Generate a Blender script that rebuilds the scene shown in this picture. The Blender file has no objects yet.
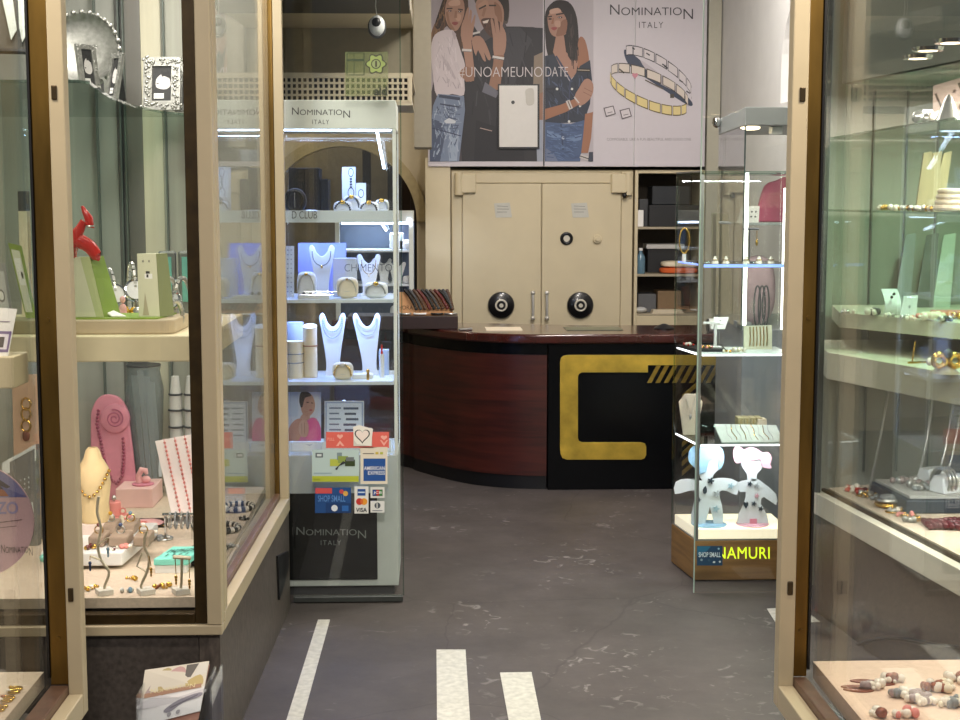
import bpy, bmesh, math, random
from mathutils import Vector, Matrix
random.seed(7)
sc = bpy.context.scene
COL = sc.collection
PI = math.pi
sin, cos = math.sin, math.cos

# ------------------------------------------------------------------ camera
F, EYE = 1420.0, 1.65
PIT = math.atan(160 / F)
YAW = math.atan(49 * cos(PIT) / F)
CAM = Vector((0, 0, EYE))
RIGHT = Vector((cos(YAW), -sin(YAW), 0))
FWD = Vector((cos(PIT) * sin(YAW), cos(PIT) * cos(YAW), -sin(PIT)))
UP = RIGHT.cross(FWD)
cd = bpy.data.cameras.new('camera'); cam = bpy.data.objects.new('camera', cd); COL.objects.link(cam)
cd.sensor_width = 36; cd.lens = 36 * F / 960; cd.clip_end = 60
m3 = Matrix((RIGHT, UP, -FWD)).transposed()
cam.matrix_world = Matrix.Translation(CAM) @ m3.to_4x4()
sc.camera = cam

def ray(px, py): return RIGHT * ((px - 480) / F) + UP * ((360 - py) / F) + FWD
def P(px, py, Y):
    d = ray(px, py); return CAM + d * (Y / d.y)
def PX(px, py, X):
    d = ray(px, py); return CAM + d * (X / d.x)
def PZ(px, py, z):
    d = ray(px, py); return CAM + d * ((z - EYE) / d.z)
def fx(px, Y, z):                      # X of a point at depth Y and height z seen in column px
    k = (px - 480) / F
    # RIGHT.(X,Y,dz) = k * FWD.(X,Y,dz)
    dz = z - EYE
    return (k * (FWD.y * Y + FWD.z * dz) - RIGHT.y * Y) / (RIGHT.x - k * FWD.x)
def fz(py, Y, X):
    k = (360 - py) / F
    return EYE + (k * (FWD.x * X + FWD.y * Y) - UP.x * X - UP.y * Y) / (UP.z - k * FWD.z)

# ------------------------------------------------------------------ materials
def lin(h):
    h = h.lstrip('#'); r = []
    for i in (0, 2, 4):
        c = int(h[i:i + 2], 16) / 255
        r.append(c / 12.92 if c <= .04045 else ((c + .055) / 1.055) ** 2.4)
    return (*r, 1)
_M = {}
def mat(name, col='#808080', rough=.5, metal=0, var=.06, scale=30, emit=0, ecol=None, coat=0, alpha=1, stretch=None):
    if name in _M: return _M[name]
    m = bpy.data.materials.new(name); m.use_nodes = True; _M[name] = m
    nt = m.node_tree; b = nt.nodes['Principled BSDF']
    b.inputs['Roughness'].default_value = rough; b.inputs['Metallic'].default_value = metal
    b.inputs['Coat Weight'].default_value = coat; b.inputs['Alpha'].default_value = alpha
    c = lin(col)
    if var:
        tc = nt.nodes.new('ShaderNodeTexCoord'); n = nt.nodes.new('ShaderNodeTexNoise'); r = nt.nodes.new('ShaderNodeValToRGB')
        n.inputs['Scale'].default_value = scale; n.inputs['Detail'].default_value = 4
        if stretch:
            mp = nt.nodes.new('ShaderNodeMapping'); mp.inputs['Scale'].default_value = stretch
            nt.links.new(tc.outputs['Object'], mp.inputs[0]); nt.links.new(mp.outputs[0], n.inputs['Vector'])
        else: nt.links.new(tc.outputs['Object'], n.inputs['Vector'])
        r.color_ramp.elements[0].position = .3; r.color_ramp.elements[1].position = .7
        r.color_ramp.elements[0].color = (*[max(0, x * (1 - var)) for x in c[:3]], 1)
        r.color_ramp.elements[1].color = (*[min(1, x * (1 + var)) for x in c[:3]], 1)
        nt.links.new(n.outputs['Fac'], r.inputs[0]); nt.links.new(r.outputs[0], b.inputs['Base Color'])
    else: b.inputs['Base Color'].default_value = c
    if emit:
        b.inputs['Emission Color'].default_value = lin(ecol or col); b.inputs['Emission Strength'].default_value = emit
    return m
def hexmat(col, rough=.55):
    return mat('print ' + col, col, rough, var=0)

def glassmat(name, tint='#ffffff', base=.04, rough=0.0, k=.96):
    m = bpy.data.materials.new(name); m.use_nodes = True; _M[name] = m
    nt = m.node_tree; nt.nodes.clear(); N = nt.nodes.new; L = nt.links.new
    out = N('ShaderNodeOutputMaterial'); mix = N('ShaderNodeMixShader'); tr = N('ShaderNodeBsdfTransparent'); gl = N('ShaderNodeBsdfGlossy')
    tr.inputs[0].default_value = lin(tint); gl.inputs['Roughness'].default_value = rough
    geo = N('ShaderNodeNewGeometry'); dot = N('ShaderNodeVectorMath'); dot.operation = 'DOT_PRODUCT'
    L(geo.outputs['Normal'], dot.inputs[0]); L(geo.outputs['Incoming'], dot.inputs[1])
    def mt(op, a, b):
        n = N('ShaderNodeMath'); n.operation = op
        for i, x in enumerate((a, b)):
            if x is None: continue
            if isinstance(x, (int, float)): n.inputs[i].default_value = x
            else: L(x, n.inputs[i])
        return n.outputs[0]
    ab = mt('ABSOLUTE', dot.outputs['Value'], None)
    p5 = mt('POWER', mt('SUBTRACT', 1.0, ab), 5.0)
    fac = mt('ADD', mt('MULTIPLY', p5, k), base)
    L(fac, mix.inputs[0]); L(tr.outputs[0], mix.inputs[1]); L(gl.outputs[0], mix.inputs[2]); L(mix.outputs[0], out.inputs[0])
    return m

def wood(name, c1, c2, rough=.35, scale=(1, 1, 14), coat=.2, axis=None):
    m = bpy.data.materials.new(name); m.use_nodes = True; _M[name] = m
    nt = m.node_tree; N = nt.nodes.new; L = nt.links.new; b = nt.nodes['Principled BSDF']
    tc = N('ShaderNodeTexCoord'); mp = N('ShaderNodeMapping'); mp.inputs['Scale'].default_value = scale
    n = N('ShaderNodeTexNoise'); n.inputs['Scale'].default_value = 2.2; n.inputs['Detail'].default_value = 8; n.inputs['Distortion'].default_value = .4
    r = N('ShaderNodeValToRGB'); e = r.color_ramp.elements
    e[0].position = .34; e[0].color = lin(c1); e[1].position = .66; e[1].color = lin(c2)
    L(tc.outputs['Object'], mp.inputs[0]); L(mp.outputs[0], n.inputs['Vector']); L(n.outputs['Fac'], r.inputs[0]); L(r.outputs[0], b.inputs['Base Color'])
    b.inputs['Roughness'].default_value = rough; b.inputs['Coat Weight'].default_value = coat; b.inputs['Coat Roughness'].default_value = .15
    return m

def floor_mat():
    m = bpy.data.materials.new('dark resin floor'); m.use_nodes = True
    nt = m.node_tree; N = nt.nodes.new; L = nt.links.new; b = nt.nodes['Principled BSDF']
    tc = N('ShaderNodeTexCoord')
    n1 = N('ShaderNodeTexNoise'); n1.inputs['Scale'].default_value = 3.2; n1.inputs['Detail'].default_value = 8; n1.inputs['Roughness'].default_value = .7
    r1 = N('ShaderNodeValToRGB'); r1.color_ramp.elements[0].position = .3; r1.color_ramp.elements[0].color = lin('#3c3633'); r1.color_ramp.elements[1].position = .72; r1.color_ramp.elements[1].color = lin('#544c49')
    # worn scuff patches: thin ridges of a second noise, only inside patches of a third
    n2 = N('ShaderNodeTexNoise'); n2.inputs['Scale'].default_value = 16; n2.inputs['Detail'].default_value = 5; n2.inputs['Distortion'].default_value = 1.2
    r2 = N('ShaderNodeValToRGB'); r2.color_ramp.elements[0].position = .60; r2.color_ramp.elements[0].color = (0, 0, 0, 1); r2.color_ramp.elements[1].position = .70
    n3 = N('ShaderNodeTexNoise'); n3.inputs['Scale'].default_value = 2.6; n3.inputs['Detail'].default_value = 3
    r3 = N('ShaderNodeValToRGB'); r3.color_ramp.elements[0].position = .50; r3.color_ramp.elements[0].color = (0, 0, 0, 1); r3.color_ramp.elements[1].position = .66
    mu = N('ShaderNodeMath'); mu.operation = 'MULTIPLY'; mu2 = N('ShaderNodeMath'); mu2.operation = 'MULTIPLY'; mu2.inputs[1].default_value = .8
    mx = N('ShaderNodeMixRGB'); mx.inputs[2].default_value = lin('#8d8783')
    # hairline cracks
    mp = N('ShaderNodeMapping'); mp.inputs['Scale'].default_value = (.9, .9, .9); mp.inputs['Location'].default_value = (.3, .17, 0)
    nd = N('ShaderNodeTexNoise'); nd.inputs['Scale'].default_value = 5
    ad = N('ShaderNodeMixRGB'); ad.inputs[0].default_value = .06
    v = N('ShaderNodeTexVoronoi'); v.feature = 'DISTANCE_TO_EDGE'; v.inputs['Scale'].default_value = .9
    rc = N('ShaderNodeValToRGB'); rc.color_ramp.elements[0].position = 0; rc.color_ramp.elements[0].color = (.72, .72, .72, 1); rc.color_ramp.elements[1].position = .004
    m2 = N('ShaderNodeMixRGB'); m2.blend_type = 'MULTIPLY'; m2.inputs[0].default_value = 1
    for n in (n1, n2, n3, nd): L(tc.outputs['Object'], n.inputs['Vector'])
    L(tc.outputs['Object'], mp.inputs[0]); L(mp.outputs[0], ad.inputs[1]); L(nd.outputs['Color'], ad.inputs[2]); L(ad.outputs[0], v.inputs['Vector'])
    L(n1.outputs['Fac'], r1.inputs[0]); L(n2.outputs['Fac'], r2.inputs[0]); L(n3.outputs['Fac'], r3.inputs[0])
    L(r2.outputs[0], mu.inputs[0]); L(r3.outputs[0], mu.inputs[1]); L(mu.outputs[0], mu2.inputs[0]); L(mu2.outputs[0], mx.inputs[0]); L(r1.outputs[0], mx.inputs[1])
    L(v.outputs['Distance'], rc.inputs[0]); L(mx.outputs[0], m2.inputs[1]); L(rc.outputs[0], m2.inputs[2]); L(m2.outputs[0], b.inputs['Base Color'])
    b.inputs['Roughness'].default_value = .62
    bp = N('ShaderNodeBump'); bp.inputs['Strength'].default_value = .15; L(n2.outputs['Fac'], bp.inputs['Height']); L(bp.outputs[0], b.inputs['Normal'])
    return m

CREAM = mat('cream paint', '#cdb995', .42, var=.03, scale=12)
CREAM2 = mat('safe enamel', '#cfc2a2', .4, var=.03, scale=6)
BRASS = mat('aged brass', '#765b2a', .36, .8, var=.35, scale=5, stretch=(3, 3, .6))
BEAD = mat('dark bronze bead', '#3a2c14', .4, .5, var=.3, scale=20)
GOLDP = mat('brass plate', '#cfae45', .30, .55, var=.34, scale=7)
GOLD = mat('gold', '#d9ad55', .25, 1, var=.05)
SILV = mat('silver', '#c4c4c0', .3, .9, var=.05)
STEEL = mat('satin steel', '#a9acab', .35, .9, var=.05)
CHROME = mat('chrome', '#dcdcdc', .08, 1, var=0)
BLACK = mat('black', '#0c0c0e', .4, var=0)
LACQ = mat('black lacquer', '#050608', .22, var=.1)
LACQ.node_tree.nodes['Principled BSDF'].inputs['Specular IOR Level'].default_value = .22
WHITE = mat('white', '#e8e8e6', .45, var=.02)
SATIN = mat('white leatherette', '#dfe2e6', .5, var=.03, scale=60)
IVORY = mat('ivory leatherette', '#e3d6bc', .55, var=.04)
PAPER = mat('paper', '#efeeea', .7, var=.02)
LINEN = mat('linen', '#cdbba6', .85, var=.10, scale=90)
LINENP = mat('pinkish linen', '#dcc0ab', .85, var=.06, scale=60)
TAUPE = mat('taupe suede', '#9a8674', .85, var=.08, scale=60)
GRANITE = mat('grey granite', '#544c46', .45, var=.38, scale=70, stretch=(1, 1, .45))
GRANITED = mat('dark granite', '#4a4440', .35, var=.3, scale=60)
PINK = mat('pink velvet', '#d68a9c', .7, var=.05)
PPINK = mat('pale pink', '#edb3b3', .6, var=.03)
CORAL = mat('coral pink', '#e08c84', .6, var=.03)
RED = mat('red glaze', '#c22415', .25, coat=.4, var=.05)
GREEN = mat('lime green', '#7f9a34', .5, var=.04)
TURQ = mat('turquoise card', '#7fd8c8', .6, var=.03)
GREY = mat('grey', '#84888a', .5, var=.04)
DGREY = mat('dark grey', '#3c3d3f', .5, var=.05)
LGREY = mat('light grey paint', '#b9bbb8', .5, var=.03)
BROWN = mat('dark brown leather', '#2d1913', .45, var=.1)
PEARL = mat('pearl', '#efe6d8', .2, coat=.4, var=.03)
ACRYL = mat('frosted acrylic', '#eef4f6', .35, var=.01)
GLASS = glassmat('clear glass', '#fdfefd', .04)
GLASSW = glassmat('window glass', '#fcfdfc', .035, 0.0, .70)
GLASSG = glassmat('greenish glass edge', '#dcebe4', .06, .03)
ACRG = glassmat('clear acrylic', '#f7f9fa', .05, .03)
WALN = wood('walnut veneer', '#2e100b', '#4b1c13', .34, (1.2, 1.2, 13), .25)
MAHO = wood('mahogany top', '#33120d', '#4e1f16', .18, (1, 6, 1), .6)
OAK = wood('brown oak', '#7a5a30', '#98723f', .45, (1.5, 1.5, 16), .1)

# ------------------------------------------------------------------ mesh builder
def M_(px=None): return Matrix.Identity(4)
class G:
    def __init__(s): s.v = []; s.f = []; s.sm = []; s.x = None
    def add(s, v, f, smooth=False, x=None):
        o = len(s.v); x = x or s.x
        s.v += [tuple(x @ Vector(p)) if x else tuple(p) for p in v]
        s.f += [tuple(i + o for i in q) for q in f]; s.sm += [smooth] * len(f); return s
    def hexa(s, a, x=None):             # bottom 4 (ccw from above), top 4
        return s.add(a, [(3, 2, 1, 0), (4, 5, 6, 7), (0, 1, 5, 4), (1, 2, 6, 5), (2, 3, 7, 6), (3, 0, 4, 7)], x=x)
    def box(s, x0, x1, y0, y1, z0, z1, x=None):
        x0, x1 = min(x0, x1), max(x0, x1); y0, y1 = min(y0, y1), max(y0, y1); z0, z1 = min(z0, z1), max(z0, z1)
        return s.hexa([(x0, y0, z0), (x1, y0, z0), (x1, y1, z0), (x0, y1, z0), (x0, y0, z1), (x1, y0, z1), (x1, y1, z1), (x0, y1, z1)], x)
    def prism(s, poly, d, x=None, smooth=False):      # poly: 3D points facing the viewer, pushed by vector d
        n = len(poly); d = Vector(d); a = [Vector(p) for p in poly]; nn = Vector((0, 0, 0))
        for i in range(n): nn += a[i].cross(a[(i + 1) % n])
        if nn.dot(d) > 0: a.reverse()
        return s.add([*a, *[p + d for p in a]], [tuple(range(n)), tuple(range(2 * n - 1, n - 1, -1))] + [(i, i + n, (i + 1) % n + n, (i + 1) % n) for i in range(n)], smooth, x)
    def xz(s, pts, Y, d, x=None): return s.prism([(p[0], Y, p[1]) for p in pts], (0, d, 0), x)
    def xy(s, pts, z, h, smooth=False): return s.prism([(p[0], p[1], z + h) for p in pts], (0, 0, -h), None, smooth)
    def tube(s, path, r, n=8, closed=False, x=None):
        path = [Vector(p) for p in path]; N = len(path); rings = []; prev = None
        R = r if isinstance(r, (list, tuple)) else [r] * N
        for i, p in enumerate(path):
            if closed: t = path[(i + 1) % N] - path[i - 1]
            else: t = path[min(i + 1, N - 1)] - path[max(i - 1, 0)]
            t = t.normalized() if t.length > 1e-9 else Vector((0, 0, 1))
            if prev is None:
                u = t.cross(Vector((0, 0, 1)))
                if u.length < .1: u = t.cross(Vector((0, 1, 0)))
            else: u = prev - t * prev.dot(t)
            u.normalize(); prev = u; w = t.cross(u)
            rings.append([p + (u * cos(2 * PI * k / n) + w * sin(2 * PI * k / n)) * R[i] for k in range(n)])
        v = [q for rg in rings for q in rg]; f = []
        for i in range(N if closed else N - 1):
            j = (i + 1) % N
            for k in range(n): f.append((i * n + k, i * n + (k + 1) % n, j * n + (k + 1) % n, j * n + k))
        if not closed: f += [tuple(range(n - 1, -1, -1)), tuple(range((N - 1) * n, N * n))]
        return s.add(v, f, True, x)
    def cyl(s, a, b, r, r2=None, n=24): return s.tube([a, b], [r, r if r2 is None else r2], n)
    def lathe(s, prof, c=(0, 0, 0), n=24, x=None, caps=True):
        v = []; f = []
        for r, z in prof:
            for k in range(n): v.append((c[0] + max(r, 1e-5) * cos(2 * PI * k / n), c[1] + max(r, 1e-5) * sin(2 * PI * k / n), c[2] + z))
        m = len(prof)
        for i in range(m - 1):
            for k in range(n): f.append((i * n + k, i * n + (k + 1) % n, (i + 1) * n + (k + 1) % n, (i + 1) * n + k))
        if caps: f += [tuple(range(n - 1, -1, -1)), tuple(range((m - 1) * n, m * n))]
        return s.add(v, f, True, x)
    def ell(s, c, rx, ry, rz, n=16, m=10, e=1.0, x=None):
        sg = lambda t: math.copysign(abs(t) ** e, t)
        v = []; f = []
        for i in range(m + 1):
            a = -PI / 2 + PI * i / m; ca, sa = max(cos(a), 1e-4), sin(a)
            for k in range(n):
                b = 2 * PI * k / n
                v.append((c[0] + rx * sg(ca) * sg(cos(b)), c[1] + ry * sg(ca) * sg(sin(b)), c[2] + rz * sg(sa)))
        for i in range(m):
            for k in range(n): f.append((i * n + k, i * n + (k + 1) % n, (i + 1) * n + (k + 1) % n, (i + 1) * n + k))
        return s.add(v, f, True, x)
    def sph(s, c, r, n=10): return s.ell(c, r, r, r, n, max(6, n // 2 + 1))
    def tor(s, c, R, r, ax='y', n=28, m=8, sx=1, sz=1, x=None):
        pts = []
        for k in range(n):
            a = 2 * PI * k / n; p, q = R * cos(a) * sx, R * sin(a) * sz
            pts.append({'y': (c[0] + p, c[1], c[2] + q), 'z': (c[0] + p, c[1] + q, c[2]), 'x': (c[0], c[1] + p, c[2] + q)}[ax])
        return s.tube(pts, r, m, True, x)
    def beads(s, path, r, n=8, every=None):
        path = [Vector(p) for p in path]; step = every or 2.0 * r; acc = 0.0; s.sph(path[0], r, n)
        for a, b in zip(path, path[1:]):
            L = (b - a).length; t = step - acc
            while t <= L: s.sph(a + (b - a) * (t / L), r, n); t += step
            acc = L - (t - step)
        return s
    def bounds(s):
        return [min(p[i] for p in s.v) for i in range(3)], [max(p[i] for p in s.v) for i in range(3)]
    def obj(s, name, m, parent=None, bevel=0, seg=2, origin=None):
        if parent is not None: o0 = org(parent)
        elif origin is not None: o0 = Vector(origin)
        else:
            lo, hi = s.bounds(); o0 = Vector(((lo[0] + hi[0]) / 2, (lo[1] + hi[1]) / 2, lo[2]))
        me = bpy.data.meshes.new(name); me.from_pydata([tuple(Vector(p) - o0) for p in s.v], [], s.f); me.update()
        me.polygons.foreach_set('use_smooth', s.sm)
        if any(s.sm):
            try: me.set_sharp_from_angle(angle=.7)
            except Exception: pass
        me.materials.append(m)
        o = bpy.data.objects.new(name, me); COL.objects.link(o)
        if parent is not None: o.parent = parent
        else: o.location = o0
        if bevel:
            b = o.modifiers.new('bevel', 'BEVEL'); b.width = bevel; b.segments = seg; b.limit_method = 'ANGLE'; b.angle_limit = .7; b.harden_normals = False
        return o
def org(o):
    r = Vector((0, 0, 0))
    while o is not None: r += o.location; o = o.parent
    return r
def tag(o, label, cat, group=None, kind=None):
    if label: o['label'] = label
    if cat: o['category'] = cat
    if group: o['group'] = group
    if kind: o['kind'] = kind
    return o
def thing(name, label, cat, loc, group=None):
    o = bpy.data.objects.new(name, None); COL.objects.link(o); o.location = loc; o.empty_display_size = .05
    return tag(o, label, cat, group)
def struct(name, g, m, bevel=0):
    o = g.obj(name, m, None, bevel); o['kind'] = 'structure'; return o
def one(name, g, m, label, cat, group=None, bevel=0):
    return tag(g.obj(name, m, None, bevel), label, cat, group)
def dup(root, loc, label, group=None):
    r = root.copy(); COL.objects.link(r); r.location = loc; r['label'] = label
    if group: r['group'] = group
    for ch in list(root.children):
        c = ch.copy(); COL.objects.link(c); c.parent = r
        for g in ch.children:
            d = g.copy(); COL.objects.link(d); d.parent = c
    return r

def sm(pts, n=4):
    out = []; N = len(pts)
    for i in range(N):
        p0, p1, p2, p3 = pts[i - 1], pts[i], pts[(i + 1) % N], pts[(i + 2) % N]
        for k in range(n):
            t = k / n
            out.append(tuple(.5 * (2 * b + (c - a) * t + (2 * a - 5 * b + 4 * c - d) * t * t + (3 * b - a - 3 * c + d) * t ** 3) for a, b, c, d in zip(p0, p1, p2, p3)))
    return out
def circ(cx, cy, rx, ry=None, n=20, a0=0):
    ry = rx if ry is None else ry
    return [(cx + rx * cos(a0 + 2 * PI * k / n), cy + ry * sin(a0 + 2 * PI * k / n)) for k in range(n)]
def rect(x0, y0, x1, y1): return [(x0, y0), (x1, y0), (x1, y1), (x0, y1)]
def seg(x0, y0, x1, y1, w):
    L = math.hypot(x1 - x0, y1 - y0) or 1; a, b = -(y1 - y0) / L * w / 2, (x1 - x0) / L * w / 2
    return [(x0 + a, y0 + b), (x1 + a, y1 + b), (x1 - a, y1 - b), (x0 - a, y0 - b)]
def inked(name, polys, to3, nrm, parent=None, step=.0003, base=.0004):
    """flat printed picture: list of (colour, outline) laid over each other on a surface; to3 maps outline units to the surface"""
    nrm = Vector(nrm); o0 = org(parent) if parent is not None else None
    v = []; f = []; mi = []; mats = []; L = 0
    for e in polys:
        col, pts = e[0], e[1]
        if col not in mats: mats.append(col)
        q = [Vector(to3(*p)) + nrm * (base + (L - (random.random() * .9 if len(e) > 2 else 0)) * step) for p in pts]; L += 0 if len(e) > 2 else 1
        nn = Vector((0, 0, 0))
        for i in range(len(q)): nn += q[i].cross(q[(i + 1) % len(q)])
        if nn.dot(nrm) < 0: q.reverse()
        o = len(v); v += q; f.append(tuple(range(o, o + len(q)))); mi.append(mats.index(col))
    if o0 is None: o0 = v[0].copy()
    me = bpy.data.meshes.new(name); me.from_pydata([tuple(p - o0) for p in v], [], f); me.update()
    for c in mats: me.materials.append(hexmat(c) if isinstance(c, str) else c)
    me.polygons.foreach_set('material_index', mi)
    # triangulate concave outlines cleanly
    bm = bmesh.new(); bm.from_mesh(me); bmesh.ops.triangulate(bm, faces=bm.faces[:], ngon_method='EAR_CLIP'); bm.to_mesh(me); bm.free()
    o = bpy.data.objects.new(name, me); COL.objects.link(o)
    if parent is not None: o.parent = parent
    else: o.location = o0
    return o

def inpoly(x, y, pl_):
    c = False
    for (x0, y0), (x1, y1) in zip(pl_, pl_[1:] + pl_[:1]):
        if (y0 > y) != (y1 > y) and x < (x1 - x0) * (y - y0) / (y1 - y0) + x0: c = not c
    return c
def hatch(poly, cols, n, L, ang, w=.8, jit=.25, seed=1):
    """short printed strokes inside an outline: cloth weave, hair and folds of a printed photograph"""
    rr = random.Random(seed); xs = [p[0] for p in poly]; ys = [p[1] for p in poly]; o = [(cols[0], [(0, 0)] * 3)] if False else []
    t = 0
    while len(o) < n and t < n * 30:
        t += 1; x = rr.uniform(min(xs), max(xs)); y = rr.uniform(min(ys), max(ys)); a = ang + rr.uniform(-jit, jit); l = L * rr.uniform(.5, 1.2)
        x1, y1 = x + cos(a) * l, y + sin(a) * l
        if inpoly(x, y, poly) and inpoly(x1, y1, poly): o.append((rr.choice(cols), seg(x, y, x1, y1, w * rr.uniform(.5, 1.3)), 's'))
    return o
_font = None
def glyphs(string, size=1.0, thin=0.0, space=1.0, shear=0):
    cu = bpy.data.curves.new('lettering', 'FONT'); cu.body = string; cu.size = size; cu.offset = thin; cu.space_character = space; cu.shear = shear
    cu.extrude = 0; cu.resolution_u = 4
    ob = bpy.data.objects.new('lettering', cu); COL.objects.link(ob)
    me = bpy.data.meshes.new_from_object(ob)
    v = [tuple(p.co) for p in me.vertices]; f = [tuple(p.vertices) for p in me.polygons]
    bpy.data.objects.remove(ob); bpy.data.curves.remove(cu); bpy.data.meshes.remove(me)
    return v, f
def fit(v, x0, x1, y0=None, y1=None):
    a, b = min(p[0] for p in v), max(p[0] for p in v); c, d = min(p[1] for p in v), max(p[1] for p in v)
    sx = (x1 - x0) / (b - a); sy = sx if y0 is None else (y1 - y0) / (d - c)
    return [(x0 + (p[0] - a) * sx, (0 if y0 is None else y0) + (p[1] - (0 if y0 is None else c)) * sy) for p in v]
def lettering(name, string, x0, y0, x1, y1, to3, nrm, m, parent, thin=0, off=.001, space=1.0, shear=0):
    """text filling the box x0..x1, y0 (top) .. y1 (bottom) in outline units"""
    v, f = glyphs(string, 1, thin, space, shear); v = fit(v, x0, x1, 0, 1)
    return letter_mesh(name, [(x, y1 + (y0 - y1) * y) for x, y in v], f, to3, nrm, m, parent, off)
def letter_mesh(name, v2, f, to3, nrm, m, parent, off=.001):
    nrm = Vector(nrm); q = [Vector(to3(*p)) + nrm * off for p in v2]
    g = G(); fl = []
    for t in f:
        n = (q[t[1]] - q[t[0]]).cross(q[t[2]] - q[t[0]]); fl.append(tuple(reversed(t)) if n.dot(nrm) < 0 else t)
    g.add(q, fl)
    return g.obj(name, m, parent)
def logo(name, x0, y0, x1, y1, to3, nrm, m, parent, italy=True, thin=-.004, off=.001):
    """the tall-ended capital lettering with ITALY beneath, in the box x0..x1, y0..y1 (y down)"""
    W, H = x1 - x0, y1 - y0; V = []; Fc = []
    def put(s, a, b, t, bt, sp=1):
        v, f = glyphs(s, 1, thin, sp); v = fit(v, a, b, 0, 1); o = len(V)
        V.extend([(x, bt + (t - bt) * y) for x, y in v]); Fc.extend([tuple(i + o for i in q) for q in f])
    h = H * (.62 if italy else 1)
    put('N', x0, x0 + W * .115, y0, y0 + h * .70)
    put('OMINATIO', x0 + W * .135, x0 + W * .865, y0 + h * .2, y0 + h * .74)
    put('N', x0 + W * .885, x1, y0 + h * .3, y1 - (H - h))
    if italy: put('ITALY', x0 + W * .35, x0 + W * .64, y0 + H * .74, y1, 1.3)
    return letter_mesh(name, V, Fc, to3, nrm, m, parent, off)
def pl(Y): return lambda px, py: P(px, py, Y)
FRONT = (0, -1, 0)
# ================================================================== SETTING
def flat(name, x0, x1, y0, y1, z0, z1, m): return struct(name, G().box(x0, x1, y0, y1, z0, z1), m)
flat('floor', -4, 4.2, -1.0, 11.2, -.1, 0, floor_mat())
MARBLE = mat('worn white marble inlay', '#c2beb3', .55, var=.16, scale=40)
def stripe(name, c):
    q = [PZ(x, y, 0) for x, y in c]
    near = []
    for a, b in ((q[0], q[3]), (q[1], q[2])):      # run the strip on toward the doorway
        t = (2.2 - a.y) / (b.y - a.y); near.append(a + (b - a) * t)
    g = G().xy([(q[0].x, q[0].y), (q[1].x, q[1].y), (near[1].x, near[1].y), (near[0].x, near[0].y)], 0, .002)
    return struct(name, g, MARBLE)
stripe('trim_1', [(318, 620), (330, 620), (302.5, 720), (286.5, 720)])
stripe('trim_2', [(436.5, 650), (465.5, 650), (470, 720), (437, 720)])
stripe('trim_3', [(500, 673), (531.5, 672.5), (541, 720), (508.5, 720)])
q = [PZ(x, y, 0) for x, y in ((767, 609), (800, 607.5), (820, 622), (776, 623.5))]
struct('trim_4', G().xy([(p.x, p.y) for p in q], 0, .002), MARBLE)

WALLC = mat('warm plaster', '#b9ad93', .7, var=.04, scale=8)
WALLW = mat('white plaster', '#dad8d6', .7, var=.03, scale=8)
CEIL = mat('ceiling plaster', '#c4bda9', .8, var=.03, scale=6)
DARKP = mat('charcoal ceiling panel', '#2c2d2a', .6, var=.1)
flat('ceiling', -4, 4.2, 5.72, 11.2, 3.4, 3.5, CEIL)
# back wall behind the safe, and the further room to the left of it
flat('wall_back', -.05, 2.1, 10.25, 10.4, 0, 3.4, WALLC)
# left far wall with a round arch
YA = 10.0
ax0, ax1, az0 = -1.15, -.10, 1.45
cxa, ra = -.62, .52
arch = [(cxa + ra * cos(a), 1.50 + ra * sin(a)) for a in [PI * k / 20 for k in range(21)]]
outer = [(-.02, 0), (-.02, 3.4), (-2.6, 3.4), (-2.6, 0), (cxa - ra, 0)] + arch[::-1] + [(cxa + ra, 0)]
struct('wall_far', G().xz(outer, YA, .12), WALLC)
ringp = [(cxa + (ra + .07) * cos(PI * k / 24), 1.50 + (ra + .07) * sin(PI * k / 24)) for k in range(25)] + [(cxa + ra * cos(PI * k / 24), 1.50 + ra * sin(PI * k / 24)) for k in range(24, -1, -1)]
struct('trim_5', G().xz(ringp, YA - .03, .04), mat('arch stone', '#a79873', .7, var=.08))
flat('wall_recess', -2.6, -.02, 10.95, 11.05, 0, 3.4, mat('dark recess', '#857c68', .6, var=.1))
flat('wall_recess_door', -.33, -.02, 10.9, 10.94, 0, 2.2, mat('dark timber door', '#2a2019', .5, var=.2))
flat('trim_6', -.50, -.44, 10.5, 10.56, 0, 2.02, mat('dark timber', '#33241a', .5, var=.2))
flat('trim_7', -.20, -.15, 10.45, 10.5, 0, 2.02, mat('dark timber', '#33241a'))
flat('wall_left', -2.6, -2.5, 5.9, 11.0, 0, 3.4, WALLC)
# lowered soffit of the left aisle with its charcoal panel, and the beam beside it
flat('ceiling_soffit', -2.4, -.10, 7.45, 8.35, 2.62, 2.70, CEIL)
flat('ceiling_panel', -2.4, -.105, 5.8, 7.45, 2.60, 2.70, DARKP)
flat('wall_bulkhead', -2.4, -.10, 8.25, 8.35, 2.16, 2.62, mat('bulkhead paint', '#8d8671', .7, var=.04))
flat('trim_8', -.095, .005, 8.2, 8.6, 1.95, 3.4, mat('beam paint', '#8a8371', .6, var=.04))
# pilasters either side of the safe
flat('trim_9', fx(425.5, 9.7, 1.5), fx(450.5, 9.7, 1.5), 9.72, 10.2, 0, 1.935, CREAM2)
flat('trim_10', fx(705.5, 9.7, 1.5), fx(718, 9.7, 1.5), 9.7, 10.2, 0, 3.4, mat('pale column', '#b6b1a0', .5, var=.03))
# right wall of the shop with a shallow arched niche
XR = 1.97
wl = [(6.32, 0), (6.32, 3.4), (10.25, 3.4), (10.25, 0)]
nic = [(8.05, 2.19), (8.05, 2.38)] + [(7.55 + .5 * cos(PI * k / 16), 2.38 + .42 * sin(PI * k / 16)) for k in range(1, 16)] + [(7.05, 2.38), (7.05, 2.19)]
g = G().prism([(XR, y, z) for y, z in wl + [(6.32, 0)]][:4], (.02, 0, 0)) if False else G()
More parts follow.
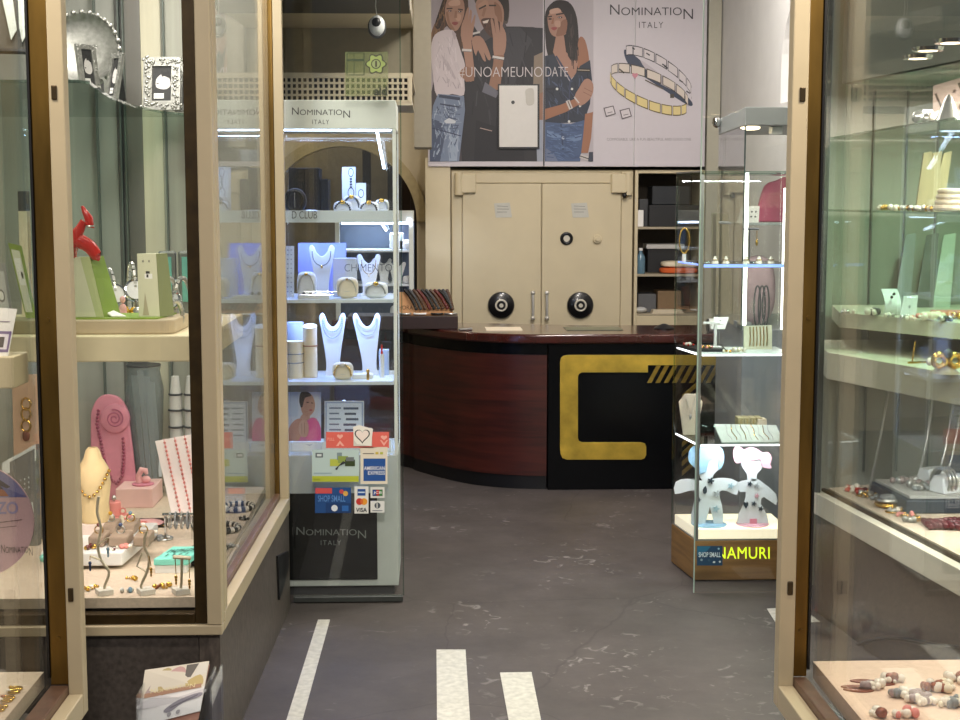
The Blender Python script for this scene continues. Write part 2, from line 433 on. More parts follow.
# wall in four pieces round the niche
for (y0, y1, z0, z1) in ((6.32, 7.05, 0, 3.4), (8.05, 10.25, 0, 3.4), (7.05, 8.05, 0, 2.19)): g.box(XR, XR + .1, y0, y1, z0, z1)
top = [(7.05, 3.4), (7.05, 2.38)] + [(7.55 - .5 * cos(PI * k / 16), 2.38 + .42 * sin(PI * k / 16)) for k in range(1, 16)] + [(8.05, 2.38), (8.05, 3.4)]
g.prism([(XR, y, z) for y, z in top], (.1, 0, 0))
g.box(XR + .1, XR + .16, 6.9, 8.2, 2.0, 3.0)
struct('wall_right', g, WALLW)

# ---------------------------------------------------------------- showcase boxes that flank the entry
TIN = mat('frame timber', '#b7a88b', .42, var=.03, scale=12)
def screw(parent, p): G().cyl(p, Vector(p) + Vector((0, -.004, 0)), .006).obj('screw', BRASS, parent)
def flank(name, label, sgn, xo, ye, drop, sill):
    """sgn -1 left / +1 right; xo: passage side of the frame; ye: far end; open timber frame with a stepped brass bead and a pane"""
    t = thing(name, label, 'display window', (sgn * (xo + .04), ye - .6, 0))
    w1, w2 = drop
    def bx(a, b, y0, y1, z0, z1, nm, m, bv=.003):
        return G().box(sgn * (xo + a), sgn * (xo + b), y0, y1, z0, z1).obj(nm, m, t, bv)
    bx(0, w1, ye - .045, ye, sill - .06, 2.75, 'stile', TIN)
    bx(w1, w1 + w2, ye - .035, ye, sill + .02, 2.75, 'brass_bead', BRASS)
    bx(w1 + w2, w1 + w2 + .006, ye - .04, ye, sill + .04, 2.75, 'gasket', BLACK, 0)
    bx(0, w1, 1.4, ye - .046, sill - .06, sill, 'bottom_rail', TIN)
    bx(w1, w1 + w2, 1.4, ye - .036, sill - .02, sill + .02, 'sill_bead', mat('bronze sill', '#6f5547', .4, .4, var=.15))
    gx = w1 + w2 + .012
    bx(gx, gx + .006, 1.4, ye - .01, sill + .01, 2.75, 'pane', GLASSW, 0)
    bx(gx + .01, gx + .75, ye - .012, ye - .006, sill + .03, 2.75, 'end_pane', GLASSW, 0)
    bx(w1, gx + .8, 1.4, ye, 0.0, sill - .065, 'plinth', GRANITED)
    for z in (1.905, .675):
        pz = G().box(sgn * (xo + w1 * .45), sgn * (xo + w1 * .8), ye - .05, ye - .043, z - .017, z + .017).obj('keeper_plate', mat('oxidised bronze', '#40331f', .4, .6, var=.2), t, .002)
    for z in (1.36, .56): screw(t, (sgn * (xo + w1 + w2 * .5), ye - .035, z))
    return t
aL = PZ(88, 697, .42); aR = PZ(773.5, 691, .42)
YE = 3.52
flank('display_window', 'left entry showcase in a cream and brass frame, its glass edge at the left of the view', -1, -fx(88, YE, .4), YE, (.037, .046), .42)
flank('display_window', 'right entry showcase in a cream and brass frame with pink linen floor', 1, fx(773.5, YE, .4), YE, (.040, .036), .42)
XL_G = fx(88, YE, .4) - .037 - .046 - .02      # inner side of the left pane
XR_G = fx(773.5, YE, .4) + .04 + .036 + .02
one('display_mat', G().box(XL_G, XL_G - .62, 2.0, YE - .02, .43, .47), LINEN, 'cream linen floor of the left entry showcase', 'display mat')
one('display_mat', G().box(XR_G, XR_G + .66, 2.0, YE - .02, .43, .475), LINENP, 'pinkish linen floor of the right entry showcase', 'display mat')

# ---------------------------------------------------------------- left window bay (front pane and side pane)
YB, XC0, XC1, YC = 4.0, fx(222, 4.0, .45), fx(290, 5.66, .4), 5.66
BZ = .404
struct('wall_front_plinth', G().box(-1.75, XC0 - .072, YB + .02, YB + .08, 0, BZ - .003), GRANITED)
struct('wall_side_plinth', G().prism([(XC0 - .01, YB + .02, 0), (XC1 - .005, YC, 0), (XC1 - .005, YC, BZ - .003), (XC0 - .01, YB + .02, BZ - .003)], (-.06, 0, 0)), GRANITE)
t = thing('bay_window_front', 'cream framed front window of the left bay with pink displays behind', 'display window', ((XC0 - .3), YB + .02, BZ))
xr = fx(203, YB, 1.0); xb = fx(190, YB, 1.0)
G().box(-1.75, XC0, YB, YB + .05, BZ, fz(626, YB, -.8)).obj('bottom_rail', TIN, t, .003)
zb = fz(626, YB, -.8); zb2 = fz(615.5, YB, -.8)
G().box(xr, XC0, YB, YB + .05, zb + .001, 2.75).obj('stile', TIN, t, .003)
G().box(xb, xr - .001, YB + .015, YB + .05, zb + .001, 2.75).obj('brass_bead', BEAD, t, .002)
G().box(-1.75, xb - .001, YB + .015, YB + .05, zb + .001, zb2).obj('sill_bead', BEAD, t, .002)
G().box(-1.75, xb, YB + .036, YB + .042, zb2 - .005, 2.75).obj('pane', GLASSW, t)
G().box(fx(77.5, YB, .6), fx(81.5, YB, .6), YB - .004, YB + .002, fz(592, YB, -.9), fz(578, YB, -.9)).obj('keeper_plate', BLACK, t)
# side pane, receding to the shop
t = thing('bay_window_side', 'cream and brass framed side window of the left bay along the entry', 'display window', (XC1 - .01, 4.9, BZ))
def along(k): return XC0 + (XC1 - XC0) * (k - YB) / (YC - YB)
def sl(dx0, dx1, y0, y1, z0, z1, nm, m, bv=.002):
    a = [(along(y0) + dx0, y0), (along(y0) + dx1, y0), (along(y1) + dx1, y1), (along(y1) + dx0, y1)]
    g = G().hexa([(x, y, z0) for x, y in a] + [(x, y, z1) for x, y in a]); return g.obj(nm, m, t, bv)
sl(-.035, 0, YB + .051, YC - .03, BZ, BZ + .055, 'bottom_rail', TIN)
sl(-.058, -.036, YB + .051, YC - .03, BZ + .01, BZ + .075, 'sill_bead', mat('mauve bronze', '#74594c', .4, .3, var=.12))
sl(-.034, 0, YB + .051, YB + .10, BZ + .056, 2.75, 'stile', TIN)
sl(-.036, 0, YC - .029, YC, BZ, 2.75, 'stile', TIN)
sl(-.075, -.037, YC - .027, YC, BZ + .05, 2.75, 'brass_bead', BRASS)
sl(-.095, -.076, YC - .027, YC, BZ + .05, 2.75, 'inner_stile', TIN)
sl(-.052, -.046, YB + .09, YC - .028, BZ + .04, 2.75, 'pane', GLASSW, 0)
for z in (fz(267, YC, XC1), fz(447, YC, XC1)): G().box(XC1 - .068, XC1 - .055, YC - .034, YC - .026, z - .02, z + .02).obj('keeper_plate', BLACK, t)
# black wedge on the side plinth
wq = []
for px, py in ((280, 556), (289, 551), (289, 567), (285.5, 585), (281.5, 600)):
    v = PX(px, py, along(5.5) + .004); wq.append(Vector((along(v.y) + .002, min(v.y, YC - .01), v.z)))
one('door_wedge', G().prism(wq, (-.012, 0, 0)), BLACK, 'black wedge fixed to the grey granite below the side window', 'bracket', bevel=.001)
# bay interior
ZF = .50
struct('floor_bay', G().prism([(-1.75, YB + .06, ZF - .03), (along(YB + .1) - .06, YB + .06, ZF - .03), (along(YC) - .1, YC, ZF - .03), (-1.75, YC + .08, ZF - .03)], (0, 0, .03)), LINEN)
WB = YC + .06
def panel(n, p0, p1, m): struct(n, G().box(fx(p0, WB, 1.4), fx(p1, WB, 1.4), WB, WB + .04, 0, 2.75), m)
SAGE = mat('sage glass panel', '#a5a69f', .25, var=.08, scale=3, stretch=(6, 1, .3))
panel('wall_bay_1', -60, 121, SAGE)
panel('wall_bay_2', 121.3, 146, mat('slate panel', '#6d6c68', .35, var=.15, scale=3, stretch=(5, 1, .3)))
panel('wall_bay_3', 146.3, 166, mat('ivory drape', '#cbc6b0', .7, var=.06, scale=4, stretch=(9, 1, .2)))
panel('wall_bay_4', 166.3, 268, mat('grey green drape', '#a2a296', .6, var=.1, scale=4, stretch=(9, 1, .2)))
flat('wall_bay_side', -1.82, -1.76, YB - .3, WB + .04, 0, 2.75, SAGE)
flat('ceiling_bay', -1.8, XC1, YB + .05, WB, 2.72, 2.78, CEIL)
for k, px in enumerate((100, 123.5, 128, 168)):
    struct('trim_%d' % (11 + k), G().box(fx(px, WB - .03, 1.4), fx(px + 1.2, WB - .03, 1.4), WB - .03, WB - .002, .5, 2.72), mat('panel joint', '#5d6660', .4, var=0))
# shelf with a thick cream fascia
SY = YB + .14
SZ = fz(336, SY, -.95); SZ0 = fz(362, SY, -.95)
one('display_shelf', G().box(-1.74, fx(207, SY, 1.2), SY, SY + .8, SZ0, SZ), mat('cream shelf paint', '#ded0ac', .5, var=.03), 'thick cream shelf across the left bay carrying watches and green boxes', 'shelf', bevel=.004)
# curved glass shelf above eye level
GZ = EYE + .325
cur = [(fx(a, b, GZ), b) for a, b in ((78, 4.07), (90, 4.12), (102, 4.45), (112, 4.72), (135, 5.15), (160, 5.45), (185, 5.62), (196, 5.68))]
out = sm([(-2.2, 4.1)] + cur, 1)
g = G().xy([(-1.72, 4.07)] + cur + [(cur[-1][0], WB - .005), (-1.72, WB - .005)], GZ, .009)
one('glass_shelf', g, GLASSG, 'curved glass shelf high in the left bay carrying silver photo frames', 'shelf')

# ---------------------------------------------------------------- right window bay beyond the right showcase
R0, R1 = Vector((1.523, 5.56, 0)), Vector((1.755, 3.56, 0))
def rl(k): return R0 + (R1 - R0) * k
nr = Vector((2.0, .232, 0)).normalized()        # into the bay
t = thing('bay_window_right', 'white railed window of the right bay seen through the right showcase glass', 'display window', (1.66, 4.5, BZ))
def rs(k0, k1, d0, d1, z0, z1, nm, m, bv=.002, par=t):
    a = [rl(k0) + nr * d0, rl(k1) + nr * d0, rl(k1) + nr * d1, rl(k0) + nr * d1]
    g = G().hexa([(p.x, p.y, z0) for p in a] + [(p.x, p.y, z1) for p in a])
    return g.obj(nm, m, par, bv) if par is not None else g
PALE = mat('pale rail paint', '#d6d0bd', .4, var=.03)
rs(0, 1, 0, .040, BZ, BZ + .085, 'bottom_rail', PALE)
rs(0, 1, .041, .058, BZ + .02, BZ + .095, 'sill_bead', BEAD)
rs(0, .022, 0, .02, BZ + .086, 2.55, 'stile', mat('grey stile', '#4b4e49', .4, var=.1))
rs(.022, 1, .046, .052, BZ + .08, 2.55, 'pane', GLASSW, 0)
struct('wall_right_plinth', rs(0, 1, .02, .10, 0, BZ - .003, '', None, par=None), GRANITED)
struct('floor_right_bay', G().prism([(1.59, 5.56, .47), (2.6, 5.9, .47), (2.6, 3.56, .47), (1.822, 3.56, .47)], (0, 0, .03)), LINEN)
flat('wall_right_bay_back', 1.55, 2.6, 5.92, 5.98, 0, 3.0, mat('sage back panel', '#a3a59a', .4, var=.08, scale=3, stretch=(5, 1, .3)))
flat('wall_right_bay_side', 2.6, 2.66, 3.5, 5.98, 0, 3.0, mat('sage back panel', '#a3a59a'))
for k, (px, Y) in enumerate(((903, 5.9), (934, 5.9), (870, 5.9))):
    struct('trim_%d' % (20 + k), G().box(fx(px, Y, 1.4), fx(px + 1.3, Y, 1.4), 5.9, 5.918, .5, 2.1), mat('panel joint', '#5d6660'))
RZC = 2.10
struct('ceiling_right_bay', G().prism([(1.60, 5.56, RZC), (2.6, 5.9, RZC), (2.6, 3.56, RZC), (1.83, 3.56, RZC)], (0, 0, .05)), mat('bay soffit', '#8b8e84', .6, var=.03))
struct('wall_right_fascia', rs(0, 1, .08, .11, RZC, 2.9, '', None, par=None), mat('grey fascia', '#7b8079', .5, var=.04))
LAMP = mat('lamp disc', '#fff1d8', .4, var=0, emit=10, ecol='#ffe7c0')
for k, (px, py) in enumerate(((918, 55), (928, 47), (951, 39))):
    p = PZ(px, py, RZC)
    tt = thing('spot_lamp', 'warm recessed spot lamp in the right bay soffit, ' + ('farthest of the three', 'middle of the three', 'nearest of the three')[k], 'ceiling lamp', (p.x, p.y, RZC), 'spot lamps in the right bay')
    G().lathe([(.030, -.012), (.045, -.012), (.048, -.001), (.03, -.001), (.030, -.012)], (p.x, p.y, RZC), 24, caps=False).obj('trim_ring', CHROME, tt)
    G().cyl((p.x, p.y, RZC - .008), (p.x, p.y, RZC - .002), .028).obj('diffuser', LAMP, tt)
# right bay shelves
def rshelf(label, xl, yl, Yl, xr_, yr, th, setb, m=None):
    zt = fz(yl, Yl, fx(xl, Yl, 1.2)); Yr = (EYE - zt) * F / (yr - 200) * 1.0
    a = Vector((fx(xl, Yl, zt), Yl)); b = Vector((fx(xr_, Yr, zt), Yr)); b2 = a + (b - a) * 1.6
    g = G().prism([(a.x, a.y, zt), (b2.x, b2.y, zt), (2.58, b2.y, zt), (2.58, 5.88, zt), (a.x + .08, 5.88, zt)], (0, 0, -th))
    return zt, g
z1, g = rshelf('', 839, 312, 5.5, 960, 324, .06, 0); RS1 = z1
SHP = mat('pale shelf paint', '#cbc9b4', .45, var=.04)
one('display_shelf', g, SHP, 'upper pale shelf of the right bay carrying small white busts', 'shelf', bevel=.003)
z2, g = rshelf('', 827.5, 352, 5.4, 960, 377, .105, 0); RS2 = z2
one('display_shelf', g, SHP, 'lower thick pale shelf of the right bay with gold shell earrings', 'shelf', bevel=.003)
for lab, za, pa, Ya, pb, Yb in (('glass shelf high in the right bay below the spot lamps', 1.905, 905, 4.85, 975, 4.25), ('glass shelf at eye height in the right bay carrying wooden planks', 1.612, 858, 5.35, 975, 4.3)):
    a = (fx(pa, Ya, za), Ya); b = (fx(pb, Yb, za), Yb)
    one('glass_shelf', G().xy([a, b, (2.55, Yb), (2.55, 5.88), (a[0] + .02, 5.88)], za - .008, .008), GLASSG, lab, 'shelf')
# floor cable seen beside the right plinth
def onplinth(px, py):
    d = ray(px, py); q0 = R0 + nr * .010; n2 = Vector((nr.x, nr.y, 0)); return CAM + d * ((q0 - Vector((0, 0, 0))).dot(n2) - CAM.dot(n2)) * (1 / d.dot(n2))
pts = [onplinth(x, y) for x, y in ((848, 668), (846, 660), (850, 650), (862, 643), (885, 638), (910, 640), (935, 645), (965, 652))]
one('power_cable', G().tube(sm([tuple(p) for p in pts], 3)[:-3], .008, 6), mat('black cable', '#16181a', .5, var=0), 'dark cable curving over the dark plinth beyond the right showcase', 'cable')
# ================================================================== SHOP FIXTURES
# ---------------------------------------------------------------- tall lit jewellery cabinet at the left
CY = 5.83
cl, cr = fx(250, CY, 1.2), fx(397, CY, 1.2)
CT, CB = fz(100, CY, -.3), .02
CAB = mat('cabinet white', '#dfe4dd', .4, var=.02)
CD = .42
t = thing('display_cabinet', 'tall white lit jewellery cabinet with a black panel at its foot, left of the counter', 'cabinet', ((cl + cr) / 2, CY + .2, 0))
zA = fz(129, CY, -.3); zB = fz(455, CY, -.3)
G().box(cl, cr, CY, CY + CD, zA, CT).obj('header', CAB, t, .004)
lg = logo('header_lettering', 292, 107.5, 350, 124, pl(CY), FRONT, DGREY, t)
G().box(cl, cr, CY, CY + CD, CB + .02, zB).obj('base', mat('cabinet base white', '#bcc2bd', .4, var=.02), t, .004)
G().box(cl + .02, cr - .02, CY + .02, CY + CD - .01, 0, CB + .02).obj('kick', DGREY, t)
x0 = fx(268, CY, .4); x1 = fx(377, CY, .4)
bp = G().box(x0, x1, CY - .006, CY, fz(579, CY, -.3), fz(493, CY, -.3)).obj('black_panel', mat('black panel', '#0b0d0c', .35, var=.1), t)
logo('panel_lettering', 296.5, 527, 366, 545, pl(CY - .006), FRONT, mat('grey lettering', '#7c827e', .4, var=0), bp)
for x, nm in ((cl, 'post'), (cr - .014, 'post')):
    for yy in (CY, CY + CD - .014): G().box(x, x + .014, yy, yy + .014, zB, zA).obj(nm, CAB, t, .002)
G().box(cl + .015, cr - .015, CY + .003, CY + .009, zB, zA).obj('front_pane', GLASS, t)
G().box(cr - .009, cr - .003, CY + .015, CY + CD - .015, zB, zA).obj('side_pane', GLASS, t)
G().box(cl + .015, cr - .015, CY + CD - .010, CY + CD - .004, zB, zA).obj('back_pane', GLASS, t)
LEDM = mat('cool led', '#dfeaff', .4, var=0, emit=9, ecol='#cfe0ff')
G().box(cl + .02, cr - .02, CY + .02, CY + .03, zA - .007, zA - .001).obj('light_strip', LEDM, t)
SHZ = []
SHW = mat('milky shelf', '#dbe5ef', .3, var=.01)
for k, py in enumerate((213.5, 299, 381)):
    z = fz(py, CY + .03, -.3); SHZ.append(z)
    s_ = G().box(cl + .016, cr - .016, CY + .02, CY + CD - .02, z - .016, z).obj('shelf', SHW, t, .002)
    G().box(cl + .03, cr - .03, CY + CD - .05, CY + CD - .035, z - .024, z - .017).obj('light_strip', LEDM, s_)
    if k == 0: G().box(cl + .016, cr - .016, CY + .012, CY + .0185, fz(222.5, CY, -.3), fz(210.5, CY, -.3)).obj('shelf_rail', SHW, s_)
    if k == 0: lettering('shelf_lettering', 'D CLUB', 292, 211.2, 317, 218.5, pl(CY + .001), FRONT, DGREY, s_, -.01)
zf = zB + .001
c2 = lettering('pane_lettering', 'CHIMENTO', 344.5, 264, 392, 271.5, pl(CY + .002), FRONT, mat('slate lettering', '#49505c', .4, var=0), t, -.01)
def slant(px0, py0, px1, py1):
    a, b = P(px0, py0, CY + .05), P(px1, py1, CY + .25)
    G().tube([a, b], .006, 6).obj('light_strip', LEDM, t)
slant(377, 131, 384, 168); slant(379, 219, 386, 230)
# cabinet of the further room with its own lit shelves
BY = 9.15
b0, b1 = fx(335, BY, 1.4), fx(413.5, BY, 1.4)
t = thing('display_cabinet', 'smaller white lit cabinet far behind, between the tall cabinet and the cream pilaster', 'cabinet', ((b0 + b1) / 2, BY + .2, 0))
zt = fz(211, BY, -.2)
G().box(b0, b1, BY, BY + .4, zt - .07, zt).obj('header', CAB, t, .003)
for x in (b0, b1 - .03): G().box(x, x + .03, BY, BY + .03, 0, zt - .07).obj('post', CAB, t, .003)
BSZ = []
for py in (250, 284, 322):
    z = fz(py, BY, -.2); BSZ.append(z); G().box(b0 + .031, b1 - .031, BY + .01, BY + .38, z - .015, z).obj('shelf', SHW, t, .002)
G().box(b0, b1, BY + .39, BY + .41, 0, zt - .07).obj('back', mat('slate back', '#4d5a70', .4, var=.05), t)
G().box(b0 + .04, b1 - .04, BY + .03, BY + .05, zt - .085, zt - .071).obj('light_strip', LEDM, t)
G().tube([P(408.5, 219, BY - .002), P(411, 225, BY - .002)], .012, 6).obj('light_strip', LEDM, t)

# ---------------------------------------------------------------- frameless glass leaves of the shop entrance
GY = 5.72
t = thing('glass_door', 'left frameless glass door leaf carrying the payment stickers', 'door', ((XC1 + fx(402, GY, .4)) / 2, GY, 0))
g1 = fx(402.5, GY, .3)
G().box(XC1 + .003, g1, GY, GY + .010, .03, 2.75).obj('pane', GLASS, t)
G().box(g1 - .0, g1 + .005, GY, GY + .010, .03, 2.75).obj('polished_edge', GLASSG, t)
G().box(XC1 + .003, g1, GY - .006, GY + .016, .004, .029).obj('bottom_rail', mat('dark rail', '#4a4d4b', .35, .5, var=.1), t, .003)
G().box(XC1 - .0, g1 + .02, GY - .02, GY + .03, 2.75, 2.83).obj('head_track', mat('dark rail', ''), t, .003)
t = thing('glass_door', 'right frameless glass door leaf with a blue sticker near the floor', 'door', (1.3, 5.8, 0))
gx0 = fx(695.5, 5.8, .3)
G().box(gx0, 1.50, 5.80, 5.81, .006, 2.75).obj('pane', GLASS, t)
G().box(gx0 - .004, gx0, 5.80, 5.81, .006, 2.75).obj('polished_edge', mat('frosted edge', '#9fb3a8', .3, var=.02), t)
G().box(gx0, 1.50, 5.785, 5.825, 2.75, 2.83).obj('head_track', mat('dark rail', ''), t, .003)

# stickers on the left leaf: each a thin printed card
def sticker(name, label, cat, box, base, polys=(), texts=(), Y=GY, m=None):
    x0, y0, x1, y1 = box
    p = [P(x0, y0, Y - .001), P(x1, y0, Y - .001), P(x1, y1, Y - .001), P(x0, y1, Y - .001)]
    c = (p[0] + p[2]) / 2
    t = thing(name, label, cat, (c.x, Y - .001, p[2].z))
    G().prism(p, (0, .0012, 0)).obj('backing', m or hexmat(base), t)
    if polys: inked('print', polys, pl(Y - .001), FRONT, t)
    for k, (s, a, b, c_, d, col, th) in enumerate(texts):
        lettering('lettering', s, a, b, c_, d, pl(Y - .001), FRONT, hexmat(col), t, th, .0016 + .0003 * len(polys))
    return t
def heart(cx, cy, w, h, n=24):
    pts = []
    for k in range(n):
        a = 2 * PI * k / n; x = 16 * sin(a) ** 3; y = -(13 * cos(a) - 5 * cos(2 * a) - 2 * cos(3 * a) - cos(4 * a))
        pts.append((cx + x / 32 * w, cy + y / 29 * h))
    return pts
sticker('door_sticker', 'coral red banner sticker with heart signs on the left glass door', 'sticker', (326, 432, 389, 448), '#e0665a',
        [('#f2b0a0', heart(340, 436.5, 6, 5)), ('#f2b0a0', [(336, 446), (340, 440.5), (344.5, 446), (342, 446), (340, 443.5), (338.5, 446)]),
         ('#f2b0a0', heart(384, 437.5, 6.5, 5)), ('#f2b0a0', [(380, 440), (384, 446), (388, 440), (386.5, 440), (384, 443), (381.5, 440)])],
        [('PULL', 327.5, 437.5, 334.5, 440.5, '#f2b0a0', 0)])
sticker('door_sticker', 'cream heart badge sticker above the coral banner', 'sticker', (353.5, 428, 372, 446), '#d8d2c8',
        [('#efe9df', [(353, 427), (359, 425), (373, 429), (371, 446), (357, 444), (354, 440)]), ('#3f3a3a', heart(362.3, 435.5, 15.5, 14.5)), ('#f4e3da', heart(362.3, 435.2, 13, 12))], Y=GY - .004)
sticker('door_sticker', 'pale card sticker with green landscape and lime bottom stripe', 'sticker', (312, 449.5, 359, 482), '#bcd0cd',
        [('#b4bd36', rect(312.2, 476, 358.8, 481.8)), ('#5f6a6e', rect(315.5, 452.8, 323, 457.5)), ('#d6dedd', rect(317, 454, 321.5, 456.3)), ('#b9c14a', rect(330, 459, 340, 466)), ('#7c8f96', rect(337, 452.5, 342, 460)),
         ('#8fa14c', rect(338, 456, 348, 463)), ('#33421f', rect(345, 459.5, 355, 466)), ('#2d3138', [(335, 469), (343, 461), (347, 462.5), (339, 466), (337, 470)]), ('#6c7276', rect(346, 457, 354, 461)), ('#6a8aa0', seg(314, 473, 332, 473, .5)), ('#98a22c', rect(314, 478.6, 320, 479.6))])
sticker('door_sticker', 'white card sticker with a blue square payment sign', 'sticker', (360.5, 447, 387.5, 484), '#e3d9c6',
        [('#1d4f96', rect(363.5, 458.5, 385.5, 481)), ('#c9b23f', rect(375.5, 452, 378.5, 454.3)), ('#b7bd4a', rect(380, 452, 383, 454.3)), ('#6a6258', seg(363, 453.5, 374, 453.5, .7))],
        [('AMERICAN', 364, 466.2, 385, 470, '#e9edf3', .01), ('EXPRESS', 368, 471, 385, 474.6, '#e9edf3', .01)])
sticker('door_sticker', 'blue shopping sticker with red tab on the left glass door', 'sticker', (315, 487.5, 351, 513), '#1a4a86',
        [('#d2504f', rect(315.3, 488, 332, 493.5)), ('#d8a94f', circ(345.5, 493.5, 2.6)), ('#c9474a', circ(341.5, 491.5, 2.2)), ('#e4e9ee', circ(334.5, 508, 3.6)), ('#2d5f9c', circ(334.5, 508, 1.4)), ('#123a70', rect(326, 503, 350.7, 512.7)), ('#e4e9ee', circ(334.5, 508, 3.2)), ('#2a66b0', rect(342, 505.5, 348.5, 511))],
        [('SHOP SMALL', 318, 495.2, 345.5, 501.5, '#5f8fce', .01)])
sticker('door_sticker', 'tall white payment card sticker with orange and red discs', 'sticker', (354.5, 486.5, 368.5, 513.5), '#e6e4de',
        [('#1d4f96', rect(357.5, 489, 365.5, 495.6)), ('#cfdcee', rect(358, 491.6, 365, 492.9)), ('#c8322b', circ(359.5, 501.5, 3.4)), ('#e59a2c', circ(364, 501.5, 3.4)), ('#d9682a', circ(361.8, 501.5, 1.5, 2.7))],
        [('VISA', 356, 507.6, 367, 511.8, '#22232c', .015)])
sticker('door_sticker', 'small white payment sticker with three coloured tabs', 'sticker', (370.5, 487, 384.5, 498), '#dedcd6',
        [('#2b2b30', rect(372.5, 489.5, 382.6, 496)), ('#2a4f9a', rect(373, 490, 376, 495.5)), ('#c63b35', rect(376.3, 490, 379.2, 495.5)), ('#3f8a44', rect(379.5, 490, 382.3, 495.5))],
        [('JCB', 373.4, 491.2, 381.8, 494.2, '#f0f0f0', .01)])
sticker('door_sticker', 'small white payment sticker with a grey disc emblem', 'sticker', (370.5, 501, 384.5, 512.5), '#e2e1dd',
        [('#50565e', circ(377.5, 505.5, 3)), ('#e2e1dd', rect(376.6, 503.2, 377.6, 508)), ('#8b8f94', seg(372.5, 510.5, 382.5, 510.5, .9))])
GTINT = mat('green film', '#7d8852', .3, var=.05, alpha=.32)
tt = sticker('door_sticker', 'translucent green film sticker with a flower ring high on the left glass door', 'sticker', (345, 52, 388, 96), '#000000',
             [('#39462c', seg(347, 53, 347, 75, .8)), ('#39462c', seg(354, 53, 354, 75, .6)), ('#39462c', seg(364, 53, 364, 75, .8)), ('#39462c', seg(347, 53, 364, 53, .6)), ('#39462c', seg(347, 75, 364, 75, .8)), ('#2f3f24', seg(347, 60, 364, 60, 2.0))]
             + [('#2f2f22', [(376 + (9.4 + 1.4 * cos(6 * a)) * cos(a), 64 + (9.6 + 1.4 * cos(6 * a)) * sin(a)) for a in [2 * PI * k / 60 for k in range(60)]]),
                ('#93a35c', [(376 + (8.2 + 1.3 * cos(6 * a)) * cos(a), 64 + (8.4 + 1.3 * cos(6 * a)) * sin(a)) for a in [2 * PI * k / 60 for k in range(60)]]),
                ('#3d3a2a', circ(376, 64, 5)), ('#8d9a66', circ(376, 64, 4)), ('#3d3a2a', rect(375.2, 61, 377, 67))],
             [('ald', 374, 86.5, 387, 95.5, '#2b3022', .02)], m=GTINT)
tt = sticker('door_sticker', 'dark blue shopping sticker on the right glass door beside the lit letters', 'sticker', (697, 546, 722.5, 565.5), '#143a57',
             [('#1f5f7f', [(697.2, 546.2), (711, 546.2), (706, 552), (697.2, 556)]), ('#8fb0bd', circ(718.6, 548.7, 1)), ('#7e95a0', circ(701.5, 559.8, 1.2)), ('#2d4f63', circ(709, 560.2, 1.2)), ('#c6d0d3', circ(714, 562, 1.3, 1)), ('#c6d0d3', circ(719.7, 561.6, 1))],
             [('SHOP SMALL', 698.5, 552, 720.5, 557, '#d3e4ea', .012)], Y=5.8)

# ---------------------------------------------------------------- air grille and pendant sensor
t = thing('air_grille', 'cream ventilation grille with square holes above the tall cabinet', 'grille', (-.6, 7.0, fz(101, 7, -.4)))
gz0, gz1 = fz(101, 7.0, -.4), fz(77, 7.0, -.4)
ga, gb = -1.75, fx(408.5, 7.0, 2.2)
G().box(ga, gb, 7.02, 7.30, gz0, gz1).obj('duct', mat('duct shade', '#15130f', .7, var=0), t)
GRC = mat('grille paint', '#b5aa90', .5, var=.03)
gg = G(); n = int((gb - ga) / .0256); st = (gb - ga) / n
for k in range(n + 1): gg.box(ga + k * st - .005, ga + k * st + .005, 7.0, 7.012, gz0, gz1)
for k in range(5):
    z = gz0 + (gz1 - gz0) * k / 4; gg.box(ga, gb, 6.998, 7.014, z - .005, z + .005)
gg.box(gb - .004, gb + .018, 6.998, 7.02, gz0 - .005, gz1 + .005)
gg.obj('grid', GRC, t)
G().box(ga, gb + .02, 7.0, 8.25, gz1 + .005, gz1 + .02).obj('top_board', GRC, t)
G().box(ga, gb + .02, 7.0, 7.6, gz0 - .02, gz0 - .005).obj('bottom_board', GRC, t)
c = P(377, 26, 6.6)
t = thing('pendant_sensor', 'silver oval sensor hanging on a cord from the dark ceiling panel', 'sensor', tuple(c))
G().ell((c.x, c.y, c.z), .038, .03, .048, 20, 12).obj('shell', mat('silver plastic', '#dcdedd', .35, var=.02), t)
G().ell((c.x - .002, c.y - .018, c.z + .012), .022, .018, .024, 16, 10).obj('lens', BLACK, t)
G().tor((c.x, c.y - .004, c.z - .006), .036, .006, 'y', sz=1.25).obj('rim', DGREY, t)
G().tube([(c.x, c.y, c.z + .045), (c.x - .006, c.y, c.z + .09), (c.x, c.y, 2.60)], .0025, 6).obj('cord', WHITE, t)

# ---------------------------------------------------------------- vault safe
VY = 9.75
def VZ(py): return fz(py, VY, .8)
def VX(px, z=1.4): return fx(px, VY, z)
t = thing('vault_safe', 'large cream two-door vault safe behind the counter', 'safe', (VX(541), VY + .2, 0))
vx0, vx1 = VX(451), VX(633); zt = VZ(170)
G().box(vx0, vx1, VY + .02, 10.2, 0, zt).obj('body', CREAM2, t, .006)
zd = VZ(183)
for a, b, nm in ((vx0 + .004, VX(462), 'jamb'), (VX(621), vx1 - .004, 'jamb')): G().box(a, b, VY - .004, VY + .02, .1, zt - .01).obj(nm, CREAM2, t, .004)
G().box(VX(462) + .002, VX(621) - .002, VY - .002, VY + .02, zd, zt - .02).obj('lintel', CREAM2, t, .004)
xm = VX(541.3)
dL = G().box(VX(462.5), xm - .003, VY - .015, VY + .02, .12, zd - .004).obj('door', CREAM2, t, .005)
dR = G().box(xm + .003, VX(620.5), VY - .015, VY + .02, .12, zd - .004).obj('door', CREAM2, t, .005)
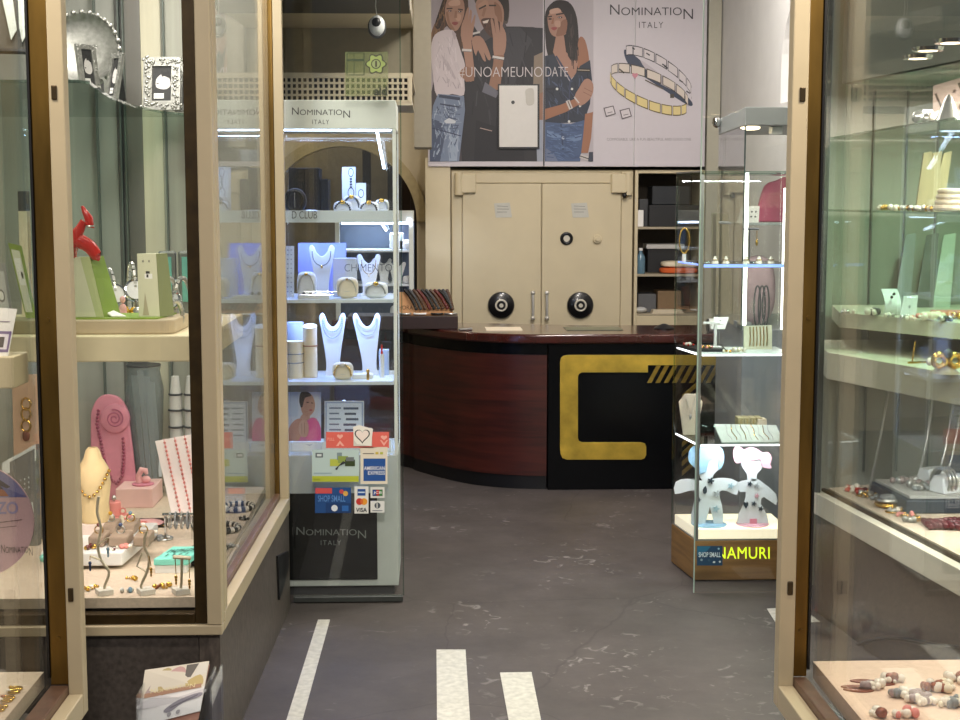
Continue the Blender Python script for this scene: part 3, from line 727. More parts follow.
for d, px, hx in ((dL, 501, 533), (dR, 580, 547)):
    c = P(px, 305, VY - .015)
    g = G(); g.x = Matrix.Translation(c) @ Matrix.Rotation(PI / 2, 4, 'X')
    g.lathe([(.0, .045), (.030, .045), (.034, .040), (.074, .034), (.088, .026), (.092, .014), (.088, .004), (.06, 0)], n=36)
    g.obj('wheel', mat('black bakelite', '#121214', .3, coat=.3, var=.05), d)
    G().tor(c + Vector((0, -.041, 0)), .036, .007, 'y').obj('wheel_ring', mat('ivory ring', '#cfcabb', .4, var=.02), d)
    G().cyl(c + Vector((0, -.04, 0)), c + Vector((0, -.056, 0)), .014).obj('wheel_hub', mat('ivory ring', ''), d)
    a, b = P(hx, 293, VY - .05), P(hx, 318, VY - .05)
    g = G().tube([a + Vector((0, .035, 0)), a, b, b + Vector((0, .035, 0))], [.012, .010, .010, .012], 10)
    for p in (a, b): g.sph(p, .016, 12)
    g.obj('handle', mat('polished handle', '#cfcdc6', .25, .45, var=.02), d)
for d, x0, x1 in ((dL, 494, 512), (dR, 571, 589)):
    c = P((x0 + x1) / 2, 210, VY - .016); w = (x1 - x0) / 2 * VY / F
    G().xz([(c.x - w, c.z + .045), (c.x + w * .75, c.z + .05), (c.x + w, c.z - .05), (c.x - w * .8, c.z - .052)], VY - .0175, .002).obj('paper_tag', mat('tag paper', '#c7c6bd', .7, var=.03), d)
    inked('tag_print', [('#8e8e88', seg(x0 + 3, 206, x1 - 4, 206.5, .6)), ('#8e8e88', seg(x0 + 3, 209, x1 - 3, 209.2, .6)), ('#8e8e88', seg(x0 + 3, 212, x1 - 5, 212, .6))], pl(VY - .0178), FRONT, d)
c = P(566.5, 238.5, VY - .015)
G().tor(c + Vector((0, -.006, 0)), .033, .012, 'y').obj('lock_ring', BLACK, dR); G().cyl(c, c + Vector((0, -.012, 0)), .022).obj('lock_face', mat('ivory ring', ''), dR)
c = P(597, 239, VY - .015)
G().cyl(c, c + Vector((0, -.022, 0)), .030).obj('dial_plate', CREAM2, dR, .004); G().cyl(c + Vector((0, -.022, 0)), c + Vector((0, -.034, 0)), .016).obj('dial_knob', CREAM2, dR, .003)
for a, b, s in ((456, 476, 1), (610, 631, -1)):
    g = G().box(VX(a), VX(b), VY - .05, VY - .0045, VZ(193), VZ(174))
    h = g.obj('hinge', CREAM2, t, .008)
    G().cyl(P(a + 3 if s > 0 else b - 3, 173, VY - .03), P(a + 3 if s > 0 else b - 3, 195, VY - .03), .028).obj('hinge_pin', CREAM2, h)
c = P(624.5, 195.5, VY - .05)
G().sph(c, .018, 12).tube([c, c + Vector((.02, 0, .03))], .006, 6).obj('alarm_contact', BLACK, t)

# ---------------------------------------------------------------- open cupboard right of the safe
t = thing('wall_cupboard', 'open shelved cupboard right of the safe, dark inside', 'cupboard', (VX(669), VY + .2, 0))
k0, k1 = VX(634.5), VX(704); kt = VZ(170)
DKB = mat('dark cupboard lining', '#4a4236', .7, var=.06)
for a, b, m in ((k0, k0 + .022, CREAM2), (k1 - .012, k1, CREAM2)): G().box(a, b, VY, 10.2, 0, kt).obj('side', m, t, .002)
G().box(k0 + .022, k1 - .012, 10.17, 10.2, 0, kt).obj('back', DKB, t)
G().box(k0 + .022, k1 - .012, VY, 10.17, kt - .022, kt).obj('top', CREAM2, t, .002)
KZ = []
for py in (227, 274.5, 314):
    z = VZ(py); KZ.append(z); G().box(k0 + .023, k1 - .013, VY + .01, 10.168, z - .016, z).obj('shelf', mat('shelf edge', '#a59a83', .5, var=.03), t, .002)
G().box(k0 + .023, k1 - .013, VY + .004, VY + .03, .1, KZ[2] - .017).obj('lower_door', CREAM2, t, .003)
def kbox(name, label, cat, px0, px1, pt, sh, Y, d, m, lid=None, bv=.004):
    z0 = KZ[sh]; X0, X1 = fx(px0, Y, z0), fx(px1, Y, z0); z1 = fz(pt, Y, X0)
    if lid is None: return one(name, G().box(X0, X1, Y, Y + d, z0, z1), m, label, cat, None, bv)
    tt = thing(name, label, cat, ((X0 + X1) / 2, Y + d / 2, z0))
    G().box(X0 + .01, X1 - .01, Y, Y + d, z0, z1 - .035).obj('body', m, tt, bv); G().box(X0, X1, Y - .008, Y + d + .008, z1 - .034, z1).obj('lid', lid, tt, bv)
    return tt
DKK = mat('near black card', '#17181b', .5, var=.05)
kbox('storage_box', 'large black box on the top shelf of the open cupboard', 'box', 649, 702, 205, 0, VY + .06, .25, DKK)
o = G().box(fx(652, VY + .08, 1.6), fx(690, VY + .08, 1.6), VY + .08, VY + .3, fz(205, VY + .06, 1.5) + .001, fz(186, VY + .06, 1.5))
one('storage_box', o, mat('blue black card', '#1b2026', .45, var=.05), 'dark lidded box stacked on the large black box in the cupboard', 'box', None, .006)
kbox('small_carton', 'small white carton at the left of the top cupboard shelf', 'box', 637.5, 643.5, 210, 0, VY + .05, .06, PAPER)
kbox('small_carton', 'small grey carton behind the white one on the top cupboard shelf', 'box', 639, 648, 199, 0, VY + .14, .06, DGREY)
kbox('storage_bin', 'black bin with a white lid on the middle cupboard shelf', 'bin', 646, 684, 244, 1, VY + .23, .17, DKK, WHITE)
z = KZ[1]; xa = fx(640.5, VY + .1, z)
t = thing('water_bottle', 'clear blue tinted bottle at the left of the middle cupboard shelf', 'bottle', (xa, VY + .1, z))
G().lathe([(.03, 0), (.032, .01), (.032, .10), (.028, .12), (.012, .145), (.012, .16)], (xa, VY + .1, z)).obj('body', mat('bottle plastic', '#5f7f92', .15, var=.05), t)
G().cyl((xa, VY + .1, z + .16), (xa, VY + .1, z + .178), .014).obj('cap', WHITE, t)
ORG = mat('orange cloth', '#d2602a', .8, var=.08)
X0, X1 = fx(661, VY + .05, z), fx(699, VY + .05, z)
one('folded_cloth', G().ell(((X0 + X1) / 2, VY + .12, z + .022), (X1 - X0) / 2, .08, .022, 24, 8, .5), ORG, 'folded orange cloth on the middle cupboard shelf', 'cloth')
one('folded_cloth', G().ell(((X0 + X1) / 2 + .01, VY + .12, z + .066), (X1 - X0) / 2, .08, .022, 24, 8, .5), IVORY, 'beige rolled cloth lying on the orange one', 'cloth')
kbox('storage_box', 'grey box on the bottom shelf of the open cupboard', 'box', 638, 656, 294, 2, VY + .12, .2, mat('mid grey card', '#5c5d5f', .6, var=.05))
kbox('storage_box', 'brown cardboard box on the bottom shelf of the open cupboard', 'box', 657.5, 681, 291, 2, VY + .12, .2, mat('brown card', '#7d664a', .7, var=.06))
z = KZ[2]; g = G()
for k in range(5): g.box(fx(652, VY + .03, z) + k * .002, fx(684, VY + .03, z) - k * .004, VY + .02, VY + .11, z + k * .005, z + k * .005 + .004)
one('paper_pile', g, IVORY, 'flat pile of cream papers at the front of the bottom cupboard shelf', 'papers')
xa = fx(641, VY + .05, z)
one('crumpled_bag', G().ell((xa, VY + .06, z + .022), .045, .035, .022, 9, 6), mat('clear plastic bag', '#c8c8c4', .25, var=.1), 'crumpled pale plastic bag on the bottom cupboard shelf', 'bag')

# ---------------------------------------------------------------- printed doors of the wall cabinets above the safe
PY_ = 9.70
W_ = hexmat('#c9c3c9', .5)
t = thing('poster_cabinet', 'wall cabinet with a large printed jewellery advertisement on its doors above the safe', 'cabinet', (VX(566), PY_ + .2, VZ(166)))
zp = fz(166.5, PY_, .8)
G().box(fx(428, PY_, 2), fx(705, PY_, 2), PY_ + .018, 10.2, zp + .001, 3.38).obj('carcass', WHITE, t)
prs = []
PW = mat('poster white', '#cac4ca', .5, var=.01)
for a, b in ((428.2, 543.2), (544.6, 633.2), (634.2, 704.8)):
    prs.append(G().box(fx(a, PY_, 2), fx(b, PY_, 2), PY_, PY_ + .017, zp, 3.38).obj('door', PW, t, .001))
G().box(fx(543.2, PY_, 2), fx(544.6, PY_, 2), PY_ + .004, PY_ + .017, zp, 3.38).obj('door_gap', BLACK, t)
def cp(pts): return [(max(429.6, min(542.9, x)), min(161.5, y)) for x, y in pts]
SK, SK2, SKD = '#a98371', '#96705c', '#7d5a49'
HB = '#3a2a22'
left_people = [
  ('#4b4447', [(429.8, 92), (436, 60), (470, -10), (543, -10), (543, 161.4), (429.8, 161.4)]),        # backdrop of clothes
  ('#a39aa0', [(429.8, -10), (450, -30), (543, -30), (543, 30), (533, 27), (507, 27), (500, 12), (472, 40), (452, 30), (440, 50), (429.8, 100)]),
  # man: jacket, head
  ('#2b2a2f', [(466, 30), (474, 26), (484, 42), (507, 26.5), (520, 26.5), (534, 27.5), (543, 28), (543, 161.4), (462, 161.4), (456, 90)]),
  ('#3b3a40', [(505, 28), (520, 27), (532, 40), (522, 60), (515, 84), (505, 84), (503, 50)]),
  *hatch([(466, 40), (484, 42), (507, 28), (533, 30), (543, 60), (543, 150), (470, 150)], ['#36353b', '#1f1e23', '#414047', '#2a292f'], 90, 14, 1.35, 1.1, .35, 3),
  ('#202026', [(476, 120), (500, 128), (524, 128), (524, 161.4), (474, 161.4)]),
  ('#50463f', sm([(474, -12), (485, -22), (503, -16), (509, 2), (508, 22), (502, 22), (478, 8)], 3)),
  ('#2a211d', sm([(474, -8), (486, -20), (502, -14), (509, 4), (507, 21), (501, 15), (497, 4), (480, 4)], 3)),
  (SK, sm([(476, 2), (487, -6), (500, 2), (504, 14), (501, 30), (492, 36), (483, 27), (478, 15)], 3)),
  ('#52382d', sm([(481, 20), (490, 18), (499, 21), (501, 30), (494, 38), (486, 32)], 3)),
  ('#8f6854', sm([(494, 2), (501, 8), (502, 22), (496, 18)], 3)), ('#b58e79', sm([(478, 5), (486, 0), (488, 5), (480, 9)], 3)),
  *hatch(sm([(481, 22), (490, 22), (500, 22), (500, 31), (493, 36), (486, 31)], 2), ['#3b271f', '#6b4b3d', '#2d1e18'], 40, 3, 1.2, .5, .5, 14),
  ('#e2d8d0', [(482.5, 21.5), (489, 19.5), (487.5, 23), (483.5, 23.5)]),
  ('#2a1d18', seg(479, 9, 486, 5.5, 1.6)), ('#2a1d18', seg(489, 5.5, 496, 5.5, 1.5)), (SK2, [(483.5, 8), (486.5, 8), (484, 17), (481.5, 16)]),
  # man's arm: hand up to cheek
  (SK, sm([(500, 21), (503, 27), (506, 34), (506, 46), (503, 56), (494, 56), (493, 38), (490.5, 20), (493, 20), (496, 34), (494, 17), (497, 17), (500, 33)], 2)),
  (SK2, [(494, 55), (504, 55), (503, 64), (500, 90), (488, 90), (493, 65)]),
  ('#d8d4d2', seg(492.5, 57, 504, 59, 3)), ('#55504e', seg(492.5, 58, 504, 60.2, .7)),
  ('#6d6d78', [(485, 82), (499, 92), (496, 98), (482, 92)]),
  ('#c9c5c3', seg(468, 35, 480, 32, 2)),
  (SK, sm([(472, 38), (480, 36), (486, 44), (491, 58), (488, 60), (484, 52), (486, 61), (483, 60), (478, 50), (476, 56), (473, 48)], 2)),
  ('#8a7b6c', [(534, 56), (543, 52), (543, 98), (533, 90)]), (SK2, [(530, 98), (543, 92), (543, 122), (536, 118)]),
  ('#9aa0ae', [(536, 120), (543, 120), (543, 161.4), (537, 161.4)]), ('#b9a39a', seg(480, 128, 492, 131, .8)),
  # woman in white: hair, face, top, arm, jeans
  ('#4c382c', sm([(447, -8), (458, -14), (467, -4), (468, 14), (464, 30), (461, 52), (455, 40), (447, 26), (440, 36), (434, 34), (431, 40), (436, 20)], 3)),
  ('#77583f', sm([(436, 22), (441, 28), (437, 44), (430, 46), (431, 34)], 3)),
  ('#2c211c', sm([(446, -6), (457, -12), (447, 12), (440, 28), (435, 26), (440, 8)], 3)),
  *hatch(sm([(447, -8), (440, 8), (434, 30), (430, 46), (438, 44), (444, 30), (448, 10)], 2), ['#6b4e38', '#4a3427', '#8a6848', '#33251d'], 50, 9, 1.8, .7, .2, 5),
  *hatch([(462, 10), (467, 10), (465, 30), (461, 50), (457, 42)], ['#6b4e38', '#33251d'], 16, 9, 1.7, .7, .15, 6),
  (SK, sm([(447, 0), (455, -5), (463, 0), (464.5, 12), (461, 24), (456, 31), (449, 27), (445, 15)], 3)),
  ('#3a2b26', seg(446.5, 8.8, 452.5, 8.4, 1.2)), ('#3a2b26', seg(458, 9.2, 463, 10, 1.2)), ('#3a2b26', circ(450, 11, 1.9, .9, 10)), ('#3a2b26', circ(460, 11.6, 1.9, .9, 10)),
  ('#8e6b56', sm([(446, 14), (448, 12), (450, 22), (455, 30), (449, 27)], 3)), ('#bd9682', sm([(456, 14), (461, 15), (460, 21), (456, 20)], 3)), ('#c7a18d', sm([(449, 2), (458, -1), (460, 5), (450, 6)], 3)), ('#ece6e2', circ(450, 11.1, 1.2, .5, 8)), ('#ece6e2', circ(460, 11.7, 1.2, .5, 8)), ('#241a18', circ(450.2, 11.1, .6, .6, 8)), ('#241a18', circ(460.2, 11.7, .6, .6, 8)),
  (SK2, [(455, 11), (457, 11), (457, 18), (454, 18)]), ('#8d4a48', sm([(451.5, 23), (455, 21.8), (458.5, 23), (455, 25.6)], 2)),
  ('#cbc0c4', sm([(433, 38), (441, 31), (452, 30), (456, 36), (461, 52), (465, 65), (464, 76), (464, 95), (452, 94), (437, 96), (433, 75), (431, 55)], 3)),
  ('#b4a8ae', [(441, 54), (448, 62), (456, 78), (455, 80), (446, 68)]), ('#b4a8ae', sm([(452, 31), (456, 34), (455, 40), (453, 37)], 2)),
  *hatch([(434, 40), (452, 34), (460, 54), (463, 92), (438, 94), (433, 70)], ['#d6ccd0', '#bdb2b7', '#c3b9be', '#a99da4'], 60, 8, 1.5, .8, .5, 7),
  (SK, [(462, 40), (471, 38), (473, 58), (475, 76), (471, 82), (462, 78), (459, 74), (466, 68)]),
  (SK2, [(459, 72), (466, 66), (475, 70), (474, 81), (466, 82)]),
  (SK, sm([(462, 42), (461, 28), (464, 19), (467, 9), (469, 8), (468.5, 20), (470, 10), (472, 12), (471, 24), (474.5, 15), (475.5, 17), (473, 32), (471, 42)], 2)),
  ('#cfc9c6', seg(462, 50, 471.5, 50.5, 2.4)), ('#77706c', seg(462, 51.4, 471.5, 52, .7)),
  ('#75829a', [(438, 94), (464, 96), (465, 110), (462, 136), (459, 161.4), (429.8, 161.4), (430.5, 130), (433, 106)]),
  ('#4c566d', [(430, 118), (441, 122), (446, 130), (440, 161.4), (429.8, 161.4)]), ('#97a4b8', [(450, 130), (459, 134), (457, 161), (449, 161)]),
  *hatch([(438, 98), (463, 98), (461, 136), (458, 160), (432, 160), (432, 125)], ['#8b99af', '#5f6b83', '#a6b2c4', '#4b566c', '#70809a'], 120, 7, 1.6, .9, .5, 8),
  *hatch([(432, 108), (462, 100), (462, 128), (432, 130)], ['#47516a', '#8b99af'], 24, 9, .15, .8, .3, 9),
  ('#3b4358', seg(439, 96, 460, 99, 3.0)), ('#3b4358', seg(440, 104, 459, 107, 1.2)), ('#39415a', seg(432, 128, 461, 136, 1)), ('#c6cbd4', [(444, 121), (449, 118), (456, 121), (455, 123.5), (446, 123.5)]),
]
inked('printed_photo', [(e[0], cp(e[1])) + tuple(e[2:]) for e in left_people], pl(PY_), FRONT, prs[0], .00012)
SK, SK2 = '#a8806e', '#9a6b52'
def cp2(pts): return [(max(544.9, min(593.5, x)), min(161.5, y)) for x, y in pts]
right_person = [
  ('#b9b2b8', [(544.9, -10), (593.4, -10), (593.4, 161.4), (544.9, 161.4)]),
  ('#241c1b', sm([(545, 30), (545.5, 12), (553, 2), (562, 0), (571, 4), (577, 18), (579, 44), (580, 66), (573, 74), (560, 60), (548, 56)], 3)),
  (SK2, sm([(579, 38), (585, 40), (589, 58), (588, 72), (580, 74), (577, 60)], 3)),
  (SK, [(556, 36), (564, 36), (566, 52), (578, 62), (576, 74), (570, 80), (558, 62), (553, 52)]),
  (SK, sm([(547.5, 20), (549, 10), (556, 6), (564, 9), (568, 22), (566, 34), (556, 37), (550, 32)], 3)),
  ('#241c1b', sm([(546, 20), (549, 8), (560, 3), (569, 12), (573, 36), (575, 60), (568, 56), (566, 34), (566, 18), (558, 9), (551, 11)], 3)),
  *hatch([(570, 10), (577, 30), (579, 62), (573, 70), (568, 50), (569, 25)], ['#3a2e2c', '#17110f', '#4a3c38'], 36, 10, 1.5, .7, .12, 10),
  ('#2a1e1b', seg(548, 17, 552, 16.2, 1.3)), ('#2a1e1b', seg(556, 14.6, 563.5, 13.4, 1.4)), ('#2a1e1b', circ(550, 19, 1.9, .9, 10)), ('#2a1e1b', circ(560, 17.4, 2.4, .9, 10)),
  ('#8d6450', sm([(561, 22), (567, 20), (566, 33), (560, 36), (556, 35)], 3)), ('#bb9582', sm([(555, 21), (560, 21), (560, 27), (555, 26)], 3)), ('#c39e8b', sm([(550, 10), (558, 8), (561, 12), (551, 14)], 3)), ('#e8e2de', circ(559.6, 17.5, 1.3, .5, 8)), ('#1a1413', circ(559.4, 17.5, .6, .6, 8)),
  (SK2, [(552.5, 18), (554, 18), (553.5, 24), (551, 24)]), ('#9a4e4c', sm([(551, 28.2), (554, 27), (557.5, 28), (554, 30.6)], 2)),
  ('#2c3342', [(545, 56), (554, 54), (560, 66), (570, 82), (578, 70), (580, 66), (590, 60), (592, 80), (590, 104), (584, 122), (545, 124)]),
  *hatch([(545, 60), (554, 58), (566, 84), (589, 66), (589, 100), (583, 120), (546, 122)], ['#3b4458', '#222838', '#4a5570', '#1b202c'], 80, 8, 1.2, .9, .6, 11),
  ('#39425a', seg(556, 56, 572, 82, 1.8)), ('#20242f', rect(546, 88, 556, 90)), ('#39425a', seg(570, 82, 568, 122, 1.2)),
  ('#dcdcd8', circ(557, 89, 1.3, 1.3, 10)), ('#dcdcd8', circ(572, 89, 1.2, 1.2, 10)), ('#dcdcd8', circ(580, 106, 1.2, 1.2, 10)), ('#dcdcd8', circ(569, 121.5, 1.3, 1.3, 10)),
  ('#4a5d80', [(545, 122), (570, 124), (585, 120), (583, 140), (580, 161.4), (544.9, 161.4)]), ('#6f86aa', [(547, 130), (562, 136), (560, 140), (547, 136)]), ('#6f86aa', [(566, 138), (582, 134), (581, 140), (567, 143)]), ('#33405c', seg(561, 124, 563, 150, 1.6)), ('#6b7691', [(546, 148), (554, 154), (558, 161.4), (546, 161.4)]), ('#b3bcc9', circ(563, 138, 1.4, 1.8, 10)),
  *hatch([(546, 125), (584, 123), (580, 160), (546, 160)], ['#53688e', '#415378', '#5f769c', '#3d4d70'], 110, 8, .25, .9, .5, 12),
  (SK2, [(544.9, 109), (560, 105), (577, 98), (580, 104), (566, 112), (544.9, 120)]), ('#c9c2be', seg(567.5, 100.5, 571, 109, 4)), ('#5e534c', seg(567.8, 101, 570.8, 108, 1)),
  (SK, sm([(574, 98), (579, 88), (584, 80), (589, 79), (593, 84), (593, 92), (589, 100), (580, 106)], 2)), (SKD, seg(584, 88, 592, 92, .5)), (SKD, seg(583, 92, 591, 96, .5)), ('#c9c2be', seg(574, 97, 579, 103, 1.4)),
  ('#241f1f', seg(577, 70, 590, 70.5, 3.6)), ('#b5a795', seg(577.5, 70, 589.5, 70.5, .8)),
  (SK2, [(585, 114), (593, 112), (591, 138), (588, 153), (581, 153), (583, 136)]), ('#c8c3c0', seg(580, 156, 589, 159, 4)), ('#4d4542', seg(580, 156, 589, 159, 1)), ('#3a3f4d', [(589, 152), (593, 152), (593, 161.4), (588, 161.4)]),
]
inked('printed_photo', [(e[0], cp2(e[1])) + tuple(e[2:]) for e in right_person], pl(PY_), FRONT, prs[1], .00015)
TXT = hexmat('#d9d2d4')
lettering('printed_lettering', '#UNOAMEUNO', 458, 67, 542.4, 78, pl(PY_), FRONT, TXT, prs[0], -.015, .0085)
lettering('printed_lettering', 'DATE', 545.5, 67, 568, 76.5, pl(PY_), FRONT, TXT, prs[1], -.015, .0085)
logo('printed_lettering', 610, 4.5, 693, 28, pl(PY_), FRONT, hexmat('#3d3a40'), prs[2])
lettering('printed_lettering', 'COMPOSABLE. LIKE A FUN BEAUTIFUL AND GOOD ONE', 607, 138, 691, 140.6, pl(PY_), FRONT, hexmat('#6d666c'), prs[2], -.01)
# the printed bracelets: link bands drawn as little tiles along arcs
def band(c, rx, ry, rot, a0, a1, n, h, fill, line, lw=.7):
    o = []
    pt = lambda a, s: (c[0] + rx * cos(a) * cos(rot) - ry * sin(a) * sin(rot), c[1] + rx * cos(a) * sin(rot) + ry * sin(a) * cos(rot) + s)
    for k in range(n):
        u, v = a0 + (a1 - a0) * k / n, a0 + (a1 - a0) * (k + .93) / n
        q = [pt(u, -h / 2), pt((u + v) / 2, -h / 2), pt(v, -h / 2), pt(v, h / 2), pt((u + v) / 2, h / 2), pt(u, h / 2)]
        o.append((line, q)); m = (sum(p[0] for p in q) / 6, sum(p[1] for p in q) / 6)
        o.append((fill, [(m[0] + (p[0] - m[0]) * .88, m[1] + (p[1] - m[1]) * .82) for p in q]))
    return o
rt = .56
br = [('#3c4458', sm([(624, 50), (630, 52), (645, 64), (660, 76), (680, 90), (692, 102), (690, 106), (676, 98), (655, 84), (634, 70), (626, 60)], 3)),
      ('#b9b1b8', sm([(640, 60), (655, 70), (672, 84), (686, 96), (676, 92), (655, 80)], 3))]
br += band((657, 74), 40, 13, rt, PI + .25, 2 * PI - .02, 8, 10, '#cfc8ca', '#26252c')
br += [('#26252c', seg(x - 1.8, y - 1, x + 1.8, y + 1.4, 1.2)) for x, y in ((633, 48), (648, 54), (664, 65), (666, 67), (681, 81), (688, 92))]
br += band((649, 90), 42, 14, .40, .15, PI - .05, 9, 10, '#d8c68a', '#5b4c22')
br += band((649, 88), 42, 13, .40, PI + .12, 2 * PI - .1, 7, 9.5, '#d3c8bd', '#4c463e')
br += [('#c98a96', heart(635, 75.5, 6, 6)), ('#5d544a', seg(645, 80, 663, 89, 1.2)), ('#4a433c', rect(670, 94, 674, 98)), ('#4a433c', seg(619, 69, 624, 73, 1.4))]
for cx, cy in ((609.3, 111.5), (625.3, 113.8)): br += [('#5b545a', [(cx - 6, cy - 3.5), (cx + 4, cy - 6), (cx + 6.4, cy + 2.5), (cx - 3.5, cy + 5.6)]), ('#cfc8cc', [(cx - 4.8, cy - 2.8), (cx + 3.4, cy - 4.9), (cx + 5.3, cy + 2.0), (cx - 2.8, cy + 4.4)]), ('#6d666c', seg(cx - 2, cy + 1.5, cx + 3, cy + .4, .7))]
br = [(c, p) for c, p in br]
s0 = [(c, p) for c, p in br if max(x for x, _ in p) <= 633.4]; s1 = [(c, p) for c, p in br if max(x for x, _ in p) > 633.4]
inked('printed_bracelet', s0, pl(PY_), FRONT, prs[1], .0001, .006); inked('printed_bracelet', s1, pl(PY_), FRONT, prs[2], .0001)
# white device set into the printed door
dv = P(518, 117, PY_)
t = thing('wall_device', 'white flat device with a rounded corner switch set over the printed man', 'device', (dv.x, PY_ - .012, P(518, 148, PY_).z))
G().prism([P(498, 84, PY_ - .016), P(539.5, 84, PY_ - .016), P(539.5, 149, PY_ - .016), P(498, 149, PY_ - .016)], (0, .006, 0)).obj('frame', BLACK, t, .001)
G().prism([P(499.3, 85.5, PY_ - .022), P(537.5, 85.5, PY_ - .022), P(537.5, 147, PY_ - .022), P(499.3, 147, PY_ - .022)], (0, .006, 0)).obj('face', mat('device white', '#d8d5d0', .3, var=.02), t, .001)
G().prism([P(x, y, PY_ - .026) for x, y in sm([(526, 89.5), (533, 88.5), (534.2, 96), (533.6, 104), (527, 104.6), (525.8, 96)], 3)], (0, .004, 0)).obj('switch', mat('device grey', '#bdb9b0', .3, var=.02), t, .001)
G().prism([P(x, y, PY_ - .024) for x, y in circ(513, 102.3, 1.8)], (0, .003, 0)).obj('emblem', DGREY, t)

# ---------------------------------------------------------------- counter
base = [PZ(x, y, 0) for x, y in ((401, 466.5), (415, 471), (432, 476), (450, 480.5), (470, 484.5), (490, 487), (510, 488.6), (530, 489.4), (546.3, 489.6))]
_b = [(-.62, 9.0)] + [(p.x, p.y) for p in base]
_c = sm([_b[0]] + _b + [_b[-1]], 4)
bp_ = _c[4:4 * (len(_b)) + 1]
KY = base[-1].y
kx, kR = base[-1].x, 1.95
CZ = fz(343.5, KY, .6)      # underside of the top
CZT = fz(334.5, KY - .03, .6)
t = thing('shop_counter', 'curved dark red wood counter with black lacquer front and brass emblem', 'counter', (.7, KY + .25, 0))
def band_of(z0, z1, off, nm, m):
    fr = []
    for k, (x, y) in enumerate(bp_):
        a = Vector(bp_[max(k - 1, 0)]); b = Vector(bp_[min(k + 1, len(bp_) - 1)]); d = (b - a).normalized(); n = Vector((d.y, -d.x)); n = n if n.y < 0 else -n
        fr.append((x + n.x * off, y + n.y * off))
    return G().xy(fr + [(bp_[-1][0], KY + .5), (-.1, KY + .84), (-.62, 9.09)], z0, z1 - z0, True).obj(nm, m, t)
zk = fz(476, KY, .6); zw = fz(355, KY, .6)
band_of(.0, zk, -.012, 'kick', mat('black kick', '#0e0e10', .4, var=.1))
band_of(zk + .001, zw, 0, 'wood_panel', WALN)
band_of(zw + .001, CZ - .001, .002, 'upper_band', LACQ)
G().box(kx + .006, kR, KY - .012, KY + .5, 0, CZ - .001).obj('lacquer_panel', LACQ, t, .004)
tf = [(x, y) for x, y in bp_]; tf2 = []
for k, (x, y) in enumerate(tf):
    a = Vector(tf[max(k - 1, 0)]); b = Vector(tf[min(k + 1, len(tf) - 1)]); d = (b - a).normalized(); n = Vector((d.y, -d.x)); n = n if n.y < 0 else -n
    tf2.append((x + n.x * .035, y + n.y * .035))
tf2[-1] = (tf2[-1][0], KY - .035)
G().xy(tf2 + [(kR, KY - .035), (kR, KY + .56), (.9, KY + .56), (-.1, KY + .86), (-.62, 9.10)], CZ, CZT - CZ, True).obj('top', MAHO, t, .012, 3)
# brass emblem: a square hook with a striped return
LY = KY - .0135
em = t
def plate(nm, pts, m=GOLDP, d=.006):
    return G().prism([P(x, y, LY - d) for x, y in pts], (0, d, 0)).obj(nm, m, em, .0015)
def rc(x0, y0, x1, y1, r, which='1111'):
    pts = []
    for (cx, cy, a), w in zip(((x1 - r, y0 + r, -PI / 2), (x1 - r, y1 - r, 0), (x0 + r, y1 - r, PI / 2), (x0 + r, y0 + r, PI)), which):
        if w == '1': pts += [(cx + r * cos(a + PI / 2 * k / 5), cy + r * sin(a + PI / 2 * k / 5)) for k in range(6)]
        else: pts.append({-PI / 2: (x1, y0), 0: (x1, y1), PI / 2: (x0, y1), PI: (x0, y0)}[a])
    return pts
outl = [(720, 355)] + [(720, 365.3), (648, 365.3)] + [(648, 372.5), (582, 372.5), (579, 374), (578, 377), (578, 438), (579, 441), (582, 442.3)]
outl += [(641, 442.3), (645, 443.5), (646.3, 447), (646.3, 455), (644.5, 458.5), (641, 459.7), (567, 459.7), (562.5, 458.3), (560.5, 454), (560, 448), (560, 362), (561, 358), (563.5, 355.8), (568, 355)]
plate('brass_emblem', outl)
STR = mat('brass stripe', '#a5873a', .4, .85, var=.2)
for k in range(10):
    x = 646 + k * 8.4
    a = [(x + 10.5, 365.6), (x + 15, 365.6), (x + 5.5, 383), (x + 1, 383)]
    if a[1][0] < 723: plate('brass_stripe', a, STR, .005)
for k in range(9):
    y = 388 + k * 9.5; plate('brass_stripe', [(682, y + 7), (697, y - 6), (697, y - 1), (682, y + 12)], STR, .005)
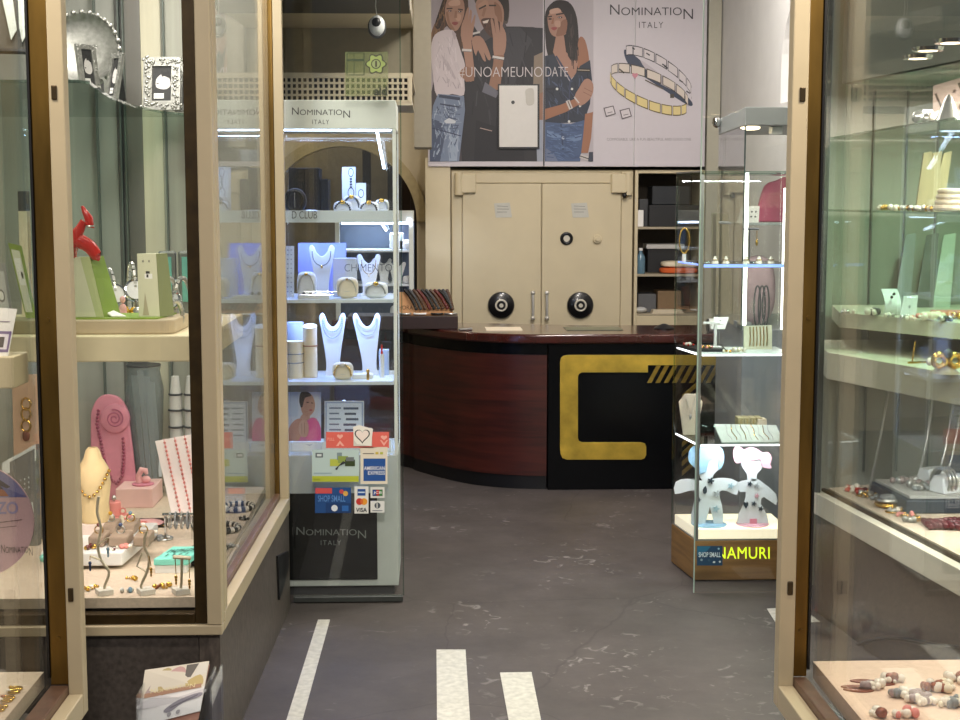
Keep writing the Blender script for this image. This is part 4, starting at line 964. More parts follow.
# on the counter: bracelet tray, papers, ring
z = CZT; TY = KY + .32
X0, X1 = fx(399, TY, z), fx(458, TY, z)
t = thing('bracelet_tray', 'dark brown tray with a sloped tan bracelet board on the counter', 'tray', ((X0 + X1) / 2, TY + .1, z))
zt_ = fz(316, TY, X1)
G().box(X0 - .3, X1, TY, TY + .26, z, zt_).obj('box', BROWN, t, .004)
a = [P(396, 315, TY + .02), P(453, 313, TY + .02), P(450, 292, TY + .24), P(396, 292, TY + .24)]
g = G().prism([a[3], a[2], a[1], a[0]], (0, .004, -.012)); brd = g.obj('board', mat('tan leather', '#b0835a', .6, var=.05), t)
lettering('lettering', 'HORA', 398.5, 305.5, 413, 309.5, lambda x, y: P(x, y, TY + .06), FRONT, mat('dark brown ink', '#3b2415', .6, var=0), t, 0, .006)
sh = Vector((0, -.004, .012))
for k in range(11):
    u = .16 + k * .078
    p0 = a[3] * (1 - u) + a[2] * u; p1 = a[0] * (1 - min(1, u + .22)) + a[1] * min(1, u + .22)
    path = [p0 * (1 - s) + p1 * s + sh * (1 + 1.5 * sin(PI * s)) for s in (.05, .25, .5, .75, .95)]
    col = (BLACK, mat('maroon beads', '#5a1e1e', .3, var=.1), mat('brown beads', '#4d3322', .3, var=.1), DGREY)[(k * 7) % 4]
    one('beaded_bracelet', G().beads(path, .011, 7), col, 'dark beaded bracelet number %s from the left on the tan counter board' % ('one two three four five six seven eight nine ten eleven'.split()[k]), 'bracelet', 'bracelets on the counter board')
for k, px in enumerate((405, 420, 437, 450)):
    c = P(px, 314, TY + .03)
    one('bangle', G().tor((c.x, c.y, zt_ + .012), .034, .006, 'z', sz=.7), (SILV, WHITE, BLACK, SILV)[k], 'bangle lying on the front of the brown counter tray, %s from the left' % ('first', 'second', 'third', 'fourth')[k], 'bangle', 'bangles on the counter tray')
a = P(459, 323, KY + .2); b = P(472, 323, KY + .2)
one('steel_pen', G().tube([(a.x, KY + .2, CZT + .008), (b.x, KY + .24, CZT + .008)], .008, 8), SILV, 'silver pen lying on the counter beside the brown tray', 'pen')
for nm, lab, x0, x1, m in (('counter_mat', 'pale mat flat on the counter below the safe handles', 486, 522, IVORY), ('counter_mat', 'green glass mat flat on the counter at the right of the safe', 566, 622, mat('mat green', '#5b5f4a', .3, var=.05))):
    one(nm, G().box(fx(x0, KY + .25, CZT), fx(x1, KY + .25, CZT), KY + .2, KY + .42, CZT, CZT + .004), m, lab, 'mat')
c = P(664, 326, KY + .3)
one('domed_object', G().lathe([(.06, 0), (.06, .006), (.035, .02), (.01, .03)], (c.x, KY + .3, CZT)), BLACK, 'small black domed object on the counter near the right cabinet', 'lid')
# ================================================================== GOODS: shared builders
def W(pxw, Y): return pxw * Y / F
def pillow(label, px, Y, z, w, h, d=.06, m=None, cat='cushion', group=None, nm='display_pillow'):
    x = fx(px, Y, z)
    g = G(); g.ell((x, Y, z + h / 2), w / 2, d / 2, h / 2, 20, 12, .62)
    tt = thing(nm, label, cat, (x, Y, z), group); g.obj('cushion', m or SATIN, tt)
    G().tube([(x - w * .46, Y - d * .1, z + h * .3), (x - w * .3, Y - d * .42, z + h * .32), (x, Y - d * .5, z + h * .34), (x + w * .3, Y - d * .42, z + h * .32), (x + w * .46, Y - d * .1, z + h * .3)], .0012, 5).obj('seam', LGREY, tt)
    return x
def pillow_bangle(label, x, Y, z, w, h, d=.06, m=SILV, r=.0035, sag=.25, group=None, bead=False):
    """bracelet lying over a pillow: an arc across its front and top"""
    pts = [(x + w * .40 * cos(a), Y - d / 2 * (1.04 + .1 * sin(a)) - r, z + h * (.30 + .62 * sin(a))) for a in [PI * k / 16 for k in range(17)]]
    g = G()
    if bead: g.beads(pts, r, 7)
    else: g.tube(pts, r, 7)
    tt = thing('bracelet', label, 'bracelet', (x, Y - d / 2, z + h * .3), group); g.obj('band', m, tt)
    c = pts[8]; G().ell((c[0], c[1] - r, c[2]), r * 2.6, r * 1.4, r * 2, 10, 6).obj('charm', GOLD if m is not GOLD else PEARL, tt)
    return tt
BUST = [(-.50, .93), (-.40, 1.0), (-.30, .96), (-.22, .87), (-.10, .80), (0, .78), (.10, .80), (.22, .87), (.30, .96), (.40, 1.0), (.50, .93), (.43, .72), (.33, .45), (.27, .25), (.26, .10), (.30, 0), (-.30, 0), (-.26, .10), (-.27, .25), (-.33, .45), (-.43, .72)]
def bust(label, px, Y, z, w, h, m=None, tilt=.10, d=.016, group=None, lean=0.0):
    x = fx(px, Y, z); pts = sm(BUST, 3)
    X = Matrix.Translation((x, Y, z)) @ Matrix.Rotation(-tilt, 4, 'X') @ Matrix.Shear('XZ', 4, (0, 0))
    g = G(); g.x = X
    g.xz([(a * w + lean * b * w, b * h) for a, b in pts], 0, d)
    tt = thing('necklace_bust', label, 'necklace stand', (x, Y, z), group); g.obj('neck_form', m or SATIN, tt, .004)
    g2 = G(); g2.x = Matrix.Translation((x, Y, z)); g2.box(-w * .12, w * .12, d + .002 , d + .002 + h * .22, 0, .006); g2.obj('foot', m or SATIN, tt)
    return X
def necklace(label, X, w, h, top=.86, low=.50, m=SILV, r=.0016, n=1, bead=False, pend=True, group=None, lean=0.0, wd=.30):
    g = G(); lo = None
    for k in range(n):
        lw = low - .10 * k; tw = wd + .04 * k
        pts = [(w * (tw * cos(a) + lean * (top + (lw - top) * sin(a) ** .8)), -.003 - r, h * (top + (lw - top) * abs(sin(a)) ** .8)) for a in [PI * q / 20 for q in range(21)]]
        pts = [X @ Vector(p) for p in pts]
        (g.beads(pts, r, 6, r * 2.6) if bead else g.tube(pts, r, 6)); lo = pts[10]
    tt = thing('necklace', label, 'necklace', tuple(lo), group); g.obj('chain', m, tt)
    if pend: G().ell(lo + Vector((0, -.002, -.006)), .005, .003, .007, 10, 8).obj('pendant', GOLD if m is not GOLD else PEARL, tt)
    return tt
def card(name, label, cat, quad, m, th=.003, polys=(), to3=None, group=None, nrm=FRONT):
    """thin stiff card given by its four corners (clockwise from top left, seen from the front)"""
    c = sum(quad, Vector((0, 0, 0))) / 4
    n = (quad[1] - quad[0]).cross(quad[3] - quad[0]).normalized()
    if n.y > 0: n = -n
    tt = thing(name, label, cat, (c.x, c.y, min(q.z for q in quad)), group)
    G().prism(quad, tuple(-n * th)).obj('panel', m, tt)
    if polys:
        def uv(u, v): return (quad[0] * (1 - u) + quad[1] * u) * (1 - v) + (quad[3] * (1 - u) + quad[2] * u) * v
        inked('print', polys, uv, tuple(n), tt, .0002, .0004)
    return tt
def Q(Y, *c, dy=0): # quad in plane Y, top pushed back by dy
    return [P(*c[0], Y + dy), P(*c[1], Y + dy), P(*c[2], Y), P(*c[3], Y)]
def chainline(g, p, n, r, hang): pass

# ================================================================== LEFT BAY
PEWT = mat('old silver', '#9d9d98', .42, .7, var=.2, scale=60)
# --- on the curved glass shelf: ornate silver photo frames
def photo_frame(label, px0, px1, py_top, Y, z, tilt, yaw, pic):
    cx_ = (px0 + px1) / 2; x = fx(cx_, Y, z); w = W(px1 - px0, Y); h = fz(py_top, Y, x) - z
    X = Matrix.Translation((x, Y, z)) @ Matrix.Rotation(yaw, 4, 'Z') @ Matrix.Rotation(-tilt, 4, 'X')
    tt = thing('framed_portrait', label, 'photo frame', (x, Y, z), 'silver photo frames on the glass shelf')
    b = w * .24; g = G(); g.x = X
    for (a0, a1, c0, c1) in ((-w / 2, w / 2, 0, b), (-w / 2, w / 2, h - b, h), (-w / 2, -w / 2 + b, b, h - b), (w / 2 - b, w / 2, b, h - b)): g.box(a0, a1, -.008, .004, c0, c1)
    random.seed(int(px0))
    for k in range(64):
        s = k / 64 * 2 * (w + h)
        if s < w: q = (-w / 2 + s, b / 2)
        elif s < w + h: q = (w / 2 - b / 2, s - w)
        elif s < 2 * w + h: q = (w / 2 - (s - w - h), h - b / 2)
        else: q = (-w / 2 + b / 2, h - (s - 2 * w - h))
        for _ in range(2): g.sph((q[0] + random.uniform(-.3, .3) * b, -.008, q[1] + random.uniform(-.3, .3) * b), random.uniform(.10, .20) * b, 7)
    g.obj('ornate_border', PEWT, tt)
    g = G(); g.x = X; g.box(-w / 2 + b, w / 2 - b, -.002, .004, b, h - b); pc = g.obj('picture', hexmat('#2b2b2c'), tt)
    iw, ih = w - 2 * b, h - 2 * b
    to = lambda u, v: X @ Vector((-iw / 2 + u * iw, -.002, b + (1 - v) * ih))
    inked('portrait', pic, to, tuple(X.to_3x3() @ Vector((0, -1, 0))), pc, .0002)
    g = G(); g.x = X; g.prism([(-.02, .012, h * .65), (.02, .012, h * .65), (.02, .012 + h * .0, h * .6), (-.02, .012, h * .6)], (0, .003, 0))
    g.hexa([(-.02, h * .26, .012), (.02, h * .26, .012), (.02, h * .27, .012), (-.02, h * .27, .012), (-.015, .012, h * .6), (.015, .012, h * .6), (.015, .018, h * .62), (-.015, .018, h * .62)])
    g.obj('strut', DGREY, tt)
FACE = [('#d7d4d2', sm([(.18, .42), (.30, .30), (.55, .22), (.85, .32), (.95, .55), (.7, .66), (.35, .64), (.2, .58)], 3)), ('#1c1c1d', sm([(.45, .12), (.62, .18), (.85, .14), (.9, .34), (.62, .28), (.5, .30)], 3)), ('#4a4a4a', seg(.22, .5, .34, .5, .03)), ('#ececea', rect(.10, .78, .62, .93)), ('#9b9b9b', seg(.16, .85, .55, .85, .02))]
photo_frame('square ornate silver photo frame with a black and white portrait, facing out', 143, 180, 56, 5.42, GZ + .0092, .16, -.10, FACE)
photo_frame('ornate silver photo frame half hidden by the right post of the bay window', 176, 204, 60, 5.52, GZ + .0092, .16, -.05, FACE)
photo_frame('ornate silver photo frame with a portrait, turned sideways at the left of the glass shelf', 80, 101, 43, 4.52, GZ + .0092, .2, .75, FACE)
photo_frame('ornate silver photo frame seen edge on behind the portrait frame', 101, 122, 52, 4.95, GZ + .0092, .2, -.8, FACE)
p = P(84, 8, 5.3)
x = p.x; t = thing('silver_dish', 'round fluted silver dish standing behind the frames on the glass shelf', 'dish', (x, 5.30, GZ + .0092))
g = G(); g.x = Matrix.Translation((x, 5.30, GZ + .0092 + .21)) @ Matrix.Rotation(PI / 2 - .12, 4, 'X')
g.lathe([(.0, 0), (.07, .002), (.10, .012), (.125, .025), (.13, .029), (.125, .031), (.10, .016), (.07, .008), (0, .006)], n=36); g.obj('plate', PEWT, t)
g = G()
for k in range(28):
    a = 2 * PI * k / 28; g.sph((x + .128 * cos(a), 5.272 - .015 * sin(a), GZ + .0092 + .21 + .128 * sin(a)), .010, 7)
g.obj('beaded_rim', PEWT, t)
G().box(x - .05, x + .05, 5.305, 5.36, GZ + .0092, GZ + .11).obj('easel', DGREY, t)

# --- on the thick cream shelf
YT = SY + .05
x0, x1 = fx(60, YT, SZ), fx(174, YT, SZ); TZ = fz(320, YT, -.9)
t = thing('display_tray', 'low beige tray on the thick cream shelf carrying the green boxes', 'tray', ((x0 + x1) / 2, YT + .12, SZ))
g = G(); n = 6; pts = [(x0, YT), (x1 - .03, YT)] + [(x1 - .03 + .03 * sin(PI / 2 * k / n), YT + .03 - .03 * cos(PI / 2 * k / n)) for k in range(1, n + 1)] + [(x1, YT + .26), (x0, YT + .26)]
g.xy(pts, SZ, TZ - SZ); g.obj('body', mat('beige tray', '#bfae92', .5, var=.04), t, .004)
Yb = YT + .07
G().xy([(x0 + .01, Yb - .05), (x1 - .05, Yb - .05), (x1 - .03, Yb + .15), (x0 + .01, Yb + .15)], TZ, .004).obj('liner', GREEN, t)
LZ = TZ + .0045
# tilted cream box with green side
def tiltbox(name, label, cat, q, Y, d, m1, m2, polys=()):
    """q: front corners (px) clockwise from top left; side strip to the right"""
    a = [P(*c, Y) for c in q]; a[0].y += .03; a[1].y += .03
    zb_ = min(a[2].z, a[3].z)
    for v in (a[2], a[3]): v.z = LZ
    tt = thing(name, label, cat, ((a[2].x + a[3].x) / 2, Y, LZ))
    fr = G().prism(a, (0, .004, 0)).obj('front', m1, tt)
    s = .028
    b = [a[1] + Vector((.0008, .001, 0)), a[1] + Vector((s, d, 0)), a[2] + Vector((s + .01, d, 0)), a[2] + Vector((.0008, .001, 0))]
    G().prism(b, (-.003, .003, 0)).obj('side', m2, tt)
    tp = [a[0] + Vector((0, .004, 0)), a[1] + Vector((0, .004, 0)), a[1] + Vector((s, d, 0)), a[0] + Vector((s, d, 0))]
    G().prism(tp, (0, 0, -.003)).obj('top', m1, tt)
    if polys: inked('print', polys, lambda u, v: (a[0] * (1 - u) + a[1] * u) * (1 - v) + (a[3] * (1 - u) + a[2] * u) * v, FRONT, fr)
    return tt
tiltbox('gift_box', 'tilted cream and lime green box at the left of the beige tray', 'box', [(66, 258), (87, 257), (104, 323), (66, 324)], Yb - .01, .06, mat('cream lime card', '#cdd0b0', .5, var=.02), GREEN, [('#b2bd85', [(.55, 0), (1, 0), (1, 1), (.8, 1)])])
tiltbox('standing_tag', 'narrow standing pale tag with a black and silver charm on the beige tray', 'tag', [(135, 254), (154, 254), (160, 322), (139, 322)], Yb + .0, .03, mat('tag cream', '#cfcfb2', .5, var=.02), mat('tag olive', '#7d8456', .5, var=.02),
        [('#1f1f1f', rect(.42, .28, .62, .32)), ('#e9e9e4', rect(.35, .32, .75, .40)), ('#222', rect(.45, .33, .55, .38)) if False else ('#22221f', rect(.45, .33, .55, .38)), ('#a9a184', [(.2, .98), (.34, .62), (.5, .98)]), ('#8e8e80', circ(.3, .12, .05, .02)), ('#8e8e80', circ(.62, .12, .05, .02))])
q = [P(104, 315, Yb + .03), P(114, 313, Yb + .03), P(126, 321, Yb - .02), P(112, 323, Yb - .02)]
one('folded_leaflet', G().prism([Vector((v.x, v.y, LZ + .004 + .012 * (k < 2))) for k, v in enumerate(q)], (0, 0, -.003)), PAPER, 'small white leaflet lying between the green box and the standing tag', 'leaflet')
# red raised leg figurine on the box top
zz = fz(255, Yb + .03, fx(85, Yb, 1.4))
path = [P(98, 256, Yb + .02), P(90, 247, Yb + .02), P(80, 241, Yb + .015), P(75, 238, Yb + .01), P(80, 229, Yb + .01), P(87, 222, Yb + .01)]
t = thing('red_figurine', 'glossy red figurine kicking a leg up above the green box', 'figurine', tuple(P(85, 257, Yb + .03)))
G().tube(sm([tuple(v) for v in path], 3)[:-3], [.012 + .010 * sin(PI * min(1, k / 15 + .12)) for k in range(15)], 12).obj('leg', RED, t)
G().tube([P(86, 223, Yb + .01), P(91, 226, Yb + .01), P(89, 219, Yb + .01), P(85, 212, Yb + .008), P(82, 206, Yb + .006)], [.013, .012, .013, .009, .004], 12).obj('foot', RED, t)
G().tube([P(73, 242, Yb + .01), P(70, 250, Yb + .03), P(70, 258, Yb + .03)], [.02, .022, .02], 10).obj('thigh', RED, t)
G().tor(P(90, 226, Yb + .01), .011, .003, 'z').obj('anklet', SILV, t)
# watches
def watch(label, px, py, Y, z, r, rot=0, face='#e8e8ea'):
    x = fx(px, Y, z)
    tt = thing('watch', label, 'watch', (x, Y, z), 'silver watches on the cream shelf')
    c = Vector((x, Y, z + r * 1.45))
    X = Matrix.Translation(c) @ Matrix.Rotation(rot, 4, 'Z')
    g = G(); g.x = X; n = 22
    for k in range(n):
        a = 2 * PI * k / n; u = Vector((0, cos(a) * r * .8, sin(a) * r * 1.45)); v = Vector((0, cos(a + .24) * r * .8, sin(a + .24) * r * 1.45))
        g.tube([u, v], .0075, 6)
    g.obj('strap', SILV, tt)
    g = G(); g.x = X @ Matrix.Translation((0, -r * .80, r * .15)) @ Matrix.Rotation(PI / 2 - .25, 4, 'X')
    g.lathe([(r * .55, -.004), (r * .58, 0), (r * .55, .008), (r * .46, .009), (r * .46, .006)], n=24); cs = g.obj('case', CHROME, tt)
    g = G(); g.x = X @ Matrix.Translation((0, -r * .80, r * .15)) @ Matrix.Rotation(PI / 2 - .25, 4, 'X')
    g.lathe([(0, .006), (r * .46, .006), (r * .46, .0075), (0, .0075)], n=24); g.obj('dial', hexmat(face), cs)
    return tt
Yw = SY + .30
watch('silver watch on the cream shelf, first right of the standing tag', 170, 0, Yw, SZ, .052, -.5)
watch('silver watch on the cream shelf beside the window post', 183, 0, Yw + .02, SZ, .052, -.5)
watch('silver watch on the cream shelf, small one in front of the two tall watches', 176, 0, Yw - .10, SZ, .030, -.8)
watch('silver watch standing upright just behind the green box', 110, 0, Yw + .12, SZ, .06, .6)
watch('silver watch half hidden behind the standing tag', 133, 0, Yw + .2, SZ, .065, .4)
# jewel clusters on a low riser
def cluster(name, label, cat, px, Y, z, w, d, n, mats, r0=.006, r1=.012, seed=1, group=None, wire=None):
    random.seed(seed); x = fx(px, Y, z); tt = thing(name, label, cat, (x, Y, z), group)
    for mi, m in enumerate(mats):
        g = G()
        for k in range(n // len(mats) or 1):
            r = random.uniform(r0, r1); a = random.uniform(0, 2 * PI); q = math.sqrt(random.random())
            g.ell((x + cos(a) * q * w / 2, Y + sin(a) * q * d / 2, z + r), r * random.uniform(.8, 1.2), r, r, 8, 6)
        g.obj(('bead', 'stone', 'pearl', 'link')[mi], m, tt)
    if wire:
        G().tor((x, Y, z + .004), w * .42, .003, 'z', sz=d / w).obj('wire', wire, tt)
    return tt
rx0, rx1 = fx(100, Yw, SZ), fx(160, Yw, SZ)
rz = SZ + .03
one('display_riser', G().box(fx(104, Yw + .06, SZ), fx(158, Yw + .06, SZ), Yw + .04, Yw + .22, SZ, rz), mat('pale blue grey card', '#a9b3b8', .5, var=.03), 'pale blue grey riser at the back of the cream shelf', 'riser', bevel=.003)
BLUEG = mat('blue grey stone', '#6f8fa3', .25, var=.1); YEL = mat('amber stone', '#d8a52b', .25, var=.1); ORP = mat('orange pink stone', '#d48a6a', .3, var=.1); NAV = mat('navy stone', '#28406b', .25, var=.1); GARN = mat('garnet beads', '#5a1420', .2, var=.15, coat=.3); COPP = mat('copper leaf', '#8c4f38', .4, .4, var=.1)
cluster('brooch', 'silver and blue grey brooch on the pale riser right of the green box', 'brooch', 112, Yw + .10, rz, .07, .05, 10, (SILV, BLUEG), .008, .016, 2, wire=SILV)
cluster('brooch', 'amber yellow brooch on the pale riser left of the standing tag', 'brooch', 133, Yw + .12, rz, .06, .04, 8, (YEL, SILV), .008, .014, 3, wire=GOLD)
cluster('brooch', 'orange pink brooch in front of the pale riser', 'brooch', 122, Yw - .04, SZ, .06, .05, 9, (ORP, GOLD), .010, .018, 4, wire=GOLD)
cluster('brooch', 'dark copper bangle heap in front of the pale riser', 'brooch', 127, Yw - .13, SZ, .10, .05, 12, (COPP, SILV), .006, .012, 5, wire=COPP)
one('silver_figure', G().ell((fx(122, Yw - .02, SZ), Yw - .0, SZ + .055), .012, .012, .018, 10, 8).ell((fx(122, Yw - .02, SZ), Yw, SZ + .085), .009, .009, .011, 10, 8).ell((fx(121, Yw, SZ), Yw, SZ + .045), .02, .014, .014, 10, 8).tube([(fx(122, Yw, SZ), Yw, SZ), (fx(122, Yw, SZ), Yw, SZ + .05)], .008, 8), PPINK, 'small pink seated figurine at the centre of the cream shelf', 'figurine')
# turquoise frames far back
for k, (a, b) in enumerate(((158, 176), (178, 194))):
    Yf = SY + .70; x0, x1 = fx(a, Yf, 1.4), fx(b, Yf, 1.4)
    tt = thing('framed_print', ('small turquoise picture frame at the back of the cream shelf, left one', 'small turquoise picture frame at the back of the cream shelf, right one beside the post')[k], 'photo frame', ((x0 + x1) / 2, Yf, SZ), 'turquoise frames at the back')
    za = fz(251, Yf, x0)
    G().box(x0, x1, Yf, Yf + .02, SZ, za).obj('border', mat('pewter', '#6f7470', .4, .6, var=.1), tt, .008)
    G().box(x0 + .014, x1 - .014, Yf - .003, Yf - .0005, SZ + .05, za - .02).obj('picture', mat('teal print', '#5d9a8e', .4, var=.08), tt)
    G().box((x0 + x1) / 2 - .02, (x0 + x1) / 2 + .02, Yf + .021, Yf + .08, SZ, SZ + .03).obj('strut', DGREY, tt)
# green cards seen through the left showcase
for k, q in enumerate((((5, 243), (18, 246), (36, 318), (26, 318)), ((29, 247), (37, 250), (50, 316), (43, 316)), ((-14, 262), (2, 264), (13, 318), (-4, 318)))):
    Y = SY + .10; a = [P(*c, Y) for c in q]; a[0].y += .03; a[1].y += .03
    card('green_card', ('lime edged cream card leaning on the cream shelf, left of the pair', 'lime edged cream card leaning on the cream shelf, right of the pair', 'grey card with a dial print at the far left of the cream shelf')[k], 'card', a, GREEN if k < 2 else GREY, .010,
         [('#d9dcc4', rect(.12, .08, .80, .92)), ('#f1f1ea', [(.2, .2), (.7, .18), (.72, .55), (.24, .56)]), ('#33352e', circ(.58, .42, .10, .05))] if k < 2 else [('#b9bcbb', rect(.15, .15, .85, .85)), ('#4c5157', circ(.5, .6, .2, .12)), ('#e9e9e6', circ(.5, .6, .14, .08))])
zc = min(P(30, 318, SY + .1).z, SZ + .06)
one('card_riser', G().box(fx(-8, SY + .1, SZ), fx(56, SY + .1, SZ), SY + .06, SY + .20, SZ, fz(320, SY + .08, -1.3)), mat('olive riser', '#8a8364', .5, var=.04), 'olive riser under the green cards at the left of the cream shelf', 'riser', bevel=.003)
for k, (a, b) in enumerate(((20.5, 29), (34.5, 40))):
    Y = SY + .55; x0, x1 = fx(a, Y, 1.4), fx(b, Y, 1.4)
    tt = thing('display_post', ('cream display post with a dark grey cap behind the green cards', 'narrow cream display post with a dark grey cap next to the brass frame')[k], 'display post', ((x0 + x1) / 2, Y, SZ), 'capped display posts')
    zm, z2_ = fz(211, Y, x0), fz(191, Y, x0)
    G().box(x0, x1, Y, Y + .04, SZ, zm).obj('post', IVORY, tt, .002); G().box(x0, x1, Y - .001, Y + .041, zm + .0005, z2_).obj('cap', DGREY, tt, .002)
# dark shadow box with pointed ribbons, high at left
Y = 4.75; a = Q(Y, (-40, -30), (32, -30), (33, 51), (-40, 49))
tt = card('shadow_box', 'dark backed shadow box with white pointed ribbons at the top left', 'display board', a, mat('slate felt', '#56524c', .7, var=.06), .012)
G().tube([P(-40, 50, Y - .006), P(33, 52, Y - .006)], .010, 6).obj('lower_edge', BLACK, tt); G().tube([P(32.5, -30, Y - .006), P(33, 52, Y - .006)], .008, 6).obj('side_edge', BLACK, tt)
for pts in ([(-2, -20), (10, -20), (16.5, 30), (11, 40), (8, 26)], [(17, -20), (23, -20), (28, 32), (22, 42), (19, 26)], [(28, -20), (31, -20), (31.5, 14), (30, 16)]):
    G().prism([P(x, y, Y - .010) for x, y in pts], (0, .004, 0)).obj('ribbon', mat('white ribbon', '#dfe2dc', .5, var=.03), tt)
G().box(P(0, 0, Y).x, P(0, 0, Y).x + .01, Y + .012, Y + .02, P(0, 0, Y).z, 2.72).obj('hanger', DGREY, tt)

# --- lower chamber
def fl(py): return (EYE - ZF) * F / (py - 200)
# three little branch stands
def stand_base(tt, x, Y, s=.044, h=.017): G().box(x - s / 2, x + s / 2, Y - s / 2, Y + s / 2, ZF, ZF + h, Matrix.Translation((x, Y, 0)) @ Matrix.Rotation(.5, 4, 'Z') @ Matrix.Translation((-x, -Y, 0))).obj('base', mat('stone base', '#d8d2c6', .6, var=.05), tt, .002); return ZF + h
def earrings(label, pts, m, m2, group=None, nm='earring'):
    tt = thing(nm, label, 'earring', tuple(pts[0]), group)
    G().tube(pts, .0014, 5).obj('wire', m, tt); g = G()
    for k in range(1, 4): g.ell(Vector(pts[-1]) + Vector((0, -.002, -.009 * k)), .006 - .001 * k, .005 - .001 * k, .006, 8, 6)
    g.obj('stone', m2, tt)
TWIG = mat('champagne metal', '#cbbfa6', .35, .6, var=.08)
Ys = 4.10
for k, (px, lab, pathpx) in enumerate(((104.5, 'twig shaped earring stand on a square base, left of the three by the window', ((104.5, 600), (105, 585), (109, 572), (101, 560), (98, 545), (101, 528), (97, 512), (100, 500))),
        (146, 'twig shaped earring stand on a square base, middle of the three by the window', ((147, 596), (141, 586), (147, 572), (149, 558), (144, 545), (148, 532))),
        (181, 'T shaped earring stand on a square base by the window post', ((181, 598), (181.5, 580), (182, 556))))):
    x = fx(px, Ys, ZF); tt = thing('earring_stand', lab, 'earring stand', (x, Ys, ZF), 'small stands by the window')
    zb3 = stand_base(tt, x, Ys)
    pp = [P(a, b, Ys) for a, b in pathpx]; pp[0].z = zb3
    G().tube(sm([tuple(v) for v in pp], 3)[:-3] if k < 2 else pp, .0042, 8).obj('stem', TWIG, tt)
    if k == 0: G().tube([P(101, 560, Ys), P(90, 556, Ys - .02)], .003, 6).obj('twig', TWIG, tt); G().tube([P(98, 545, Ys), P(108, 538, Ys - .02)], .003, 6).obj('twig', TWIG, tt)
    if k == 1: G().tube([P(147, 572, Ys), P(137, 566, Ys), P(142, 553, Ys)], .003, 6).obj('twig', TWIG, tt)
    if k == 2: G().tube([P(173, 557, Ys), P(191, 558, Ys)], .006, 8).obj('crossbar', TWIG, tt)
earrings('blue stone earring hanging on the left twig stand', [P(90, 556, Ys - .022), P(90, 560, Ys - .024)], GOLD, NAV)
earrings('pale blue earring hanging beside the left twig stand top', [P(108, 538, Ys - .022), P(108, 546, Ys - .024)], GOLD, BLUEG)
earrings('gold drop earring hanging on the middle twig stand', [P(149, 556, Ys - .006), P(151, 566, Ys - .008)], GOLD, GOLD)
earrings('gold drop earring at the left end of the T shaped stand', [P(175, 558, Ys - .008), P(176, 574, Ys - .010)], GOLD, GOLD)
earrings('gold drop earring at the right end of the T shaped stand', [P(189, 559, Ys - .008), P(189.5, 578, Ys - .010)], GOLD, GOLD)
# white tray with taupe inserts
Y0, Y1 = 4.38, 4.80
c = [Vector((fx(66, Y0, .55), Y0)), Vector((fx(122, Y0, .55), Y0)), Vector((fx(158, Y1, .55), Y1)), Vector((fx(66, Y1, .55), Y1))]
tzt = max(fz(566, Y0, -.95), ZF + .054)
WTZ = tzt
t = thing('jewel_tray', 'raised white tray with taupe ring pads in the lower left bay', 'tray', (c[1].x - .1, Y0 + .2, ZF))
G().xy([tuple(v) for v in c], tzt - .042, .042).obj('body', WHITE, t, .004)
G().box(c[0].x + .02, c[1].x - .05, Y0 + .08, Y1 - .06, ZF, tzt - .0425).obj('support', GREY, t)
ins = []
for k, (px, py, w_) in enumerate(((96, 548, .05), (118, 545, .06), (141, 541, .05), (108, 536, .05), (128, 533, .045))):
    Yp = Y0 + .07 + k % 3 * .0 + (.0 if k < 3 else .17); x = fx(px, Yp, tzt)
    G().box(x - w_ / 2, x + w_ / 2, Yp, Yp + .10, tzt + .0005, tzt + .035).obj('ring_pad', TAUPE, t, .006); ins.append((x, Yp, tzt + .035))
for k, (x, Yp, z) in enumerate(ins):
    g = G(); g.x = Matrix.Translation((x, Yp + .045, z + .012)); g.tor((0, 0, 0), .013, .0022, 'y')
    tt = thing('ring', 'stone set ring standing on a taupe pad, ' + ('front left', 'front middle', 'front right', 'back left', 'back right')[k] + ' of the white tray', 'ring', (x, Yp + .045, z), 'rings on the white tray')
    g.obj('band', (GOLD, SILV)[k % 2], tt); G().sph((x, Yp + .045, z + .028), .007, 10).obj('stone', (GARN, NAV, PEARL, YEL, BLUEG)[k], tt)
cluster('pendant', 'tiny red and pearl pendant at the front edge of the white tray', 'pendant', 112, Y0 + .03, tzt, .04, .02, 5, (GARN, PEARL), .004, .007, 8)
cluster('necklace', 'garnet and pearl necklace heap between the ring pads of the white tray', 'necklace', 150, Y0 + .25, tzt, .06, .05, 14, (GARN, PEARL), .004, .007, 9)
# turquoise box with dark lettering-like marks
Yx = 4.33; x0, x1 = fx(154, Yx, ZF), fx(188, Yx, ZF); zt2 = fz(559, Yx, x0)
t = thing('gift_box', 'turquoise lidded box with dark printed marks in the lower left bay', 'box', ((x0 + x1) / 2, Yx + .08, ZF))
G().box(x0 + .003, x1 - .003, Yx, Yx + .15, ZF, zt2 - .02).obj('body', WHITE, t, .002)
ld = G().xy([(x0, Yx - .003), (x1, Yx - .003), (x1 + .03, Yx + .16), (x0 + .03, Yx + .16)], zt2 - .0195, .0195).obj('lid', TURQ, t, .002)
random.seed(4); mk = []
for k in range(8):
    u = .10 + .1 * k; mk += [('#1f5850', rect(u, .24, u + .035, .52)), ('#1f5850', rect(u, .26 + .10 * (k % 3), u + .075, .33 + .10 * (k % 3)))]
    mk += [('#1f5850', rect(u + .02, .64, u + .06, .82))] if k % 2 else []
inked('lid_marks', mk, lambda u, v: Vector((x0 + .03 * v + (x1 - x0) * u, Yx + .155 - .155 * (1 - v) * 0 - .0 - .155 * v * 0 - 0, zt2)) if False else Vector((x0 + .03 * (1 - v) + (x1 - x0) * u, Yx + .155 * (1 - v), zt2)), (0, 0, 1), ld)
